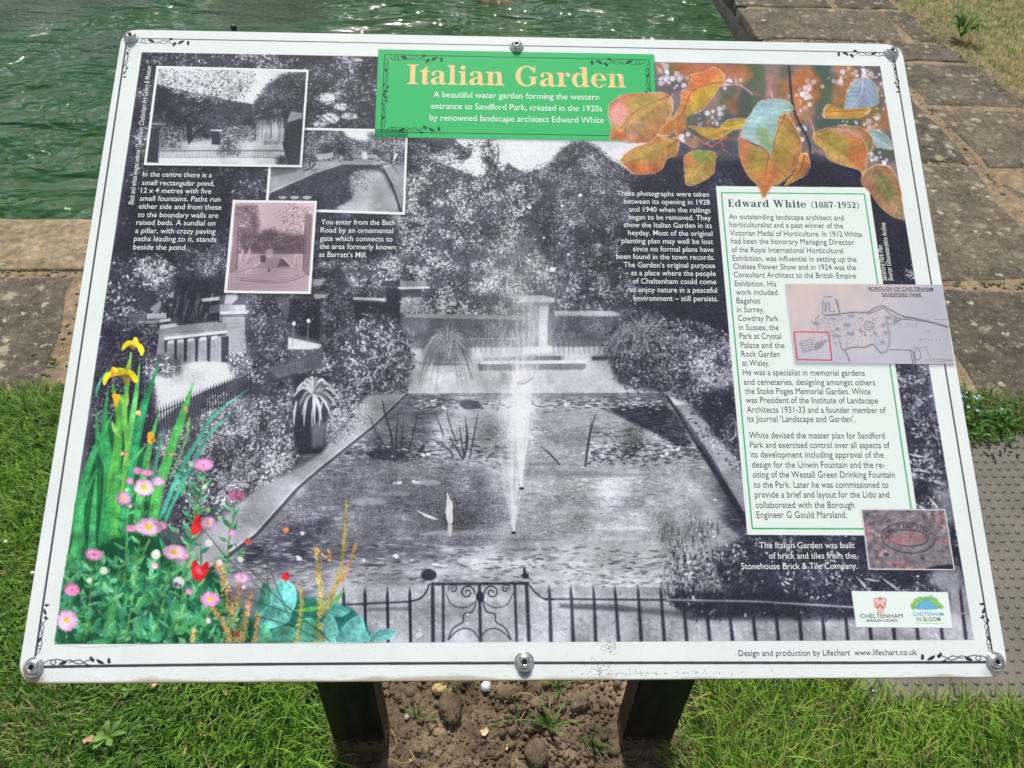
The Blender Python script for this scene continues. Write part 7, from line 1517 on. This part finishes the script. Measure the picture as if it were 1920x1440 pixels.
for x, y, H, rx, lb in ((-6.3, 13.4, 7.4, 1.5, 'left of the two tall trees left of the gap'), (-2.95, 13.6, 8.4, .9, 'slim one just left of the gap'), (3.1, 13.5, 8.6, 1.25, 'tall one just right of the gap'), (7.6, 14.2, 8.0, 2.6, 'broad one at the far right')):
    tree(x, y, H, rx, 'leafy tree behind the pond, ' + lb, int(abs(x) * 10))
# ================================================================ the information board
TILT = math.radians(30.0); HB = 0.6980
board = new_obj('information_board', None); board.location = (0, 0, 0); tag(board, 'slanted white information board on two dark posts beside the pond', 'information board')
BM = Matrix.Translation((0, 0, .72)) @ Matrix.Rotation(TILT, 4, 'X') @ Matrix.Translation((-BW / 2, 0, 0))
def on_board(name, me, parent, z=0):
    o = new_obj(name, me, parent)
    if parent is board: o.matrix_local = BM @ Matrix.Translation((0, 0, z))
    return o
def flat_sheet(name, poly, z, parent=None, under=0.0, mat=None):
    """thin printed sheet; poly in board metres; UV = board coordinates"""
    me = bpy.data.meshes.new(name); bm = bmesh.new(); uvl = bm.loops.layers.uv.new('UVMap')
    vs = [bm.verts.new((x, y, z)) for x, y in poly]; f = bm.faces.new(vs); f.normal_update()
    if f.normal.z < 0: f.normal_flip()
    bmesh.ops.triangulate(bm, faces=[f])
    for f in bm.faces:
        for l in f.loops: l[uvl].uv = (l.vert.co.x / BW, l.vert.co.y / BH)
    bm.to_mesh(me); bm.free(); me.materials.append(mat or M_PRINT); return me
# panel: rounded rectangle 4 mm thick with softened rim
def rrect(w, h, r, n=8):
    out = []
    for cx, cy, a0 in ((w - r, r, -90), (w - r, h - r, 0), (r, h - r, 90), (r, r, 180)):
        out += [(cx + r * math.cos(math.radians(a0 + 90 * k / n)), cy + r * math.sin(math.radians(a0 + 90 * k / n))) for k in range(n + 1)]
    return out
rim = rrect(BW, BH, .0185); bm = bmesh.new(); uvl = bm.loops.layers.uv.new('UVMap')
def inset_pts(p, d): return [(x + (d if x < BW / 2 else -d), y + (d if y < BH / 2 else -d)) for x, y in p]
rings = [[bm.verts.new((x, y, z)) for x, y in pts] for pts, z in ((inset_pts(rim, .0006), -.0045), (rim, -.0039), (rim, -.0007), (inset_pts(rim, .0007), 0.0))]
nn = len(rim)
for a_, b_ in zip(rings[:-1], rings[1:]):
    for i in range(nn): f = bm.faces.new((a_[i], a_[(i + 1) % nn], b_[(i + 1) % nn], b_[i])); f.smooth = True; f.material_index = 0 if b_ is rings[3] else 1
ft = bm.faces.new(rings[-1]); fb = bm.faces.new(rings[0][::-1]); fb.material_index = 1
for f in bm.faces:
    for l in f.loops: l[uvl].uv = (l.vert.co.x / BW, l.vert.co.y / BH)
me = bpy.data.meshes.new('panel'); bm.to_mesh(me); bm.free(); me.materials.append(M_PRINT); me.materials.append(M_EDGE)
panel = on_board('panel', me, board)
def part(name, poly_px, z, label=None):
    b = to_board(poly_px); o = on_board(name, flat_sheet(name, [tuple(q) for q in b], 0.0), board, z)
    if label: o['label'] = label
    return o
garden = part('garden_photograph', MAIN, .00010, 'large black-and-white print of a long pool with a fountain and railings')
in2 = part('inset_photograph', O2, .00020, 'black-and-white print of a long pool'); in1 = part('inset_photograph', O1, .00025, 'black-and-white print of trees, gate pillars and low railings'); in3 = part('inset_photograph', O3, .00030, 'pinkish sepia print of the garden entrance')
title = part('title_block', OT, .00020, 'green title block with tan and white lettering')
tpanel = part('text_panel', TP, .00020, 'white text panel with green rule')
beech = part('leaf_photograph', [(1229, 120), (1650, 124.6), (1697, 413), (1668, 404), (1640, 384), (1618, 346), (1619, 326), (1570, 309), (1545, 292), (1522, 268), (1519, 312), (1506, 334), (1470, 352), (1445, 354), (1431, 374), (1418, 352), (1388, 305), (1384, 262), (1376, 246), (1342, 264), (1342, 300), (1338, 327), (1318, 343), (1287, 349), (1282, 300), (1272, 282), (1264, 297), (1252, 300), (1240, 320), (1224, 327), (1190, 328), (1169, 314), (1160, 302), (1180, 280), (1182, 269), (1160, 264), (1143, 263), (1141, 198), (1160, 180), (1185, 173), (1229, 172)], .00030, 'colour print of copper beech leaves')
flowers = part('flower_print', crs([(104, 1206), (114, 1100), (140, 960), (170, 800), (190, 700), (230, 636), (262, 632), (306, 668), (366, 716), (400, 780), (404, 860), (462, 920), (470, 1000), (540, 985), (600, 1030), (652, 936), (672, 1030), (652, 1100), (690, 1150), (746, 1182), (744, 1204), (500, 1206), (300, 1207)], 3), .00015, 'colour cut-out of yellow irises, pink daisies and teal leaves')
plan = part('park_plan', MP, .00030, 'grey-lilac plan drawing with a red square'); brick = part('brick_photograph', BP, .00030, 'photograph of a stamped brick'); logos = part('logo_block', LP, .00025, 'white block with two emblems')
# ---------------------------------------------------------------- lettering
JOBS = []
def line(block, text, xl, xr, y, rot=None):
    if rot: A, B = to_board([rot[0], rot[1]])
    else:
        A, B = to_board([(xl, y), (xr, y)]); ym = to_board([((xl + xr) / 2, y)])[0, 1]; A = np.array([A[0], ym]); B = np.array([B[0], ym])
    JOBS.append((block, text, A, B))
BLK = {}
def block(key, name, parent, mat, px, at, z, weight=0.0, shear=0.0, label=None):
    a_ = to_board([(at[0], at[1]), (at[0], at[1] - 10)]); s = abs(a_[1, 1] - a_[0, 1]) / 10 * px
    BLK[key] = dict(name=name, parent=parent, mat=mat, size=s, z=z, w=weight, shear=shear, label=label)
block('A', 'caption_text', garden, M_TW, 14.0, (330, 400), .00022, .004); block('B', 'caption_text', garden, M_TW, 14.3, (670, 450), .00022, .004); block('C', 'caption_text', garden, M_TW, 14.0, (1260, 460), .00022, .004)
block('E', 'caption_text', garden, M_TW, 17.0, (1500, 1047), .00022, .004); block('T', 'subtitle_text', title, M_TG, 16.2, (970, 206), .00015, .004); block('D', 'body_text', tpanel, M_TD, 15.0, (1490, 500), .00015, .002)
block('F', 'credit_text', panel, M_TK, 16.0, (1550, 1229), .00015, .004); block('S1', 'credit_text', garden, M_TW, 12.0, (262, 260), .00022, .004, .22); block('S2', 'credit_text', garden, M_TW, 12.5, (1668, 480), .00022, .004, .22)
block('M1', 'plan_text', plan, M_TK, 8.8, (1690, 544), .00015, .010); block('L1', 'logo_text', logos, M_TK, 11.2, (1650, 1158), .00015, .0); block('L2', 'logo_text', logos, M_TK, 6.4, (1650, 1165), .00015, .02)
block('L3', 'logo_text', logos, M_TB, 10.2, (1740, 1154), .00015, .006); block('L4', 'logo_text', logos, M_TO, 11.2, (1740, 1164), .00015, .006); block('BR', 'stamp_text', brick, M_TS, 9.6, (1700, 1009), .00015, .01)
for t_ in [("In the centre there is a", 267.5, 397, 332), ("small rectangular pond,", 266, 402, 348), ("12 x 4 metres with five", 264, 396, 362.5), ("small fountains. Paths run", 262, 413, 377.5), ("either side and from these", 260, 415, 392.5), ("to the boundary walls are", 258, 409, 408), ("raised beds. A sundial on", 255.5, 403.5, 422.5), ("a pillar, with crazy paving", 253.5, 404, 438), ("paths leading to it, stands", 251, 405.5, 453), ("beside the pond.", 249.5, 350.5, 468.5)]: line('A', *t_)
for t_ in [("You enter from the Bath", 602, 740, 421.5), ("Road by an ornamental", 601, 737, 436.8), ("gate which connects to", 600, 736, 452.5), ("the area formerly known", 599, 742.5, 467.5), ("as Barratt\u2019s Mill.", 598, 688, 482.5)]: line('B', *t_)
for t_ in [("These photographs were taken", 1157, 1329.5, 368), ("between its opening in 1928", 1170, 1331, 383), ("and 1940 when the railings", 1179.5, 1332, 398), ("began to be removed. They", 1179, 1333, 412.5), ("show the Italian Garden in its", 1170, 1334.5, 427), ("heyday. Most of the original", 1178, 1336, 442), ("planting plan may well be lost", 1166, 1337, 457), ("since no formal plans have", 1187, 1338, 472), ("been found in the town records.", 1156, 1340, 486.5), ("The Garden\u2019s original purpose", 1169.5, 1341, 502), ("\u2013 as a place where the people", 1172, 1342, 517), ("of Cheltenham could come", 1186.5, 1343, 532.5), ("to enjoy nature in a peaceful", 1180, 1344.5, 548.5), ("environment \u2013 still persists.", 1188, 1346.5, 564.5)]: line('C', *t_)
for t_ in [("An outstanding landscape architect and", 1367, 1582, 412), ("horticulturalist and a past winner of the", 1368, 1581, 427), ("Victorian Medal of Horticulture. In 1912 White", 1369, 1616, 443), ("had been the honorary Managing Director", 1371, 1602, 458), ("of the Royal International Horticultural", 1372, 1581, 474), ("Exhibition, was influential in setting up the", 1374, 1606, 490), ("Chelsea Flower Show and in 1924 was the", 1375, 1605, 505.5), ("Consultant Architect to the British Empire", 1376, 1605, 521), ("Exhibition. His", 1378, 1455.5, 537), ("work included", 1380, 1458, 553), ("Bagshot", 1381, 1426, 569), ("in Surrey,", 1382, 1433, 585.5), ("Cowdray Park", 1384, 1460, 602), ("in Sussex, the", 1385.5, 1460, 619), ("Park at Crystal", 1387, 1465, 635.5), ("Palace and the", 1389, 1471, 652.5), ("Rock Garden", 1390.5, 1462, 669), ("at Wisley.", 1392, 1443, 686),
           ("He was a specialist in memorial gardens", 1393, 1621.5, 704), ("and cemeteries, designing amongst others", 1395, 1641, 722), ("the Stoke Poges Memorial Garden. White", 1397, 1632.5, 739), ("was President of the Institute of Landscape", 1398.5, 1646.5, 756), ("Architects 1931-33 and a founder member of", 1400.5, 1661.5, 774), ("its Journal \u2018Landscape and Garden\u2019.", 1401.5, 1603.5, 791), ("White devised the master plan for Sandford", 1404.5, 1659, 822), ("Park and exercised control over all aspects of", 1406.5, 1668.5, 840), ("its development including approval of the", 1408, 1657, 858), ("design for the Unwin Fountain and the re-", 1410, 1659, 877), ("siting of the Westall Green Drinking Fountain", 1412, 1678, 895.5), ("to the Park. Later he was commissioned to", 1413.5, 1666, 914.5), ("provide a brief and layout for the Lido and", 1415.5, 1667.5, 933), ("collaborated with the Borough", 1417, 1602, 952.5), ("Engineer G Gould Marsland.", 1419, 1588, 971)]: line('D', *t_)
for t_ in [("The Italian Garden was built", 1424, 1603, 1028), ("of brick and tiles from the", 1442, 1605, 1047.5), ("Stonehouse Brick & Tile Company.", 1390, 1608, 1067)]: line('E', *t_)
for t_ in [("A beautiful water garden forming the western", 812.5, 1123, 185.2), ("entrance to Sandford Park, created in the 1920s", 808, 1129, 206.8), ("by renowned landscape architect Edward White", 805.5, 1132, 228.6)]: line('T', *t_)
line('F', "Design and production by Lifechart  www.lifechart.co.uk", 1385, 1720, 1229)
line('S1', "Black and white images source: The Wilson: Cheltenham Art Gallery & Museum", 0, 0, 0, ((250.5, 384), (284, 124)))
line('S2', "Sandford Park Plan", 0, 0, 0, ((1663, 527), (1653.5, 460))); line('S2', "Source: Gloucestershire Archive", 0, 0, 0, ((1674.5, 527), (1659.5, 418)))
line('M1', "BOROUGH OF CHELTENHAM", 1629, 1749.5, 544.6); line('M1', "SANDFORD PARK", 1654, 1728, 555.6)
line('L1', "CHELTENHAM", 1613, 1693, 1158.5); line('L2', "BOROUGH COUNCIL", 1625, 1683, 1165.5); line('L3', "CHELTENHAM", 1711.5, 1769, 1154.5); line('L4', "IN BLOOM", 1719, 1763.5, 1164.5)
s_ = "STONEHOUSE BRICK & TILE CO"
for i, ch_ in enumerate(s_):
    if ch_ == ' ': continue
    a_ = math.radians(196 + (344 - 196) * i / (len(s_) - 1)); da = math.radians(2.1)
    pt = lambda q: (1703 + 40.5 * math.cos(q) + 2 * math.sin(q), 1009 + 20 * math.sin(q))
    line('BR', ch_, 0, 0, 0, (pt(a_ - da), pt(a_ + da)))
tmp = []
for i, (b, text, A, B) in enumerate(JOBS):
    c = bpy.data.curves.new('t', 'FONT'); c.body = text; c.size = BLK[b]['size']; c.resolution_u = 3; c.offset = BLK[b]['w'] * BLK[b]['size'] * .55; c.shear = BLK[b]['shear']
    o = bpy.data.objects.new('t', c); COL.objects.link(o); tmp.append(o)
bpy.context.view_layer.update(); dg = bpy.context.evaluated_depsgraph_get(); acc = {}
for (b, text, A, B), o in zip(JOBS, tmp):
    me = bpy.data.meshes.new_from_object(o.evaluated_get(dg)); nv = len(me.vertices); co = np.zeros(nv * 3, np.float32); me.vertices.foreach_get('co', co); co = co.reshape(-1, 3)
    me.calc_loop_triangles(); tri = np.zeros(len(me.loop_triangles) * 3, np.int32); me.loop_triangles.foreach_get('vertices', tri); tri = tri.reshape(-1, 3)
    d = B - A; L = np.linalg.norm(d); d = d / L; n2 = np.array([-d[1], d[0]]); x = (co[:, 0] - co[:, 0].min()) / max(1e-9, np.ptp(co[:, 0])) * L
    q = A + x[:, None] * d + co[:, 1:2] * n2; k = sum(len(v) for v, _ in acc.get(b, [])); acc.setdefault(b, []).append((q, tri + k)); bpy.data.meshes.remove(me)
for o in tmp: c = o.data; bpy.data.objects.remove(o); bpy.data.curves.remove(c)
for b, parts in acc.items():
    q = np.concatenate([v for v, _ in parts]); t = np.concatenate([f for _, f in parts]); K = BLK[b]
    e1 = q[t[:, 1]] - q[t[:, 0]]; e2 = q[t[:, 2]] - q[t[:, 0]]; fl = (e1[:, 0] * e2[:, 1] - e1[:, 1] * e2[:, 0]) < 0; t[fl] = t[fl][:, ::-1]
    new_obj(K['name'], mesh_np(K['name'], np.c_[q, np.full(len(q), K['z'])], [t], K['mat']), K['parent'])
# ---------------------------------------------------------------- fixings
WASH = [(.0098, 0), (.0098, .0009), (.0090, .0013), (.006, .0013)]
def bolt(px_, py_, s=1.0, rot=0):
    b = to_board([(px_, py_)])[0]; root = new_obj('bolt', None, board); root.matrix_local = BM @ Matrix.Translation((float(b[0]), float(b[1]), .0003)) @ Matrix.Rotation(rot, 4, 'Z')
    lathe('washer', [(r_ * .92 * s, z_) for r_, z_ in WASH], 28, M_STEEL, root)
    hd = [(.0072, .0012), (.0072, .0020), (.0067, .0034), (.0056, .0045), (.0042, .0052), (.0031, .0054)]
    S = 24; V = [(r_ * s * math.cos(2 * math.pi * k / S), r_ * s * math.sin(2 * math.pi * k / S), z_ * s) for r_, z_ in hd for k in range(S)]
    F_ = [(i * S + k, i * S + (k + 1) % S, (i + 1) * S + (k + 1) % S, (i + 1) * S + k) for i in range(len(hd) - 1) for k in range(S)]
    # hexagonal socket, sunk
    base = len(V); hx = [(.0026 * s * math.cos(2 * math.pi * k / S) / max(.866, math.cos(((2 * math.pi * k / S) % (math.pi / 3)) - math.pi / 6)) * .92, .0026 * s * math.sin(2 * math.pi * k / S) / max(.866, math.cos(((2 * math.pi * k / S) % (math.pi / 3)) - math.pi / 6)) * .92) for k in range(S)]
    V += [(x, y, .0053 * s) for x, y in hx] + [(x, y, .0028 * s) for x, y in hx]
    F_ += [(base - S + k, base - S + (k + 1) % S, base + (k + 1) % S, base + k) for k in range(S)] + [(base + k, base + (k + 1) % S, base + S + (k + 1) % S, base + S + k) for k in range(S)]
    new_obj('bolt_head', mesh_np('bolt_head', V, [np.array(F_)], M_STEEL, True), root)
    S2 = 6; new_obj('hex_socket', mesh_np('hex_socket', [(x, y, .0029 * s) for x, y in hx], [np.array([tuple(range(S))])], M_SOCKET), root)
for q in ((246.5, 70, .92, .2), (1670.5, 98.5, .95, .9), (64, 1251, 1.0, .4), (1865, 1240.5, 1.0, 1.2), (968.5, 86.5, .92, .7), (983, 1240.5, 1.0, .1)): bolt(*q)
# ---------------------------------------------------------------- posts and the frame behind the panel
tt = math.tan(TILT)
for x0, x1 in ((-.290, -.204), (.202, .288)):
    y0, y1 = .224, .276; zt = lambda y: .72 + y * tt - .016
    V = [(x0, y0, -.25), (x1, y0, -.25), (x1, y1, -.25), (x0, y1, -.25), (x0, y0, zt(y0)), (x1, y0, zt(y0)), (x1, y1, zt(y1)), (x0, y1, zt(y1))]
    bm = bmesh.new(); vs = [bm.verts.new(v) for v in V]
    for f in ((3, 2, 1, 0), (4, 5, 6, 7), (0, 1, 5, 4), (1, 2, 6, 5), (2, 3, 7, 6), (3, 0, 4, 7)): bm.faces.new([vs[i] for i in f])
    bmesh.ops.bevel(bm, geom=[e for e in bm.edges if abs(e.verts[0].co.z - e.verts[1].co.z) > .2], offset=.0022, segments=2, affect='EDGES')
    me = bpy.data.meshes.new('post'); bm.to_mesh(me); bm.free(); me.materials.append(M_POST); new_obj('post', me, board)
def rail(x0, y0, x1, y1, name='rail'):
    V = [(x, y, z) for z in (-.013, -.0050) for x, y in ((x0, y0), (x1, y0), (x1, y1), (x0, y1))]
    on_board(name, mesh_np(name, V, [np.array([(3, 2, 1, 0), (4, 5, 6, 7), (0, 1, 5, 4), (1, 2, 6, 5), (2, 3, 7, 6), (3, 0, 4, 7)])], M_POST), board)
rail(.150, .10, .256, .60, 'support_plate'); rail(.644, .10, .750, .60, 'support_plate'); rail(.2575, .33, .6425, .37)
